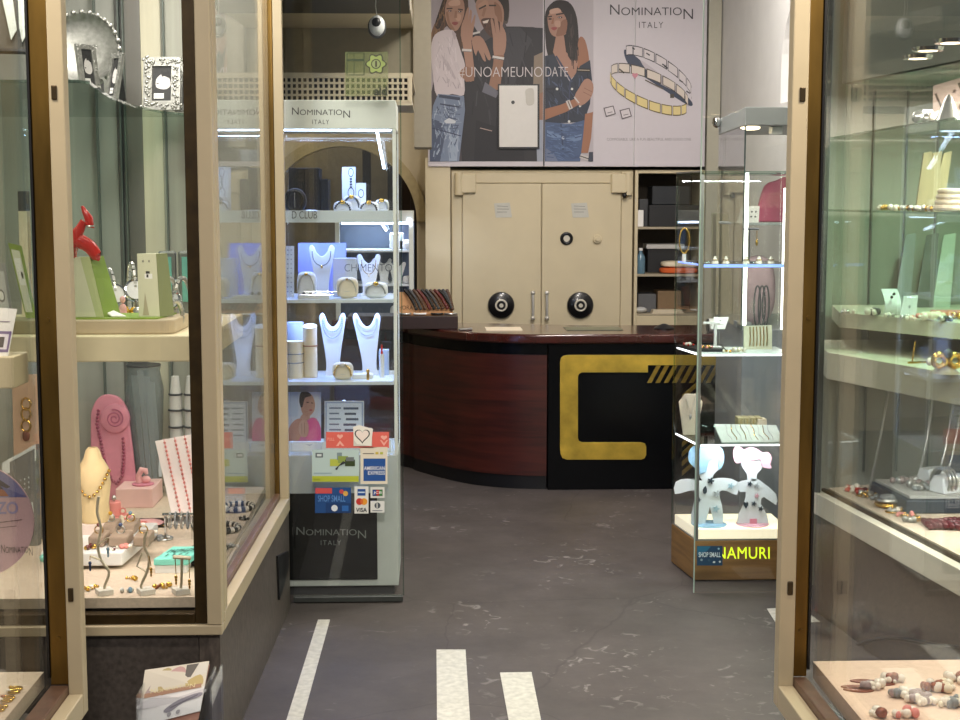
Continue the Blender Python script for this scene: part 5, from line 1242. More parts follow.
# risers, pink things
def riser(label, px0, px1, pt, Y, d, m, nm='display_cube', mt_=None):
    x0, x1 = fx(px0, Y, ZF), fx(px1, Y, ZF); zt_ = fz(pt, Y, x0)
    one(nm, G().box(x0, x1, Y, Y + d, ZF, zt_), m, label, 'riser', bevel=.003); return zt_
zr1 = riser('white cube under the coral candle shaped ring stand', 99, 128, 522, 4.95, .12, mat('pinkish white card', '#e9d6cc', .6, var=.03))
zr2 = riser('tall pale pink cube with a pink figurine on it', 116, 153, 489, 5.28, .2, mat('pale pink card', '#ecc3bd', .6, var=.03))
zr3 = riser('low taupe riser under the pale pink disc', 130, 168, 531, 4.95, .16, TAUPE)
x = fx(115, 5.0, zr1)
t = thing('ring_holder', 'coral pink candle shaped ring holder with a saucer', 'ring holder', (x, 5.01, zr1))
G().lathe([(0, 0), (.05, .0), (.058, .008), (.05, .010), (0, .008)], (x, 5.01, zr1), 28).obj('saucer', CORAL, t)
G().lathe([(0, .0105), (.024, .0105), (.024, .058), (.020, .062), (0, .062)], (x - .004, 5.01, zr1), 24).obj('column', CORAL, t)
G().tor((x + .028, 5.0, zr1 + .028), .010, .003, 'y').obj('loop_handle', CORAL, t)
G().ell((x - .004, 5.01, zr1 + .072), .008, .008, .011, 10, 8).obj('flame', SILV, t)
x = fx(146, 5.03, zr3)
t = thing('pink_disc', 'pale pink round dish on the low taupe riser', 'dish', (x, 5.03, zr3))
G().lathe([(0, 0), (.06, 0), (.066, .006), (.062, .012), (0, .011)], (x, 5.03, zr3), 32).obj('dish', PPINK, t); G().tor((x - .01, 5.03, zr3 + .014), .013, .002, 'z').obj('ring_groove', CORAL, t)
x = fx(143, 5.36, zr2)
t = thing('pink_figurine', 'small pink swan like figurine on the tall pale pink cube', 'figurine', (x, 5.36, zr2))
G().lathe([(0, 0), (.040, 0), (.042, .005), (0, .008)], (x, 5.36, zr2), 24).obj('foot', PINK, t)
G().tube([(x - .012, 5.36, zr2 + .008), (x - .016, 5.36, zr2 + .035), (x - .004, 5.36, zr2 + .058), (x + .012, 5.36, zr2 + .055), (x + .016, 5.36, zr2 + .04)], [.014, .011, .012, .010, .006], 10).obj('neck', PPINK, t)
G().ell((x + .012, 5.36, zr2 + .02), .018, .012, .015, 12, 8).obj('body', PPINK, t)
cluster('necklace', 'gold charms heap beside the coral ring holder', 'necklace', 124, 4.985, zr1 + .001, .04, .03, 8, (GOLD, PEARL), .004, .007, 12)
cluster('necklace', 'gold chain heap on the taupe riser at the right of the pink disc', 'necklace', 163, 5.0, zr3, .03, .05, 10, (GOLD,), .003, .006, 13)
# pink necklace board
Yn = 5.42; pts = [(90, 490), (88.5, 430), (89, 412), (95, 400), (104, 396.5), (115, 399), (123, 408), (127, 425), (133, 488)]
zN = ZF
a = [P(x, y, Yn) for x, y in pts]
t = thing('necklace_board', 'tall pink rounded necklace board with a rose disc in the lower left bay', 'necklace stand', (fx(110, Yn, ZF), Yn, ZF))
a[0].z = ZF; a[-1].z = ZF; a[0].x -= .0
dd = Vector((0, .02, 0)); Xb = lambda v: Vector((v.x, v.y + (v.z - ZF) * .12, v.z))
G().prism([Xb(Vector(q)) for q in ([tuple(a[0])] + sm([tuple(v) for v in a], 3)[3:-3] + [tuple(a[-1])])], tuple(dd)).obj('board', PINK, t, .004)
c = Xb(P(113, 420, Yn)); Xr = Matrix.Translation(c) @ Matrix.Rotation(PI / 2 - .12, 4, 'X')
g = G(); g.x = Xr; g.lathe([(0, .012), (.045, .012), (.055, .008), (.058, 0)], n=30); g.obj('rose_disc', PINK, t)
g = G(); g.x = Xr; g.tube([(r_ * cos(a_), r_ * sin(a_), .013) for r_, a_ in [(.006 + .030 * k / 40, k * .36) for k in range(41)]], .0025, 6); g.obj('rose_spiral', mat('dusty rose', '#b0607c', .6, var=.04), t)
g = G(); g.beads([Xb(P(x, y, Yn - .004)) + Vector((0, -.006, 0)) for x, y in ((96, 412), (95, 425), (99, 440), (104, 462), (111, 480), (117, 484), (122, 476), (123, 455), (121.5, 438))], .0065, 7)
one('necklace', g, mat('dark rose beads', '#9b4a63', .3, var=.06), 'dark rose bead chain hanging on the pink necklace board', 'necklace')
# cream bust in profile at the left
Yc = 4.62; x = fx(92, Yc, ZF)
one('display_cube', G().box(x - .06, x + .04, Yc, Yc + .1, ZF, ZF + .09), mat('pinkish white card', '#e9d6cc'), 'white cube carrying the cream bust behind the white tray', 'riser', bevel=.003)
t = thing('necklace_bust', 'small cream velvet bust with a charm necklace, at the left of the lower bay', 'necklace stand', (x, Yc + .05, ZF + .0905))
g = G(); zb4 = ZF + .0905; H = fz(450, Yc, x) - zb4
g.lathe([(.046, 0), (.05, .02), (.048, H * .25), (.056, H * .5), (.05, H * .72), (.030, H * .86), (.022, H * .97), (.015, H)], (x, Yc + .05, zb4), 20); g.obj('torso', mat('cream velvet', '#e8cf9b', .7, var=.05), t)
g = G(); g.beads([(x + .058 * sin(a), Yc + .05 - .062 * cos(a), zb4 + H * (.72 - .34 * cos(a) ** 2)) for a in [-1.3 + 2.6 * k / 20 for k in range(21)]], .006, 7, .016)
one('necklace', g, GOLD, 'gold charm necklace round the small cream bust', 'necklace')
# glass vase with white paper
Yv = 5.52; x = fx(147, Yv, ZF); Hv = fz(366, Yv, x) - ZF
t = thing('glass_vase', 'tall clear vase holding white paper behind the pink board', 'vase', (x, Yv, ZF))
G().lathe([(.05, 0), (.065, .01), (.055, .1), (.068, Hv * .5), (.075, Hv * .82), (.062, Hv - .02), (.066, Hv), (.064, Hv), (.06, Hv - .02), (.072, Hv * .82), (.064, Hv * .5), (.05, .02)], (x, Yv, ZF), 28).obj('body', mat('grey smoke glass', '#8f9a9c', .15, var=.05, alpha=.45), t)
G().lathe([(.062, Hv + .0005), (.067, Hv + .003), (.066, Hv + .007), (.06, Hv + .004)], (x, Yv, ZF), 28).obj('rim', DGREY, t)
g = G()
for k, (a0, h0, h1) in enumerate(((-.035, .30, .93), (-.012, .22, .97), (.012, .2, .92), (.03, .25, .88))):
    g.hexa([(x + a0 + .02, Yv - .02, ZF + Hv * h0 * .6), (x + a0 + .034, Yv - .022, ZF + Hv * h0 * .6), (x + a0 + .034, Yv - .016, ZF + Hv * h0 * .6), (x + a0 + .02, Yv - .016, ZF + Hv * h0 * .6), (x + a0 - .012, Yv - .012, ZF + Hv * h1), (x + a0 + .012, Yv - .016, ZF + Hv * h1), (x + a0 + .012, Yv - .008, ZF + Hv * h1), (x + a0 - .012, Yv - .006, ZF + Hv * h1)])
g.obj('paper', mat('cool white paper', '#d6e0e6', .6, var=.03), t)
# ring towers
for k, px in enumerate((178, 193)):
    Yt = 5.5; x = fx(px, Yt, ZF); Ht = fz(376, Yt, x) - ZF
    tt = thing('bracelet_tower', ('white bracelet tower with dark bands behind the bead board', 'white bracelet tower half hidden by the window post')[k], 'bracelet stand', (x, Yt, ZF), 'bracelet towers')
    G().lathe([(.03, 0), (.025, .01), (.025, Ht * .8), (.02, Ht * .9), (.014, Ht)], (x, Yt, ZF), 20).obj('column', mat('warm grey felt', '#c6c6c2', .7, var=.04), tt)
    for q in (.34, .46, .58, .72, .85): G().tor((x, Yt, ZF + Ht * q), .027 if q < .8 else .024, .004, 'z').obj('band', DGREY, tt)
# white board with coral bead bracelets
Yd = 4.98; a = [P(155, 441, Yd + .12), P(193, 434, Yd + .12), P(209, 512, Yd), P(172, 516, Yd)]
tt = card('bracelet_board', 'leaning white board for coral bead strands beside the window post', 'display board', a, mat('board white', '#f0e6e2', .5, var=.02), .012)
G().box(a[2].x - .13, a[2].x - .04, Yd + .03, Yd + .12, ZF, min(a[2].z, a[3].z)).obj('prop', GREY, tt)
nb = (a[1] - a[0]).cross(a[3] - a[0]).normalized(); nb = nb if nb.y < 0 else -nb
for k, u in enumerate((.24, .52, .78)):
    p0 = a[0] * (1 - u) + a[1] * u + nb * .005; p1 = a[3] * (1 - u) + a[2] * u + nb * .005
    one('bead_strand', G().tube([p0, p1], .0012, 5).beads([p0 * .95 + p1 * .05, p1 * .95 + p0 * .05], .0046, 6, .016), CORAL, ('left', 'middle', 'right')[k] + ' coral bead strand on the leaning white board', 'bracelet', 'coral strands on the white board')
# bangle rack in front of it
Yg = 4.78; x0 = fx(166, Yg, ZF); zt5 = ZF + .085
t = thing('bangle_rack', 'silver bar rack with grey bangles below the coral bead board', 'rack', (x0 + .05, Yg, ZF))
for x in (x0, x0 + .09): G().tube([(x, Yg, ZF), (x, Yg, zt5)], .005, 8).obj('upright', CHROME, t)
G().tube([(x0 - .01, Yg, zt5), (x0 + .10, Yg, zt5)], .006, 8).obj('crossbar', CHROME, t)
for k in range(4): one('bangle', G().tor((x0 + .015 + k * .02, Yg, zt5 - .020), .028, .0032, 'x', sx=.8), (SILV, GREY)[k % 2], ('first', 'second', 'third', 'fourth')[k] + ' bangle from the left on the silver bar rack', 'bangle', 'bangles on the bar rack')
# grey printed packages and peach earring boards seen through the left showcase
for k, (a, b) in enumerate(((2, 36), (40, 60))):
    Y = 4.70 + .1 * k; q = [P(a, 463 - 8 * k, Y + .05), P(b, 444 - 2 * k, Y + .05), P(b + 2, 552, Y), P(a + 2, 560, Y)]
    q[2].z = q[3].z = ZF
    card('package', ('dark grey package with pale band and white script, left of the two', 'dark grey package with pale band and white script, beside the brass frame')[k], 'package', q, mat('warm grey card', '#6d6c66', .6, var=.04), .03,
         [('#cdd2cb', [(0, 0), (1, 0), (1, .16), (0, .16)])] + [('#d5d8d2', circ(.3 + .12 * i, .30 + .05 * j, .016, .012, 8)) for i in range(5) for j in range(3)] + [('#c9ccc6', sm([(.55, .62), (.6, .44), (.64, .46), (.62, .58), (.72, .55), (.74, .64), (.62, .66)], 2)), ('#c9ccc6', seg(.76, .56, .80, .66, .03)), ('#c9ccc6', seg(.80, .66, .86, .56, .03)), ('#c9ccc6', seg(.88, .56, .90, .66, .03))], group='grey packages')
    q = [P(12 + 30 * k, 376, Y + .42), P(38 + 20 * k, 374, Y + .42), P(38 + 22 * k, 440, Y + .40), P(12 + 30 * k, 442, Y + .40)]
    q[2].z = q[3].z = ZF
    card('earring_board', ('peach board with a long gold earring, left of the two seen in the showcase', 'peach board with a long gold earring, right of the two seen in the showcase')[k], 'display board', q, mat('peach card', '#e8bf9e', .6, var=.03), .01, group='peach earring boards')
    px = (26, 49)[k]; pp = [P(px, y, Y + .393) for y in (404, 414, 426, 436)]
    tt = thing('long_earring', ('long gold earring on the left peach board', 'long gold earring on the right peach board')[k], 'earring', tuple(pp[0]), 'long gold earrings')
    for i in range(3): G().tor(pp[i], .016, .004, 'y', sz=1.3).obj('link', GOLD, tt)
    G().ell(pp[3], .014, .008, .02, 10, 8).obj('drop', COPP, tt)
cluster('turquoise_charm', 'turquoise paper charm beside the white dishes in the lower left bay', 'charm', 48, 4.5, ZF + .0, .06, .05, 6, (TURQ, WHITE), .012, .02, 21)
# zebra bangles by the side window
for k, (px, py, r_) in enumerate(((249, 507, .055), (240, 528, .055), (243, 548, .05), (236, 560, .045))):
    pz = PZ(px, py, ZF + .01); tt = thing('zebra_bangle', ('farthest', 'second farthest', 'second nearest', 'nearest')[k] + ' black and cream striped bangle by the side window', 'bangle', (pz.x - .02, pz.y, ZF), 'striped bangles by the side window')
    ga, gb2 = G(), G(); n = 26; xc = min(pz.x - .02, along(pz.y) - .08 - r_ * 1.15)
    for i in range(n):
        a0, a1 = 2 * PI * i / n, 2 * PI * (i + 1) / n
        (ga if i % 2 else gb2).tube([(xc + r_ * cos(a0), pz.y + r_ * sin(a0), ZF + .012), (xc + r_ * cos(a1), pz.y + r_ * sin(a1), ZF + .012)], .011, 8)
    ga.obj('dark_band', BLACK, tt); gb2.obj('cream_band', PEARL, tt)

# ================================================================== LEFT ENTRY SHOWCASE
# pink round card hanging
Y = 3.488; c0 = P(-21, 521, Y); R_ = 58 * Y / F
xmax = XL_G - .008
if c0.x + R_ > xmax: c0.x = xmax - R_
t = thing('round_sign', 'round pale pink advertising card with lilac picture at the left edge of the view', 'sign', (c0.x, Y, c0.z - R_))
g = G(); pts = [(c0.x + R_ * cos(2 * PI * k / 48), c0.z + R_ * sin(2 * PI * k / 48)) for k in range(48)]
bd = g.xz(pts, Y, .004).obj('disc', mat('pale pink card print', '#e2bcc4', .5, var=.02), t)
tod = lambda u, v: Vector((c0.x + u * R_, Y, c0.z - v * R_))
def arcseg(v0): 
    s = math.asin(max(-1, min(1, v0))); return [(.985 * cos(a), .985 * sin(a)) for a in [PI - s + (PI + 2 * s) * k / 24 for k in range(25)]]
inked('picture', [('#8f8fc0', arcseg(-.42)), ('#34304a', [(.2, -.8), (.42, -.74), (.62, -.60), (.5, -.55), (.2, -.62)]), ('#b5694a', [(-.6, -.5), (.2, -.62), (.6, -.52), (.88, -.44), (-.9, -.42)]), ('#6f73b0', [(.45, -.62), (.9, -.42), (.6, -.42)])], tod, FRONT, bd, .0002)
lettering('lettering', 'ZO', .36, -.34, .74, -.12, tod, FRONT, mat('lilac ink', '#a8a0d0', .5, var=0), bd, .02, .0016)
inked('fine_print', [('#8a6f78', seg(.2, .05, .8, -.02, .015)), ('#8a6f78', seg(.2, .14, .7, .09, .012))], tod, FRONT, bd, .0002, .002)
logo('lettering', .42, .42, .96, .62, tod, FRONT, DGREY, bd, italy=False, off=.0016)
G().tube([(c0.x, Y + .01, c0.z + R_), (c0.x, Y + .01, 2.7)], .001, 5).obj('thread', ACRYL, t)
# small purple framed card on a shelf bit
Y = 3.36; x1 = fx(25, Y + .05, 1.28); x1 = min(x1, XL_G - .006); zS = fz(357, Y, x1)
one('showcase_shelf', G().box(x1 - .5, x1, Y, Y + .12, zS - .075, zS), mat('cream shelf paint', '#ded0ac'), 'cream shelf end inside the left entry showcase', 'shelf', bevel=.003)
a = [P(-30, 306, Y + .06), P(17, 309, Y + .06), P(8, 356, Y + .02), P(-30, 357, Y + .02)]; a[2].z = a[3].z = zS
card('price_card', 'white card with a violet framed picture on the left showcase shelf', 'card', a, PAPER, .002, [('#6e5a8c', rect(.55, .48, .98, .92)), ('#e9e4ec', rect(.6, .54, .93, .86)), ('#2a2430', rect(.66, .6, .84, .82)), ('#8e8296', seg(.5, .28, .9, .28, .02))])
# earrings on the linen
for k, (px, py) in enumerate(((50, 691), (38, 688), (44, 697), (22, 700), (8, 706), (30, 709))):
    p = PZ(px, py, .474); px_ = min(p.x, XL_G - .03)
    tt = thing('hoop_earring', ('gold hoop earring on the cream linen nearest the brass frame', 'gold hoop earring on the linen, second from the brass frame', 'gold hoop earring in front of the pair by the brass frame', 'gold earring on the linen near the left edge', 'gold earring at the very left edge of the linen', 'gold earring at the bottom of the linen')[k], 'earring', (px_, p.y, .47), 'gold earrings on the linen')
    G().tor((px_, p.y, .474), .012, .0032, 'z', sz=.8).obj('hoop', GOLD, tt); G().ell((px_ - .014, p.y, .476), .006, .005, .005, 8, 6).obj('stone', (PEARL, GOLD, COPP)[k % 3], tt)

# ================================================================== MAGAZINE RACK
Ym = 3.72
xa, xb_ = fx(136, Ym, .3), fx(212, Ym, .3)
t = thing('magazine_rack', 'clear acrylic leaflet rack standing against the dark plinth at the left', 'rack', ((xa + xb_) / 2, Ym + .12, 0))
G().box(xa, xb_, Ym - .02, Ym + .22, 0, .012).obj('base', ACRG, t, .002)
zr = fz(672, Ym + .1, xb_)
G().box(xb_ - .004, xb_, Ym, Ym + .20, .0125, zr - .01).obj('side', ACRG, t); G().box(xb_ - .022, xb_ - .018, Ym, Ym + .20, .0125, zr - .015).obj('side', ACRG, t)
G().box(xa, xa + .004, Ym, Ym + .20, .0125, zr - .03).obj('side', ACRG, t)
G().box(xa + .0045, xb_ - .0225, Ym - .006, Ym, .0125, fz(698, Ym, xa)).obj('front', ACRG, t)
G().box(xa + .0045, xb_ - .0225, Ym + .16, Ym + .165, .0125, zr - .06).obj('back', ACRG, t)
G().box(xa + .0045, xb_ - .0225, Ym + .001, Ym + .158, .15, .155).obj('tray_floor', ACRG, t)
q = [P(145, 670, Ym + .13), P(209, 661, Ym + .13), P(200, 711, Ym + .035), P(137, 727, Ym + .035)]
for v in q: v.x = min(v.x, xb_ - .024)
n_ = (q[1] - q[0]).cross(q[3] - q[0]).normalized(); n_ = n_ if n_.z > 0 else -n_
pol = [('#e6dccb', rect(0, 0, 1, .55)), ('#f0ebea', rect(0, .5, 1, 1)), ('#b9a3a0', sm([(.05, .5), (.2, .2), (.35, .1), (.45, .5)], 3)), ('#c6b27e', sm([(.25, .1), (.42, .05), (.45, .45), (.28, .5)], 3)), ('#d4aba6', sm([(.4, .12), (.55, 0.03), (.66, .12), (.64, .36), (.5, .42), (.4, .3)], 3)),
       ('#6f6964', [(.66, .02), (.85, .02), (.72, .35), (.66, .3)]), ('#e3ddd2', [(.85, .02), (.99, .02), (.99, .25), (.78, .3)]), ('#cdb67c', sm([(.68, .38), (.9, .25), (.97, .45), (.8, .52)], 3)), ('#b58c74', rect(.05, .44, .95, .52)), ('#dad4d6', sm([(0, .6), (.3, .52), (.6, .62), (1, .56), (1, .66), (.5, .72), (0, .7)], 3)),
       ('#918b96', sm([(.4, .82), (.62, .68), (.95, .62), (.97, .70), (.7, .76), (.5, .88)], 3)), ('#5b5763', seg(.5, .80, .92, .66, .02)), ('#a4a0a4', circ(.5, .92, .035, .04)), ('#a4a0a4', circ(.64, .91, .035, .04))]
mg = card('magazine', 'open topped glossy magazine with a flower portrait cover, on the acrylic rack', 'magazine', q, PAPER, .004, pol)
logo('lettering', .15, .38, .85, .50, lambda u, v: (q[0] * (1 - u) + q[1] * u) * (1 - v) + (q[3] * (1 - u) + q[2] * u) * v, tuple(n_), mat('cream ink', '#e9dcae', .5, var=0), mg, italy=False, off=.0045)
q2 = [v + Vector((.0, .006, -.010)) for v in q]; q2[2] = q2[2] + Vector((-.005, -.03, -.02)); q2[3] = q2[3] + Vector((0, -.03, -.02))
card('magazine', 'second magazine with a brown cover under the flower portrait one', 'magazine', q2, mat('rose brown cover', '#a2705f', .45, var=.05), .006)
# ================================================================== TALL CABINET GOODS
S1, S2, S3 = SHZ; S4 = zB + .0005; Yc = CY + .12
def at_px(px, py, Y, z): return fx(px, Y, z)
def boxpx(name, label, cat, px0, px1, pt, z, Y, d, m, bevel=.003, group=None):
    x0, x1 = fx(px0, Y, z), fx(px1, Y, z); return one(name, G().box(x0, x1, Y, Y + d, z, fz(pt, Y, x0)), m, label, cat, group, bevel)
NAVY = mat('midnight card', '#080a12', .6, var=.1)
NAVY.node_tree.nodes['Principled BSDF'].inputs['Specular IOR Level'].default_value = .2
boxpx('watch_box', 'tall black box on the top shelf of the tall lit cabinet', 'box', 289, 320, 168, S1, Yc + .05, .14, NAVY)
boxpx('watch_box', 'shorter black box beside the tall one on the top cabinet shelf', 'box', 320.5, 328.5, 179, S1, Yc + .05, .14, NAVY)
x = fx(296, Yc, S1)
t = thing('black_watch', 'round black watch head in front of the tall black box', 'watch', (x, Yc, S1))
G().tor((x, Yc - .03, S1 + .052), .036, .013, 'y', sz=1.1).obj('bezel', BLACK, t); G().cyl((x, Yc - .03, S1 + .052), (x, Yc - .045, S1 + .052), .03).obj('dial', NAVY, t); G().tube([(x, Yc - .045, S1 + .025), (x, Yc - .045, S1 + .085)], .003, 6).obj('highlight_bar', CHROME, t); G().box(x - .015, x + .015, Yc - .045, Yc - .015, S1, S1 + .012).obj('foot', BLACK, t)
one('flat_watch', G().ell((fx(310, Yc - .05, S1), Yc - .05, S1 + .008), .05, .02, .008, 16, 6), SILV, 'flat silver watch lying before the black boxes', 'watch')
def chaincard(label, a, b, pt, Y, polys):
    q = [P(a, pt, Y + .015), P(b, pt, Y + .015), P(b, 212, Y), P(a, 212, Y)]; q[2].z = q[3].z = S1
    card('bracelet_card', label, 'card', q, mat('cool white card', '#dfe7f2', .5, var=.01), .004, polys)
RINGS = lambda cx, cy, r: [('#3a4256', circ(cx, cy, r, r * .5)), ('#dfe7f2', circ(cx, cy, r * .8, r * .4))]
chaincard('tall white card with a dark chain on the top cabinet shelf', 342, 355.5, 167, Yc + .13, RINGS(.66, .12, .2) + [('#2b3346', circ(.66, .26 + .06 * k, .09, .025)) for k in range(4)] + RINGS(.66, .56, .24))
chaincard('small white card with a ring print beside the tall card on the top cabinet shelf', 356, 366, 183, Yc + .12, RINGS(.5, .35, .3))
for k, (px, Y, w, h, lab, m, g_) in enumerate((
        (343, Yc - .02, .078, .050, 'white pillow on the top cabinet shelf, front left, dark bracelet', BLACK, 0), (369, Yc - .02, .082, .048, 'white pillow on the top cabinet shelf, front centre', DGREY, 0),
        (352, Yc + .085, .080, .074, 'white pillow on the top cabinet shelf, behind the front two', DGREY, 0), (382, Yc + .06, .06, .058, 'white pillow on the top cabinet shelf, at the right post', STEEL, 0))):
    x = pillow(lab, px, Y, S1, w, h, .055, group='pillows on the top cabinet shelf')
    pillow_bangle(('dark steel', 'black', 'slate', 'silver')[k] + ' bracelet over the ' + ('front left', 'front centre', 'rear', 'right end')[k] + ' pillow of the top cabinet shelf', x, Y, S1, w, h, .055, m, .0045, bead=k in (0, 1))
# middle shelf
q = [P(298, 243, Yc + .16), P(346, 243, Yc + .16), P(346, 271, Yc + .15), P(298, 271, Yc + .15)]
q[2].z = q[3].z = S2
card('violet_card', 'violet backing card behind the necklace bust on the middle cabinet shelf', 'card', q, mat('violet card', '#8f96d8', .5, var=.03), .004)
def bz(pt, z, Y, px): return fz(pt, Y, fx(px, Y, z)) - z
Y = Yc + .08; h = bz(245, S2, Y, 322); X = bust('white necklace bust before the violet card on the middle cabinet shelf', 322, Y, S2, .108, h, tilt=.06)
necklace('grey metal necklace on the bust before the violet card', X, .108, h, .88, .60, GREY, .0026, 1, wd=.36)
Y = Yc + .10; h = bz(254, S2, Y, 371); X = bust('white necklace bust at the right of the middle cabinet shelf', 369, Y, S2, .10, h, tilt=.06)
necklace('fine gold pendant necklace on the right bust of the middle cabinet shelf', X, .10, h, .86, .52, GOLD, .0014, 1)
Y = Yc + .06; h = bz(250, S2, Y, 284)
Y = Yc - .03
x = pillow('white pillow with a charm bracelet, left on the middle cabinet shelf', 307, Y + .03, S2, .082, bz(272, S2, Y, 307), .05); pillow_bangle('silver charm bracelet over the left pillow of the middle cabinet shelf', x, Y + .03, S2, .082, bz(272, S2, Y, 307), .05, SILV, .003)
x = pillow('ivory pillow with a single charm, centre of the middle cabinet shelf', 347.5, Y, S2, .092, bz(277, S2, Y, 347), .05, IVORY); pillow_bangle('thin silver bracelet over the ivory pillow on the middle cabinet shelf', x, Y, S2, .092, bz(277, S2, Y, 347), .05, SILV, .002)
x = pillow('white pillow with grey bangles, right on the middle cabinet shelf', 376, Y, S2, .10, bz(282, S2, Y, 376), .05); pillow_bangle('grey double bangle over the right pillow of the middle cabinet shelf', x, Y, S2, .10, bz(282, S2, Y, 376), .05, STEEL, .0045)
boxpx('acrylic_block', 'clear block with a charm behind the ivory pillow on the middle cabinet shelf', 'block', 333, 357, 258, S2, Yc + .045, .03, mat('frosted block', '#e1e8f2', .2, var=.01, alpha=.55))
q = [P(285, 246, Yc + .05), P(294, 246, Yc + .05), P(294, 297, Yc + .03), P(285, 297, Yc + .03)]; q[2].z = q[3].z = S2
card('earring_strip', 'narrow white strip card with rows of tiny studs by the left post of the cabinet', 'card', q, mat('cool white card', ''), .004, [('#9aa3b8', circ(.3 + .4 * i, .08 + .09 * j, .09, .012, 8)) for i in range(2) for j in range(10)])
one('price_plate', G().box(fx(298, Yc - .08, S2), fx(330, Yc - .08, S2), Yc - .09, Yc - .05, S2, S2 + .016), SATIN, 'low white plate with two dark studs at the front of the middle cabinet shelf', 'plate', bevel=.003)
for k, px in enumerate((304.5, 311)): one('stud_earring', G().ell((fx(px, Yc - .08, S2), Yc - .086, S2 + .0235), .007, .004, .007, 10, 8), NAVY, ('left', 'right')[k] + ' dark stud earring on the low white plate', 'earring', 'stud earrings on the plate')
# lower shelf
Y = Yc + .10
for k, (px, w, lab, m, low, n, bead, ln) in enumerate(((333, .112, 'tall white bust with grey chains on the lower cabinet shelf, left one', GREY, .62, 2, True, 0), (365, .118, 'tall white bust with fine silver chains on the lower cabinet shelf, right one', SILV, .66, 2, False, -.12))):
    h = bz(313, S3, Y, px); X = bust(lab, px + (5 if k else 0), Y, S3, w, h, tilt=.05, lean=ln, group='tall busts on the lower cabinet shelf')
    necklace(('double grey bead chain on the left tall bust', 'double fine silver chain on the right tall bust')[k], X, w, h, .92, low + .08, m, .0030 if bead else .0014, n, bead, False, lean=ln, wd=.34)
def cyl_stand(label, px, pt, Y, z, r, m, bands, slant=0):
    x = fx(px, Y, z); H = fz(pt, Y, x) - z; tt = thing('bracelet_cylinder', label, 'bracelet stand', (x, Y, z))
    g = G(); n = 28; v = []
    for zz in (0, 1):
        for k in range(n):
            a = 2 * PI * k / n; v.append((x + r * cos(a), Y + r * sin(a), z + (H - slant * (1 + sin(a)) * 0 + (slant * sin(a) if zz else 0)) * zz))
    g.add(v, [tuple(range(n - 1, -1, -1)), tuple(range(n, 2 * n))]); g.add(v, [(k, (k + 1) % n, (k + 1) % n + n, k + n) for k in range(n)], True)
    g.obj('cylinder', m, tt, .002)
    return x, H
x, H = cyl_stand('slanted ivory bracelet cylinder on the lower cabinet shelf', 310.5, 326, Yc + .05, S3, .030, IVORY, 1, .008)
one('bracelet', G().tor((x, Yc + .05, S3 + H * .62), .0318, .0022, 'z'), COPP, 'copper bracelet round the slanted ivory cylinder', 'bracelet')
x, H = cyl_stand('short ivory bracelet cylinder by the left post of the lower cabinet shelf', 295, 341, Yc + .03, S3, .036, IVORY, 2)
for k, q in enumerate((.42, .66)): one('bracelet', G().tor((x, Yc + .03, S3 + H * q), .038, .0024, 'z'), GREY, ('lower', 'upper')[k] + ' grey bracelet round the short ivory cylinder', 'bracelet')
x, H = cyl_stand('tall pale grey cylinder behind the short ivory one on the lower cabinet shelf', 296, 322, Yc + .14, S3, .036, mat('cool grey felt', '#b9c0cf', .6, var=.03), 0)
x = pillow('white pillow with a gold bracelet at the front of the lower cabinet shelf', 343, Yc - .03, S3, .088, bz(362, S3, Yc - .03, 343), .05, IVORY); pillow_bangle('gold bead bracelet over the front pillow of the lower cabinet shelf', x, Yc - .03, S3, .088, bz(362, S3, Yc - .03, 343), .05, GOLD, .0045, bead=True)
one('white_plinth', G().box(fx(352, Yc - .02, S3), fx(373, Yc - .02, S3), Yc - .03, Yc + .04, S3, S3 + .02), SATIN, 'low white plinth right of the front pillow on the lower cabinet shelf', 'plinth', bevel=.003)
x = fx(382, Yc + .03, S3)
t = thing('lipstick_stand', 'small white stand with a red tip at the right of the lower cabinet shelf', 'stand', (x, Yc + .03, S3))
G().cyl((x, Yc + .03, S3), (x, Yc + .03, S3 + .10), .010).obj('column', SATIN, t); G().cyl((x, Yc + .03, S3 + .1005), (x, Yc + .03, S3 + .14), .005, .003).obj('tip', RED, t)
boxpx('blue_card_box', 'small pale blue box at the back right of the lower cabinet shelf', 'box', 379, 389, 350, S3, Yc + .1, .05, mat('pale blue card', '#aebfdc', .5, var=.03))
one('mini_charm', G().cyl((fx(368, Yc - .06, S3), Yc - .06, S3), (fx(368, Yc - .06, S3), Yc - .06, S3 + .035), .006).sph((fx(368, Yc - .06, S3), Yc - .06, S3 + .038), .008), GOLD, 'tiny gold charm column at the front right of the lower cabinet shelf', 'charm')
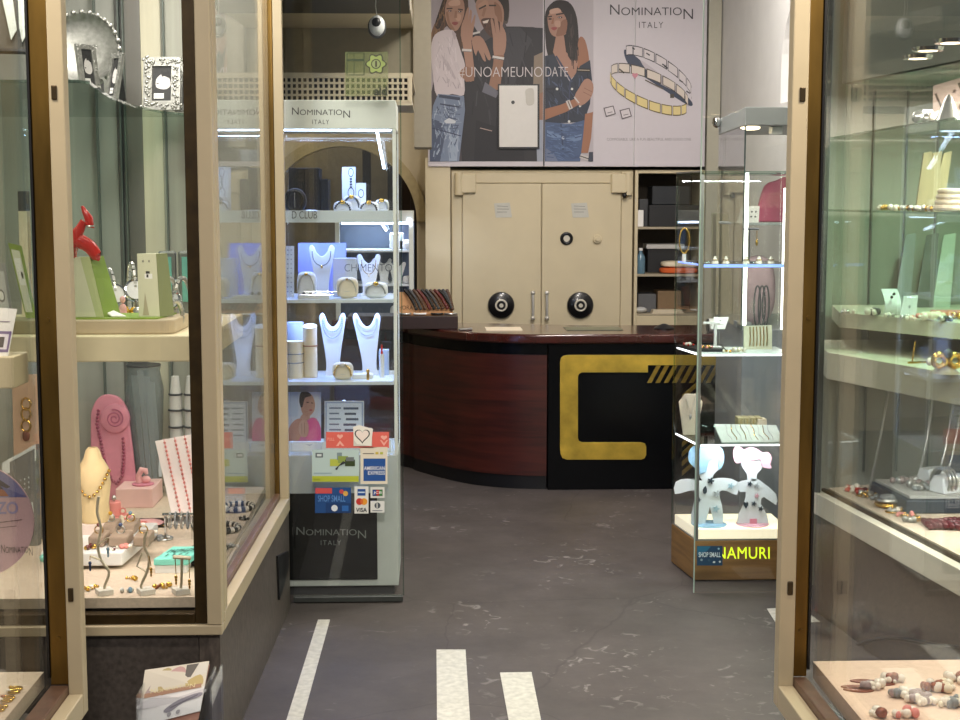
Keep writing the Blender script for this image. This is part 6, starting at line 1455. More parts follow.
# bottom compartment: portrait card and list card on stands
q = [P(288, 392, Yc + .03), P(321, 392, Yc + .03), P(321, 441, Yc + .005), P(288, 441, Yc + .005)]
pk = [('#b9c4dd', rect(0, 0, .3, .5)), ('#b98f86', sm([(.38, .5), (.56, .42), (.66, .5), (.64, .64), (.40, .64)], 3)), ('#c96a9c', sm([(.1, 1), (.12, .8), (.3, .62), (.5, .62), (.72, .52), (.92, .6), (1, 1)], 3)), ('#d9579b', sm([(.55, .95), (.62, .6), (.8, .55), (.98, .7), (1, 1)], 3)), ('#b98678', sm([(0, 1), (.03, .74), (.2, .58), (.4, .55), (.46, .75), (.3, 1)], 3)),
      ('#b5887c', sm([(.38, .22), (.5, .04), (.72, .06), (.82, .24), (.78, .40), (.62, .50), (.44, .44)], 3)), ('#2d2226', sm([(.34, .16), (.4, -.0), (.62, 0.0), (.7, .08), (.52, .12), (.44, .3), (.38, .3)], 3)), ('#3a2426', seg(.56, .21, .64, .21, .02)), ('#3a2426', seg(.70, .22, .76, .23, .02)), ('#a4484e', circ(.69, .37, .05, .018)),
      ('#c39a8e', sm([(.36, .62), (.5, .56), (.62, .66), (.6, .88), (.44, .92), (.32, .8)], 3)), ('#8e6459', seg(.42, .64, .42, .84, .015)), ('#8e6459', seg(.50, .62, .5, .86, .015))]
pk = [(c, [(min(1, max(0, u)), min(1, max(0, v))) for u, v in pts]) for c, pts in pk]
card('portrait_card', 'portrait card of a woman in pink at the lower left of the tall cabinet', 'poster', q, mat('lilac photo paper', '#c9cfe2', .5, var=.02), .003, pk)
q = [P(287, 442, Yc - .01), P(321, 442, Yc - .01), P(321, 457, Yc - .03), P(287, 457, Yc - .03)]; q[2].z = q[3].z = S4
card('white_card_stand', 'white card stand with a small curved mark under the portrait of the woman in pink', 'card stand', q, SATIN, .03, [('#8f9bb5', [(.55, .2), (.66, .42), (.77, .2), (.66, .3)])])
q = [P(324.5, 401, Yc + .02), P(364, 401, Yc + .02), P(364, 446, Yc), P(324.5, 446, Yc)]
pol = [('#9fb0d2', rect(.02, .02, .98, .98)), ('#dbe6f8', rect(.06, .05, .94, .96))]
for k in range(6):
    v = .14 + .12 * k; pol += [('#76839e', rect(.12, v, .42 - .05 * (k % 2), v + .035)), ('#4f5a72', rect(.48 + .03 * (k % 3), v, .86 - .06 * (k % 2), v + .05))]
tt = card('list_card', 'white card with rows of grey printed lines at the bottom of the tall cabinet', 'sign', q, SATIN, .003, pol)
G().ell(P(344, 401, Yc + .018), .008, .006, .006, 10, 6).obj('clip', WHITE, tt); G().box(q[3].x + .02, q[2].x - .02, Yc + .006, Yc + .06, S4, q[3].z + .02).obj('easel', SATIN, tt)
q = [P(321.5, 442, Yc - .04), P(395, 440, Yc - .04), P(395, 457, Yc - .05), P(321.5, 457, Yc - .05)]; q[2].z = q[3].z = S4; q[1].x = min(q[1].x, cr - .03); q[2].x = min(q[2].x, cr - .03)
card('white_ledge', 'long white ledge card behind the coral banner sticker', 'card stand', q, SATIN, .02)
# rear cabinet goods
for k, (px, sh, w, pt) in enumerate(((396.5, 0, 14, 233), (404, 0, 10, 240), (397, 1, 18, 262), (398, 2, 16, 305))):
    Y = BY + .1; z = BSZ[sh]; x = fx(px, Y, z); H = fz(pt, Y, x) - z; ww = W(w, Y)
    if k < 2: one('jewel_case', G().box(x - ww / 2, x + ww / 2, Y, Y + .1, z, z + H), SATIN, ('tall white jewel case on the top shelf of the far cabinet', 'short white jewel case on the top shelf of the far cabinet')[k], 'box', bevel=.006)
    elif k == 2: bust('white necklace bust on the middle shelf of the far cabinet', px, Y, z, ww, H, tilt=.05)
    else: pillow('white pillow on the lowest lit shelf of the far cabinet', px, Y, z, ww, H, .08)
for k, (px, sh) in enumerate(((407.5, 0), (407, 1), (407, 2))):
    Y = BY + .06; z = BSZ[sh]; pillow(('small white pillow at the right of the top far cabinet shelf', 'small white pillow at the right of the middle far cabinet shelf', 'small white pillow at the right of the lowest far cabinet shelf')[k], px, Y, z, .055, .05, .05)
for k, px in enumerate((352, 368, 384)):
    Y = BY + .12; z = BSZ[1]; bust(('far cabinet bust seen through the tall cabinet, left', 'far cabinet bust seen through the tall cabinet, middle', 'far cabinet bust seen through the tall cabinet, right')[k], px, Y, z, .10, .16, tilt=.05)
# ================================================================== RIGHT GLASS CASE WITH LIT LETTERS
NY = 6.0
n0, n1 = fx(695, NY, .2), 1.56
nb0, NYB = fx(671.5, 6.33, .2), 6.33
nzb = fz(541, NY, n0); nzt = fz(174.5, NY, n0); nzl = fz(530, NY, n0)
def npoly(i=0): return [(n0 + i, NY + i), (n1 - i, NY + i), (n1 - i, NYB - i), (nb0 + i, NYB - i)]
t = thing('glass_showcase', 'tall glass showcase on a brown wood base with lit yellow letters', 'showcase', (1.32, NY + .16, 0))
G().xy(npoly(), 0.005, nzb - .005).obj('wood_base', OAK, t, .003)
G().xy(npoly(.02), 0, .0049).obj('glide', BLACK, t)
lp = G().xy(npoly(.012), nzb + .001, nzl - nzb - .001).obj('light_platform', mat('lit white platform', '#f6efd8', .4, var=0, emit=.9, ecol='#fff0d0'), t, .003)
G().xy(npoly(.004), nzb + .0005, .006).obj('base_rim', STEEL, t)
NEON = mat('yellow lit letters', '#e4ff3a', .4, var=0, emit=1.1, ecol='#d8f52a')
v, f = glyphs('NAMURI', 1, .0, 1.06); v = fit(v, 716.5, 769.5, 0, 1)
letter_mesh('lit_lettering', [(x, 558.5 - 11.5 * y) for x, y in v], f, pl(NY), FRONT, NEON, t, .003)
G().box(n0 - .004, n0 + .014, NY - .004, NY + .014, nzb + .007, nzt).obj('corner_post', STEEL, t, .003)
G().box(nb0 - .002, nb0 + .004, NYB - .006, NYB, nzb + .007, nzt).obj('rear_edge', GLASSG, t)
g = G().hexa([(n0 + .004, NY + .016, nzb + .007), (n0 + .009, NY + .016, nzb + .007), (nb0 + .009, NYB - .007, nzb + .007), (nb0 + .004, NYB - .007, nzb + .007), (n0 + .004, NY + .016, nzt), (n0 + .009, NY + .016, nzt), (nb0 + .009, NYB - .007, nzt), (nb0 + .004, NYB - .007, nzt)]); g.obj('side_pane', GLASS, t)
G().box(n0 + .015, n1, NY + .002, NY + .007, nzb + .007, nzt).obj('front_pane', GLASS, t)
G().box(nb0 + .01, n1, NYB - .006, NYB - .001, nzb + .007, nzt).obj('rear_pane', GLASS, t)
G().xy(npoly(.001), nzt + .0005, .008).obj('top_pane', GLASSG, t)
G().tube([(n0, NY, nzt + .012), (nb0, NYB, nzt + .012)], .004, 6).obj('top_edge', STEEL, t); G().tube([(n0, NY, nzt + .012), (n1, NY, nzt + .012)], .003, 6).obj('top_edge', GLASSG, t)
NSZ = []
LEDB = mat('cool blue edge light', '#8fb0ff', .3, var=0, emit=1.6, ecol='#7f9cff'); LEDW = mat('white edge light', '#ffffff', .3, var=0, emit=3.0, ecol='#f4f8ff')
for k, py in enumerate((264, 354, 444)):
    z = fz(py, NY + .02, n0); NSZ.append(z)
    pp = npoly(.012); s_ = G().xy(pp, z - .008, .008).obj('shelf', GLASSG if k != 1 else mat('white shelf', '#e6ece8', .3, var=.01), t)
    G().box(n0 + .02, n1 - .02, NY + .010, NY + .0118, z - .008 - (.006 if k == 0 else 0), z - .001).obj('edge_light', LEDB if k == 0 else LEDW, s_)
    G().tube([(n0 + .008, NY + .02, z - .004), (nb0 + .012, NYB - .015, z - .004)], .004, 6).obj('edge_light', LEDB if k == 0 else LEDW, s_)
# acrylic girl and boy
ACW = mat('white acrylic', '#e9f1f4', .3, var=.01); ACB = mat('blue acrylic', '#9fc8e4', .3, var=.02); ACP = mat('pink acrylic', '#f0b6c4', .3, var=.02)
YK = NY + .10
def figure(label, polys, bz_):
    xs = [x for _, _, pts in polys for x, _ in pts]; c = P((min(xs) + max(xs)) / 2, 527, YK)
    tt = thing('acrylic_figure', label, 'figure', (c.x, YK, bz_))
    for nm, m, pts in polys:
        k = {'body': 0, 'head': 0}.get(nm, 1)
        G().prism([P(x, y, YK - .007 * k) for x, y in pts], (0, .006, 0)).obj(nm, m, tt)
    return tt
def flower(cx, cy, r, n=5): return [(cx + r * (.68 + .32 * cos(n * a)) * cos(a), cy + r * (.68 + .32 * cos(n * a)) * sin(a)) for a in [2 * PI * k / 40 for k in range(40)]]
def star(cx, cy, r): return [(cx + (r if k % 2 == 0 else r * .42) * sin(PI * k / 5 + .3), cy - (r if k % 2 == 0 else r * .42) * cos(PI * k / 5 + .3)) for k in range(10)]
DKH = mat('dark cut-out', '#2c3a44', .4, var=0); GRH = mat('grey cut-out', '#b4bcc0', .4, var=0); LBH = mat('pale blue cut-out', '#a9c9d6', .4, var=0)
SHO = mat('cut-out', '#fff', .4) if False else None
plz = nzl + .0005
zf_ = lambda y: y
boy = [('body', ACW, sm([(699, 481), (705, 480), (714, 479), (724, 478), (738, 482), (737, 495), (727, 491), (719, 492), (722, 506), (723, 524), (714, 524), (710, 506), (705, 524), (691, 524), (694, 503), (697, 491), (688, 491), (675, 494), (676, 482), (688, 479)], 2)),
       ('head', ACW, sm([(697, 452), (702, 446), (714, 446), (722, 454), (721, 466), (714, 474), (711, 480), (702, 480), (699, 473), (695, 462)], 3)),
       ('hair', ACB, sm([(689, 452), (694, 446), (704, 444), (716, 445), (723, 450), (724, 462), (719, 470), (718, 458), (709, 462), (706, 472), (698, 474), (695, 468), (689, 462)], 2)),
       ('flower_cut', DKH, flower(711, 481, 3.6)), ('flower_cut', GRH, flower(717, 494, 3.8)), ('star_cut', LBH, star(716, 509, 4.2)), ('leaf_cut', DKH, sm([(703, 490), (706, 486), (707, 492), (704, 494)], 2)), ('flower_cut', LBH, flower(731, 486, 3.2)), ('star_cut', DKH, star(699, 500, 2.6))]
girl = [('body', ACW, sm([(748, 480), (756, 479), (762, 482), (776, 494), (776, 505), (764, 497), (761, 504), (769, 524), (737, 524), (744, 504), (746, 492), (740, 492), (737, 483)], 2)),
        ('head', ACW, sm([(742, 456), (746, 450), (757, 450), (765, 457), (762, 468), (757, 474), (756, 481), (748, 481), (747, 474), (742, 466)], 3)),
        ('hair', ACP, sm([(733, 452), (736, 446), (741, 447), (744, 450), (750, 447), (757, 449), (763, 453), (768, 452), (772, 458), (770, 464), (772, 468), (766, 468), (762, 466), (760, 459), (752, 461), (747, 457), (743, 460), (740, 463), (735, 462)], 2)),
        ('heart_cut', DKH, heart(746, 505, 5, 7)), ('flower_cut', DKH, flower(750, 484, 2.6)), ('flower_cut', GRH, flower(757, 486, 2.8)), ('star_cut', DKH, star(754, 504, 2.8)), ('star_cut', DKH, star(761, 509, 3)), ('flower_cut', mat('rose cut-out', '#d9a7b2', .4, var=0), flower(757, 496, 2.6)), ('bow', mat('rose acrylic', '#ef9fb2', .3, var=0), rect(750, 519, 757, 524))]
def drop(polys):                      # stand the figures on the platform
    m_ = max(y for _, _, pts in polys for _, y in pts); z_ = fz(m_, YK, 1.3); return z_
zz = drop(boy)
one('figure_base', G().lathe([(0, 0), (.075, 0), (.078, .003), (.075, zz - plz if zz - plz > .004 else .004), (0, zz - plz if zz - plz > .004 else .004)], (fx(709, YK, plz), YK, plz), 32), ACB, 'pale blue round base under the blue haired acrylic figure', 'base')
one('figure_base', G().lathe([(0, 0), (.070, 0), (.073, .003), (.070, zz - plz if zz - plz > .004 else .004), (0, zz - plz if zz - plz > .004 else .004)], (fx(753, YK, plz) - .003, YK, plz), 32), ACP, 'pale pink round base under the pink haired acrylic figure', 'base')
figure('white acrylic cut-out boy figure with blue hair in the lit showcase', boy, zz)
figure('white acrylic cut-out girl figure with pink hair in the lit showcase', girl, zz)
# shelf goods
z = NSZ[2]; Y = NY + .14
q = [P(714, 424, Y - .02), P(776, 425, Y - .02), P(784, 441, Y - .08), P(722, 441, Y - .08)]; q[2].z = q[3].z = z
tt = card('chain_tray', 'sloped pale tray of fine chains on the lower showcase shelf', 'tray', q, mat('pale sea green felt', '#d3ddd2', .6, var=.05), .01)
for k in range(9):
    u = .16 + k * .085; p0 = q[0] * (1 - u) + q[1] * u; p1 = q[3] * (1 - u) + q[2] * u; nq = Vector((0, -.5, .86))
    one('fine_chain', G().tube([p0 * (1 - s) + p1 * s + nq * (.003 + .003 * sin(PI * s * 3)) + Vector((.004 * sin(9 * s + k), 0, 0)) for s in (.08, .25, .42, .6, .78, .92)], .0016, 5), GOLD if k % 2 else SILV, ('first second third fourth fifth sixth seventh eighth ninth'.split()[k]) + ' fine chain from the left on the sloped pale tray', 'chain', 'fine chains on the pale tray')
x0 = fx(737, Y + .08, z); 
for k in range(4):
    x = x0 + k * .028; tt = thing('chain_box', ('first', 'second', 'third', 'fourth')[k] + ' small olive box of gold chain from the left, behind the pale tray', 'box', (x + .012, Y + .09, z), 'olive boxes behind the pale tray')
    G().box(x, x + .025, Y + .06, Y + .13, z, z + .085).obj('body', mat('olive card', '#a89f72', .5, var=.05), tt, .002); G().tube([(x + .012, Y + .058, z + .08), (x + .011, Y + .057, z + .04), (x + .014, Y + .057, z + .01)], .0018, 5).obj('chain', GOLD, tt)
one('small_box', G().box(fx(757, Y + .06, z), fx(766, Y + .06, z), Y + .05, Y + .11, z, z + .08), IVORY, 'cream upright box at the right behind the pale tray', 'box', bevel=.002)
Yb2 = NYB - .09; h = fz(394, Yb2, fx(689, Yb2, z)) - z; x = fx(690, Yb2, z)
t = thing('pendant_stand', 'cream tapered pendant stand on the lower showcase shelf beside the metal post', 'necklace stand', (x, Yb2, z))
G().xz([(x - .030, z), (x + .030, z), (x + .055, z + h * .80), (x + .03, z + h), (x - .025, z + h), (x - .052, z + h * .80)], Yb2, .016).obj('panel', IVORY, t, .004)
one('pendant_necklace', G().tube([(x - .02, Yb2 - .003, z + h * .9), (x, Yb2 - .003, z + h * .5), (x + .02, Yb2 - .003, z + h * .9)], .0012, 5).ell((x, Yb2 - .004, z + h * .45), .006, .003, .012, 8, 6), SILV, 'thin pendant necklace on the cream tapered stand', 'necklace')
z = NSZ[1]; 
one('black_tray', G().xy([(fx(677, NYB - .03, z), NYB - .03), (n0 + .012, NY + .10), (fx(726, NY + .10, z), NY + .1), (fx(722, NYB - .03, z), NYB - .03)], z, .012), BLACK, 'black jewel tray at the left of the middle showcase shelf', 'tray', bevel=.002)
cluster('ring_set', 'red and white bead rings on the black tray', 'ring', 688, NYB - .09, z + .0125, .05, .03, 10, (RED, PEARL), .005, .009, 31)
cluster('ring_set', 'pink and gold rings on the black tray right of the metal post', 'ring', 707, NY + .13, z + .0125, .05, .03, 10, (CORAL, GOLD), .004, .008, 32)
Yq = NY + .15; x = fx(715, Yq, z); 
t = thing('earring_stand', 'white T shaped earring stand on the middle showcase shelf', 'earring stand', (x, Yq, z))
zt6 = fz(324, Yq, x)
G().box(x - .028, x + .028, Yq - .02, Yq + .02, z + .0125, z + .020).obj('base', WHITE, t, .002); G().cyl((x, Yq, z + .02), (x, Yq, zt6), .007).obj('column', WHITE, t); G().box(x - .055, x + .02, Yq - .008, Yq + .008, zt6 + .0005, zt6 + .010).obj('crossbar', WHITE, t, .002)
q = [P(714, 317, Yq + .08), P(729, 317, Yq + .08), P(725, 329, Yq + .07), P(711, 329, Yq + .07)]
tt = card('tilted_card', 'white card with a stud behind the T shaped earring stand', 'card', q, PAPER, .004, [('#8a8a86', circ(.5, .3, .06, .05)), ('#b9b4a6', seg(.2, .6, .8, .65, .04))])
G().tube([P(719, 329, Yq + .078), Vector((P(719, 329, Yq + .078).x, Yq + .078, z + .0125))], .003, 6).obj('prop', STEEL, tt)
q = [P(744, 326, Yq + .1), P(772, 325, Yq + .1), P(772, 349, Yq + .05), P(744, 349, Yq + .05)]; q[2].z = q[3].z = z
tt = card('chain_board', 'pale olive board with hanging gold chains on the middle showcase shelf', 'display board', q, mat('pale olive felt', '#c2c0a4', .6, var=.05), .02)
for k in range(6):
    u = .2 + k * .12; p0 = q[0] * (1 - u) + q[1] * u; p1 = q[3] * (1 - u) + q[2] * u; d = Vector((0, -.006, 0))
    one('hanging_chain', G().tube([p0 * .95 + p1 * .05 + d, (p0 + p1) / 2 + d + Vector((.002, -.001, 0)), p0 * .15 + p1 * .85 + d], .0022, 5), GOLD, ('first second third fourth fifth sixth'.split()[k]) + ' gold chain from the left on the pale olive board', 'chain', 'gold chains on the olive board')
cluster('ring_set', 'white pearl cluster before the pale olive board', 'ring', 739, Yq - .05, z, .06, .03, 10, (PEARL, IVORY), .006, .012, 33)
cluster('ring_set', 'small pearl cluster left of the larger one on the middle showcase shelf', 'ring', 728, Yq - .07, z, .05, .03, 8, (PEARL, GOLD), .004, .007, 34)
z = NSZ[0]
for k, px in enumerate((715, 726, 746, 759, 771)):
    x = fx(px, NY + .1, z); tt = thing('jewel_cone', ('first second third fourth fifth'.split()[k]) + ' small pearl cone from the left on the blue lit upper shelf', 'ring cone', (x, NY + .1, z), 'pearl cones on the blue lit shelf')
    G().lathe([(.016, 0), (.012, .012), (.004, .03)], (x, NY + .1, z), 14).obj('cone', PEARL, tt); G().tor((x, NY + .1, z + .014), .012, .002, 'z').obj('ring', GOLD, tt)
x = fx(749, NY + .16, z); zt7 = fz(229, NY + .16, x)
t = thing('t_bar_stand', 'dark slim T bar stand with a hanging pendant on the blue lit upper shelf', 'stand', (x, NY + .16, z))
G().cyl((x, NY + .16, z), (x, NY + .16, zt7), .0028).obj('rod', DGREY, t); G().tube([(x - .03, NY + .16, zt7), (x + .04, NY + .16, zt7)], .004, 6).obj('crossbar', DGREY, t); G().lathe([(.02, 0), (.02, .003), (0, .004)], (x, NY + .16, z), 16).obj('foot', DGREY, t)
tt = thing('long_earring', 'long gold drop earring on the dark T bar stand', 'earring', (x + .03, NY + .155, zt7 - .05)); G().tube([(x + .03, NY + .152, zt7 - .006), (x + .03, NY + .152, zt7 - .05)], .002, 5).obj('wire', GOLD, tt); G().ell((x + .03, NY + .152, zt7 - .06), .006, .004, .014, 8, 6).obj('drop', GOLD, tt)
xo = fx(684, NYB - .1, z)
t = thing('loop_ornament', 'tall gold loop ornament on a white foot at the left of the upper showcase shelf', 'ornament', (xo, NYB - .1, z))
G().cyl((xo, NYB - .1, z), (xo, NYB - .1, z + .035), .009).obj('foot', WHITE, t); G().tor((xo, NYB - .1, z + .035 + .058), .022, .003, 'y', sz=2.5).obj('loop', GOLD, t)

# ================================================================== SECOND CABINET (grey canopy) BEHIND
TY = 6.62; TB = 7.58
t0, t1 = fx(745, TY, 2.0), 1.93
tb0 = fx(718.5, TB, 2.0)
tzt = fz(107, TY, t0); tzc = fz(125.5, TY, t0)
t = thing('canopy_cabinet', 'tall glass cabinet with a grey canopy and white light tubes behind the right showcase', 'cabinet', (1.7, TY + .4, 0))
cpoly = [(t0, TY), (t1, TY), (t1, TB), (tb0, TB)]
GC = mat('grey canopy', '#8d9291', .4, var=.03)
G().xy(cpoly, tzc, tzt - tzc).obj('canopy', GC, t, .004)
zbs = fz(330, TY, t0)
G().xy([(a + .01 * (k in (0, 3)), b + .01) for k, (a, b) in enumerate(cpoly)], .0, zbs).obj('base', mat('cabinet grey', '#8b8e92', .5, var=.03), t, .004)
G().box(t0, t0 + .006, TY, TY + .006, zbs + .001, tzc - .001).obj('glass_edge', mat('dark glass edge', '#3f4f4c', .2, var=0), t)
G().box(t0 + .008, t1, TY + .002, TY + .007, zbs + .001, tzc - .001).obj('front_pane', GLASS, t)
g = G().hexa([(t0, TY + .008, zbs + .001), (t0 + .005, TY + .008, zbs + .001), (tb0 + .005, TB, zbs + .001), (tb0, TB, zbs + .001), (t0, TY + .008, tzc - .001), (t0 + .005, TY + .008, tzc - .001), (tb0 + .005, TB, tzc - .001), (tb0, TB, tzc - .001)]); g.obj('side_pane', GLASS, t)
TUBE = mat('white light tube', '#ffffff', .4, var=0, emit=5, ecol='#fffdf6')
for px in (742.5, 783):
    x = fx(px, TY + .05, 1.6); x = max(x, t0 + .01)
    G().box(x, x + .022, TY + .03, TY + .05, fz(325, TY + .05, x) if px < 760 else fz(330, TY + .05, x), fz(176 if px < 760 else 188, TY + .05, x)).obj('light_tube', TUBE, t, .003)
p = P(748, 131, TY + .2); G().lathe([(.03, -.012), (.045, -.006), (.045, -.001)], (p.x, TY + .15, tzc), 20).obj('down_lamp', mat('lamp disc', ''), t)
G().box(fx(771, TY + .1, 2), fx(782, TY + .1, 2), TY + .08, TY + .14, tzc - .035, tzc - .001).obj('junction_box', WHITE, t, .003)
c = Vector((fx(719, TB - .04, 2.0), TB - .06, (tzt + tzc) / 2 + .02)); G().ell(c + Vector((-.022, -.02, 0)), .025, .03, .03, 14, 10).obj('chrome_stud', CHROME, t)
# goods inside / on it
zsh = fz(222.5, TY + .3, 1.6)
one('cabinet_shelf', G().box(t0 + .03, t1 - .01, TY + .22, TB - .25, zsh - .012, zsh), mat('grey shelf', '#a0a6a5', .4, var=.03), 'grey shelf inside the canopy cabinet carrying a white photo card', 'shelf', bevel=.002)
q = [P(740, 206, TY + .32), P(758, 206, TY + .32), P(757, 222, TY + .3), P(735, 222, TY + .3)]; q[2].z = q[3].z = zsh
xs = max(0, t0 + .035 - min(v.x for v in q))
for v in q: v.x += xs
card('photo_card', 'white card with small dark studs on the grey shelf of the canopy cabinet', 'card', q, PAPER, .004, [('#55524f', circ(.62 + .2 * (i % 2), .35 + .3 * (i // 2), .05, .06)) for i in range(4)] + [('#77706c', circ(.2, .6, .07, .1))])
Yp = TY + .45
pts = [(757, 226), (760, 205), (766, 186), (776, 181), (792, 178), (792, 226)]
g = G().prism([Vector((P(x, y, Yp).x, Yp, max(zsh, P(x, y, Yp).z))) for x, y in sm(pts[:5], 2)[:-2] + [pts[5]]], (0, .05, 0))
one('pink_shawl', g, mat('hot pink cloth', '#c8587a', .8, var=.08), 'pink folded shawl standing in the canopy cabinet', 'shawl', bevel=.01)
q = [P(712, 214, TB + .25), P(728, 214, TB + .25), P(736, 262, TB + .1), P(712, 262, TB + .1)]
zt8 = fz(322, TB, 1.6)
one('grey_book', G().box(fx(738, TY + .1, zbs), fx(750, TY + .1, zbs), TY + .06, TY + .2, zbs, zbs + .03), GREY, 'small grey book on the base of the canopy cabinet', 'book', bevel=.002)
# dark-haired bust print and hanging necklaces inside
for k, px in enumerate((757.5, 762, 766)):
    a = P(px, 295, TY + .12); one('beaded_necklace', G().tor((a.x, TY + .12, zbs + .105), .016, .004, 'y', sz=6.0), DGREY, ('left', 'middle', 'right')[k] + ' dark bead necklace standing in the canopy cabinet', 'necklace', 'dark necklaces in the canopy cabinet')
one('rose_cloth', G().ell((fx(757, TY + .3, 1.2), TY + .3, zbs + .17), .09, .05, .17, 18, 12, .8), mat('dusty pink cloth', '#b79ba0', .8, var=.12), 'dusty pink scarf bundle on the base of the canopy cabinet', 'scarf')
# olive folder leaning on the counter end, white paper roll and box
Yo = KY + .12; zc_ = CZT
q = [P(712, 213, Yo + .12), P(728, 214, Yo + .12), P(734, 318, Yo), P(712, 320, Yo)]; q[2].z = q[3].z = zc_
card('olive_folder', 'tall olive leaning board on the right end of the counter', 'board', q, mat('olive board', '#7f7d64', .5, var=.05), .012, [('#5e5846', rect(.04, .01, .24, .99))])
x = fx(709, Yo - .03, zc_); 
t = thing('paper_roll', 'small black ended white roll on the right end of the counter', 'roll', (x, Yo - .06, zc_))
G().cyl((x - .01, Yo - .06, zc_ + .04), (x + .05, Yo - .06, zc_ + .04), .04, n=28).obj('roll', PAPER, t); G().cyl((x - .016, Yo - .06, zc_ + .04), (x - .0105, Yo - .06, zc_ + .04), .04, n=28).obj('end_cap', BLACK, t)
# tall grey drawer block seen inside
q = [(721, 326), (744, 326)]

# ================================================================== RIGHT BAY GOODS
def curl(label, px, Y, z, w, h):
    x = fx(px, Y, z); g = G(); n = 10; v = []
    for i in range(n + 1):
        a = -.5 + 1.5 * i / n
        for s in (-.5, .5): v.append((x + s * w, Y + .045 * (1 - cos(a * 1.2)) * 2 - .0, z + h * i / n))
    b = [(p[0], p[1] + .005, p[2]) for p in v]; f = []
    for i in range(n): f.append((2 * i, 2 * i + 1, 2 * i + 3, 2 * i + 2)); f.append(tuple(reversed([q + len(v) for q in (2 * i, 2 * i + 1, 2 * i + 3, 2 * i + 2)])))
    m_ = len(v)
    for i in range(n): f += [(2 * i + 1, 2 * i + 1 + m_, 2 * i + 3 + m_, 2 * i + 3), (2 * i, 2 * i + 2, 2 * i + 2 + m_, 2 * i + m_)]
    f += [(0, m_, m_ + 1, 1), (2 * n, 2 * n + 1, 2 * n + 1 + m_, 2 * n + m_)]
    g.add(v + b, f, True); tt = thing('curved_stand', label, 'earring stand', (x, Y, z)); g.obj('panel', SATIN, tt)
    G().sph((x - w * .12, Y + .0, z + h * .72), .006, 8).sph((x + w * .02, Y + .0, z + h * .84), .006, 8).obj('stud', NAVY, tt)
curl('curved white earring stand with dark studs on the upper pale shelf', 893, 5.32, RS1, .062, .098)
q = [P(904, 296, 5.22), P(918, 295, 5.22), P(916, 315, 5.2), P(900, 315, 5.2)]; q[2].z = q[3].z = RS1
card('stud_card', 'small white leaning card beside the curved earring stand', 'card', q, SATIN, .004, [('#8f959b', circ(.5, .5, .07, .08))])
cluster('bracelet', 'white and silver bracelet heap at the left end of the upper pale shelf', 'bracelet', 875, 5.34, RS1, .08, .05, 14, (PEARL, SILV, DGREY), .008, .016, 41)
cluster('bracelet', 'small silver heap before the curved earring stand', 'bracelet', 890, 5.24, RS1, .05, .03, 9, (SILV, PEARL), .005, .010, 42)
cluster('bracelet', 'coral and pearl bracelet heap on the upper pale shelf', 'bracelet', 926, 5.20, RS1, .07, .05, 14, (CORAL, PEARL), .006, .013, 43)
cluster('bracelet', 'round pearl bracelet on the upper pale shelf right of the coral one', 'bracelet', 934, 5.12, RS1, .08, .05, 14, (PEARL, IVORY), .010, .018, 44, wire=SILV)
cluster('bracelet', 'dark bracelet at the front of the upper pale shelf', 'bracelet', 946, 5.06, RS1, .08, .03, 10, (DGREY, SILV), .007, .012, 45)
cluster('bracelet', 'amber bracelet at the right of the upper pale shelf', 'bracelet', 957, 5.16, RS1, .08, .05, 12, (ORP, GOLD), .008, .016, 46)
one('coral_pad', G().box(fx(938, 5.25, RS1), fx(975, 5.25, RS1), 5.22, 5.34, RS1, RS1 + .02), CORAL, 'flat coral pad at the right of the upper pale shelf', 'pad', bevel=.004)
# lower shelf: shell earrings on a brown cone, twig
Y = 4.72; x = fx(945, Y, RS2)
t = thing('shell_earring', 'big gold shell earrings on a brown cone on the lower pale shelf', 'earring', (x, Y, RS2))
G().lathe([(.048, 0), (.045, .004), (.012, .035)], (x, Y, RS2), 20).obj('cone', TAUPE, t)
for k, dx in enumerate((-.028, .026)): G().tor((x + dx, Y - .02, RS2 + .045), .020, .010, 'y').obj('gold_shell', GOLD, t)
G().ell((x, Y - .022, RS2 + .068), .017, .014, .017, 14, 10).obj('dark_stone', DGREY, t); G().ell((x + .055, Y - .01, RS2 + .05), .018, .014, .020, 14, 10).obj('gold_bead', GOLD, t); G().ell((x - .055, Y - .01, RS2 + .04), .014, .012, .014, 12, 8).obj('gold_bead', PEARL, t)
a = fx(908, 5.0, RS2)
one('gold_wand', G().tube([(a, 5.0, RS2 + .004), (a + .10, 5.02, RS2 + .005)], .004, 6).tube([(a + .015, 5.0, RS2 + .008), (a + .03, 5.02, RS2 + .075)], .003, 6), GOLD, 'thin gold wand stand on the lower pale shelf', 'stand')
# glass shelf: wooden planks, bead heaps
zg = 1.612
for k, (a, b, c_, d_) in enumerate(((924, 932, 934, 928), (933, 942, 941, 935), (944, 952, 949, 942))):
    Y = 4.95 - .0 * k; q = [P(a, 153, Y + .05), P(b, 151, Y + .05), P(c_ - 5, 196, Y), P(d_ - 12, 198, Y)]; q[2].z = q[3].z = zg
    card('wood_plank', ('left', 'middle', 'right')[k] + ' of the three weathered wooden planks on the glass shelf', 'plank', q, mat('weathered wood', '#a08d6d', .7, var=.2, scale=9, stretch=(4, 4, .5)), .012, group='wooden planks on the glass shelf')
cluster('necklace', 'gold and silver bead heap left of the wooden planks on the glass shelf', 'necklace', 908, 4.90, zg, .11, .06, 26, (GOLD, SILV, PEARL), .005, .011, 51)
for k in range(4): one('shell_bangle', G().tor((fx(950, 4.62, zg), 4.62, zg + .012 + k * .018), .045 - .004 * k, .010, 'z'), IVORY, ('lowest', 'second', 'third', 'topmost')[k] + ' ivory bangle of the stack right of the planks', 'bangle', 'ivory bangle stack')
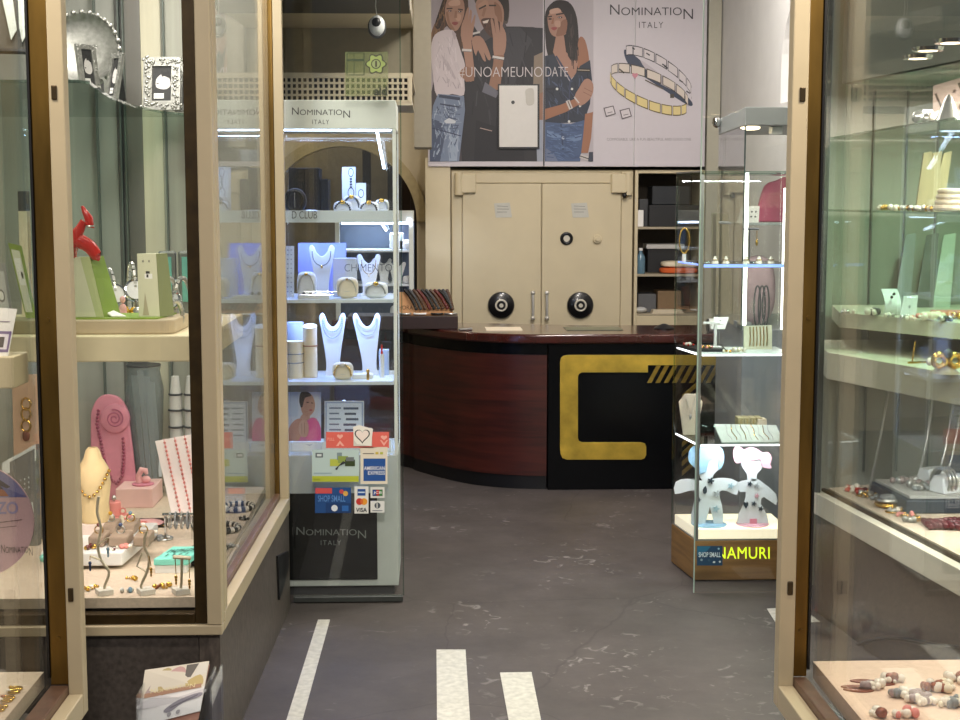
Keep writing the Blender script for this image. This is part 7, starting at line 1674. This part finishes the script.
cluster('necklace', 'dark and gold bead heap right of the ivory bangles on the glass shelf', 'necklace', 962, 4.72, zg, .06, .05, 12, (COPP, GOLD), .008, .014, 52)
# top shelf: dark framed twig picture and crystal pieces
zt9 = 1.905
q = [P(933, 86, 5.0), P(985, 70, 4.9), P(985, 118, 4.9), P(933, 116, 5.0)]; q[2].z = q[3].z = zt9
card('branch_print', 'pink backed board with dark branch shapes on the top glass shelf', 'display board', q, mat('pale pink board', '#cdb6ae', .6, var=.04), .008, [('#4a3b37', seg(.05, .2, .3, .9, .04)), ('#4a3b37', seg(.3, .9, .34, .3, .03)), ('#4a3b37', seg(.5, .1, .75, .8, .04)), ('#5a4741', star(.42, .25, .06)), ('#5a4741', star(.3, .5, .05)), ('#5a4741', circ(.55, .6, .05, .06))])
cluster('crystal_heap', 'white crystal pieces on the top glass shelf before the branch board', 'ornament', 930, 4.78, zt9, .10, .06, 12, (SILV, PEARL), .010, .022, 53)
x = fx(948, 4.62, zt9); one('crystal_cone', G().lathe([(.045, 0), (.038, .01), (.012, .075), (.004, .085)], (x, 4.62, zt9), 14), SILV, 'silver cone ornament on the top glass shelf', 'ornament')
x = fx(925, 4.84, zt9); one('white_block', G().box(x - .02, x + .02, 4.82, 4.86, zt9, zt9 + .05), SATIN, 'small white block at the left of the top glass shelf', 'block', bevel=.003)
# leaning frames behind and fans
Y = 5.72
for k, (a, b) in enumerate(((921, 935), (938, 952), (900, 912))):
    q = [P(a + 6, 235, Y + .08), P(b + 4, 233, Y + .08), P(b - 2, 312, Y), P(a - 6, 312, Y)]; 
    q[2].z = q[3].z = RS1
    card('leaning_panel', ('dark leaning panel behind the coral heap', 'pale leaning panel at the back right of the upper shelf', 'grey leaning panel behind the curved earring stand')[k], 'display board', q, (mat('dim slate card', '#5b5f5c', .5, var=.1), mat('pale sage card', '#b9c2b4', .5, var=.05), GREY)[k], .008)
# bay floor: black edged tray with watches, red beads, bracelets
RF = .5005
Y0 = 4.75; x0 = fx(884, Y0, RF)
t = thing('watch_tray', 'dark blue edged tray with white pads on the right bay floor', 'tray', (x0 + .2, Y0, RF))
a = [(1.715, 5.44), (1.745, 5.08), (2.3, 5.08), (2.3, 5.44)]
G().xy(a, RF, .05).obj('body', mat('slate blue leather', '#2c3644', .45, var=.06), t, .005)
a2 = [(a[0][0] + .02, 5.42), (a[1][0] + .02, 5.10), (2.28, 5.10), (2.28, 5.42)]
G().xy(a2, RF + .0505, .012).obj('liner', mat('pale grey felt', '#bdbcb8', .7, var=.05), t, .002)
TZ2 = RF + .063
def wpad(label, px, Y, w, m=None):
    x = fx(px, Y, TZ2); tt = thing('watch_pad', label, 'watch pad', (x, Y, TZ2)); g = G(); g.x = Matrix.Translation((x, Y, TZ2)) @ Matrix.Rotation(.45, 4, 'Z')
    g.hexa([(-w, -.045, 0), (w, -.045, 0), (w, .045, 0), (-w, .045, 0), (-w * .8, -.02, .06), (w * .8, -.02, .06), (w * .8, .03, .06), (-w * .8, .03, .06)]); g.obj('pad', m or SATIN, tt, .006); return x
x = wpad('white wedge pad with a silver watch on the dark blue tray', 950, 5.19, .075)
g = G(); g.x = Matrix.Translation((x - .045, 5.17, TZ2 + .04)) @ Matrix.Rotation(.45, 4, 'Z')
for k in range(3): g.tor((.018 * k, 0, 0), .048, .006, 'x')
one('silver_bangle', g, SILV, 'triple silver bangle round the white wedge pad on the tray', 'bangle')
x = wpad('long white wedge pad at the back of the dark blue tray', 934, 5.34, .06)
cluster('bracelet', 'rose grey bead bracelet on the back of the dark blue tray', 'bracelet', 905, 5.34, TZ2, .12, .04, 14, (mat('mauve pearl', '#9c8886', .3, var=.1), SILV), .009, .016, 61)
cluster('bracelet', 'grey bead bracelet beside the rose grey one on the tray', 'bracelet', 922, 5.20, TZ2, .08, .04, 12, (GREY, SILV), .008, .014, 62)
cluster('bracelet', 'red bead bracelet at the far corner of the right bay floor', 'bracelet', 852, 5.50, RF, .08, .05, 14, (RED, PEARL), .008, .014, 63, wire=SILV)
cluster('bracelet', 'gold and grey brooch heap on the right bay floor before the tray', 'bracelet', 867, 5.40, RF, .10, .06, 14, (GOLD, GREY, SILV), .006, .012, 64, wire=GOLD)
x = fx(888, 5.20, RF); t = thing('domed_bangle', 'round gold rimmed bangle with a grey dome on the right bay floor', 'bangle', (x, 5.20, RF))
xb = x
G().tor((xb, 5.20, RF + .012), .042, .009, 'z').obj('rim', GOLD, t); G().tor((xb, 5.20, RF + .030), .041, .007, 'z').obj('rim', SILV, t); G().ell((xb, 5.20, RF + .036), .034, .034, .014, 18, 8).obj('dome', GREY, t)
cluster('bracelet', 'small coral and gold heap between the domed bangle and the garnet beads', 'bracelet', 904, 5.04, RF, .09, .05, 12, (CORAL, GOLD), .005, .010, 65)
for k in range(4):
    Y = 4.82 + .03 * k; one('garnet_strand', G().beads([(fx(930 - 2 * k, Y, RF) + .04 * i + .0, Y + .012 * sin(i * 1.7 + k), RF + .013) for i in range(9)], .0125, 8, .02), GARN, ('nearest', 'second', 'third', 'farthest')[k] + ' of the four garnet bead strands on the right bay floor', 'necklace', 'garnet strands')
# upright silver chopstick-like stands
for k, (a, b) in enumerate(((889, 880), (934, 926), (954, 945), (962, 952))):
    p0, p1 = P(a, 388 + 6 * k, 5.45), P(b, 440 + 6 * k, 5.4); p1b = Vector((p1.x - .04, 5.4, RF))
    one('silver_wand', G().tube([p1b, p1, p0], .005, 6), SILV, ('first', 'second', 'third', 'fourth')[k] + ' slanted silver wand from the left at the back of the right bay', 'wand', 'slanted silver wands')
q = [P(893, 410, 5.62), P(914, 412, 5.62), P(904, 452, 5.5), P(882, 450, 5.5)]
# ---- right entry showcase: shoes of copper leaf and bead necklaces on pink linen
SZL = .4755
for k, (px, py) in enumerate(((832, 691), (848, 688), (865, 682), (880, 684))):
    p = PZ(px, py, SZL); xx = max(p.x, XR_G + .05)
    tt = thing('leaf_earring', ('first', 'second', 'third', 'fourth')[k] + ' flat copper leaf earring from the brass frame on the pink linen', 'earring', (xx, p.y, SZL), 'copper leaves on the pink linen')
    g = G(); g.xy([(xx + u * .036, p.y + v * .015 - u * .006) for u, v in sm([(-1, 0), (-.4, .8), (.4, .9), (1, .1), (.4, -.8), (-.4, -.8)], 3)], SZL, .003); g.obj('leaf', COPP, tt); G().sph((xx + .036, p.y, SZL + .006), .005, 8).obj('bead', PEARL, tt)
for k, (px, py, w, n, ms, sd) in enumerate(((872, 688, .055, 14, (PEARL, mat('mauve pearl', '')), 71), (893, 682, .05, 12, (PEARL, COPP), 72), (905, 697, .08, 20, (mat('mauve pearl', ''), PEARL, GREY), 73), (922, 703, .07, 18, (PEARL, mat('mauve pearl', '')), 74), (940, 690, .08, 22, (PEARL, IVORY, COPP), 75), (948, 705, .08, 22, (IVORY, PEARL, GREY), 76), (880, 716, .05, 10, (PEARL, COPP), 77), (905, 717, .05, 10, (PEARL, CORAL), 78), (958, 682, .07, 16, (PEARL, COPP), 79))):
    cluster('bead_necklace', ('pearl and mauve bead heap beside the copper leaves', 'pearl and copper bead heap behind the copper leaves', 'grey and mauve bead heap at the middle of the pink linen', 'dark stone pearl heap in front of the mauve beads', 'large ivory bead heap on the pink linen', 'ivory and grey bead heap nearest the right edge', 'small pearl heap at the bottom centre of the pink linen', 'small coral and pearl heap at the bottom of the pink linen', 'pearl heap at the back right of the pink linen')[k], 'necklace', px, PZ(px, py, SZL).y, SZL, w, w * .6, n, ms, .007, .013, sd, 'bead heaps on the pink linen')
# ================================================================== MORE SMALL JEWELLERY
def heap(px, py, z, w, ms, n, lab, sd, cat='necklace', nm='necklace', r0=.004, r1=.009, wire=None, d=None):
    p = PZ(px, py, z); cluster(nm, lab, cat, px, p.y, z, w, d or w * .6, n, ms, r0, r1, sd, wire=wire)
heap(92, 590, ZF, .07, (GOLD, PEARL), 12, 'gold and pearl heap at the left of the window sill linen', 201)
heap(126, 592, ZF, .05, (SILV, BLUEG), 9, 'silver and blue heap between the left and middle twig stands', 202)
heap(163, 588, ZF, .06, (GOLD, COPP), 12, 'gold and copper heap between the middle twig stand and the T stand', 203)
heap(130, 580, ZF, .06, (GOLD, GOLD), 10, 'gold chain heap just in front of the white tray corner', 204, r0=.003, r1=.006)
heap(163, 540, ZF, .07, (SILV, GREY), 12, 'silver heap on the linen behind the turquoise box', 205, wire=SILV)
heap(172, 526, ZF, .06, (SILV, PEARL), 12, 'silver and pearl heap under the coral bead board', 206)
cluster('earring', 'garnet earring pair at the left edge of the white tray', 'earring', 90, 4.43, WTZ, .05, .03, 8, (GOLD, GARN), .004, .009, 207)
cluster('earring', 'coral earring pair at the right of the white tray', 'earring', 124, 4.44, WTZ, .05, .03, 8, (PEARL, CORAL), .004, .009, 208)
heap(231, 548, ZF, .04, (SILV, GREY), 9, 'silver pieces on the linen nearest the corner of the side window', 209)
heap(245, 520, ZF, .04, (SILV, BLACK), 9, 'silver and black pieces beside the farthest striped bangle', 210)
for k, (px, dz) in enumerate(((98, 0), (112, 0), (122, 0))):
    x = fx(px, 4.88, ZF); tt = thing('ring_cone', ('left', 'middle', 'right')[k] + ' of the three small beige ring cones behind the white tray', 'ring cone', (x, 4.88, ZF), 'ring cones behind the white tray')
    G().lathe([(.020, 0), (.018, .01), (.006, .06), (0, .064)], (x, 4.88, ZF), 16).obj('cone', IVORY, tt); G().tor((x, 4.88, ZF + .03), .014, .0024, 'z').obj('ring', (GOLD, SILV)[k % 2], tt)
# right bay
for k, (px, Y, w, ms, lab) in enumerate(((848, 5.40, .05, (SILV, PEARL), 'silver piece at the very left end of the upper pale shelf'), (904, 5.12, .06, (PEARL, SILV), 'white stone earrings before the stud card'), (913, 5.10, .05, (CORAL, PEARL), 'small coral earrings between the stud card and the coral heap'))):
    cluster('earring', lab, 'earring', px, Y, RS1, w, .03, 9, ms, .006, .011, 220 + k)
for k, (px, Y, z, w, ms, lab) in enumerate(((861, 5.45, RF, .08, (RED, GARN, PEARL), 'red and garnet heap on the right bay floor near its far corner'), (876, 5.38, RF, .10, (SILV, GOLD), 'gold chain heap behind the grey brooch on the right bay floor'), (897, 5.10, RF, .10, (GOLD, SILV, PEARL), 'gold pin heap before the dark blue tray'), (914, 4.95, RF, .08, (SILV, GOLD), 'silver pin heap beside the coral and gold one'), (882, 5.32, RF, .08, (GREY, SILV), 'grey stone heap at the corner of the dark blue tray'))):
    p = cluster('brooch', lab, 'brooch', px, Y, z, w, .05, 14, ms, .006, .012, 230 + k, wire=GOLD if k == 2 else None)
for k, (px, Y) in enumerate(((914, 5.26), (928, 5.24), (940, 5.32))):
    cluster('earring', ('first', 'second', 'third')[k] + ' mauve earring pair from the left on the pads of the dark blue tray', 'earring', px, Y, TZ2, .05, .03, 6, (mat('mauve pearl', ''), SILV), .010, .016, 240 + k)
for k, (px, Y) in enumerate(((884, 5.2), (896, 5.05), (915, 4.78), (924, 4.66))):
    cluster('crystal_heap', ('first', 'second', 'third', 'fourth')[k] + ' small crystal heap from the left on the eye height glass shelf', 'ornament', px, Y, 1.612, .06, .04, 10, (SILV, PEARL, GOLD), .006, .012, 250 + k)
# ================================================================== LIGHT
def area(name, loc, size, power, col='#ffffff', aim=(0, 0, -1), shape='DISK', sy=None):
    ld = bpy.data.lights.new(name, 'AREA'); ld.energy = power; ld.color = lin(col)[:3]; ld.size = size; ld.shape = shape
    if sy: ld.shape = 'RECTANGLE'; ld.size_y = sy
    o = bpy.data.objects.new(name, ld); COL.objects.link(o); o.location = loc
    o.rotation_euler = Vector(aim).to_track_quat('-Z', 'Y').to_euler(); return o
area('shop_lamp', (.7, 6.2, 3.36), .5, 66, '#fff6ec', (0, .35, -1))
area('shop_lamp', (1.1, 7.3, 3.36), .4, 42, '#fff8f4', (.35, .15, -1))
area('aisle_lamp', (-1.3, 9.2, 3.2), .5, 18, '#fff0d8')
area('arcade_lamp', (0, -1.0, 4.4), .9, 150, '#fff6ee', (0, 1.0, -.62))
area('recess_fill', (-.9, 10.5, 3.2), .3, 14, '#fff0d8')  # unseen fill light, added to brighten the recess behind the arch
area('arcade_lamp', (0, 3.8, 3.3), .6, 14, '#fff2e4')
area('bay_lamp', (-1.2, 4.5, 2.70), .3, 17, '#fff8f0')
area('bay_lamp', (-.85, 5.2, 2.70), .3, 13, '#fff8f0')
area('bay_strip', (-1.05, SY + .06, SZ0 - .01), 1.1, 7, '#fff2ee', (0, .25, -1), sy=.02)
area('showcase_lamp', (XL_G - .3, 2.9, 2.7), .3, 26, '#fff0dc')
area('showcase_lamp', (XR_G + .3, 2.9, 2.7), .3, 34, '#fff0dc')
for y in (5.2, 4.6, 4.0): area('right_bay_spot', (1.95, y, RZC - .02), .08, 30, '#fff4e6')
area('right_bay_strip', (2.0, 4.7, RS2 - .12), 1.2, 12, '#f6f6f4', (0, 0, -1), sy=.03)
for z in [zA - .02] + [s - .03 for s in SHZ]: area('cabinet_strip', ((cl + cr) / 2, CY + .18, z), cr - cl - .08, 3.8, '#90b0ff', (0, .0, -1), sy=.02)
area('rear_cabinet_strip', ((b0 + b1) / 2, BY + .1, fz(211, BY, -.2) - .1), .4, 4, '#d5e3ff', (0, .3, -1), sy=.02)
for k, z in enumerate(NSZ): area('case_strip', ((n0 + n1) / 2, NY + .03, z - .02), n1 - n0 - .05, (1.2, 1.6, 1.2)[k], '#f2f6ff', (0, .45, -1), sy=.012)
area('case_top', ((n0 + n1) / 2, NY + .04, nzt - .02), n1 - n0 - .05, 2.0, '#f2f6ff', (0, .4, -1), sy=.012)
w = bpy.data.worlds.new('world'); sc.world = w; w.use_nodes = True
w.node_tree.nodes['Background'].inputs[0].default_value = (.95, .97, 1, 1); w.node_tree.nodes['Background'].inputs[1].default_value = .18
sc.view_settings.view_transform = 'Standard'; sc.view_settings.look = 'None'; sc.view_settings.gamma = 1; sc.view_settings.use_curve_mapping = False
sc.view_settings.exposure = 0.0
sc.cycles.use_denoising = True
sc.cycles.max_bounces = 10; sc.cycles.transparent_max_bounces = 40; sc.cycles.glossy_bounces = 5; sc.cycles.diffuse_bounces = 4
sc.cycles.sample_clamp_indirect = 4; sc.cycles.caustics_reflective = False; sc.cycles.caustics_refractive = False
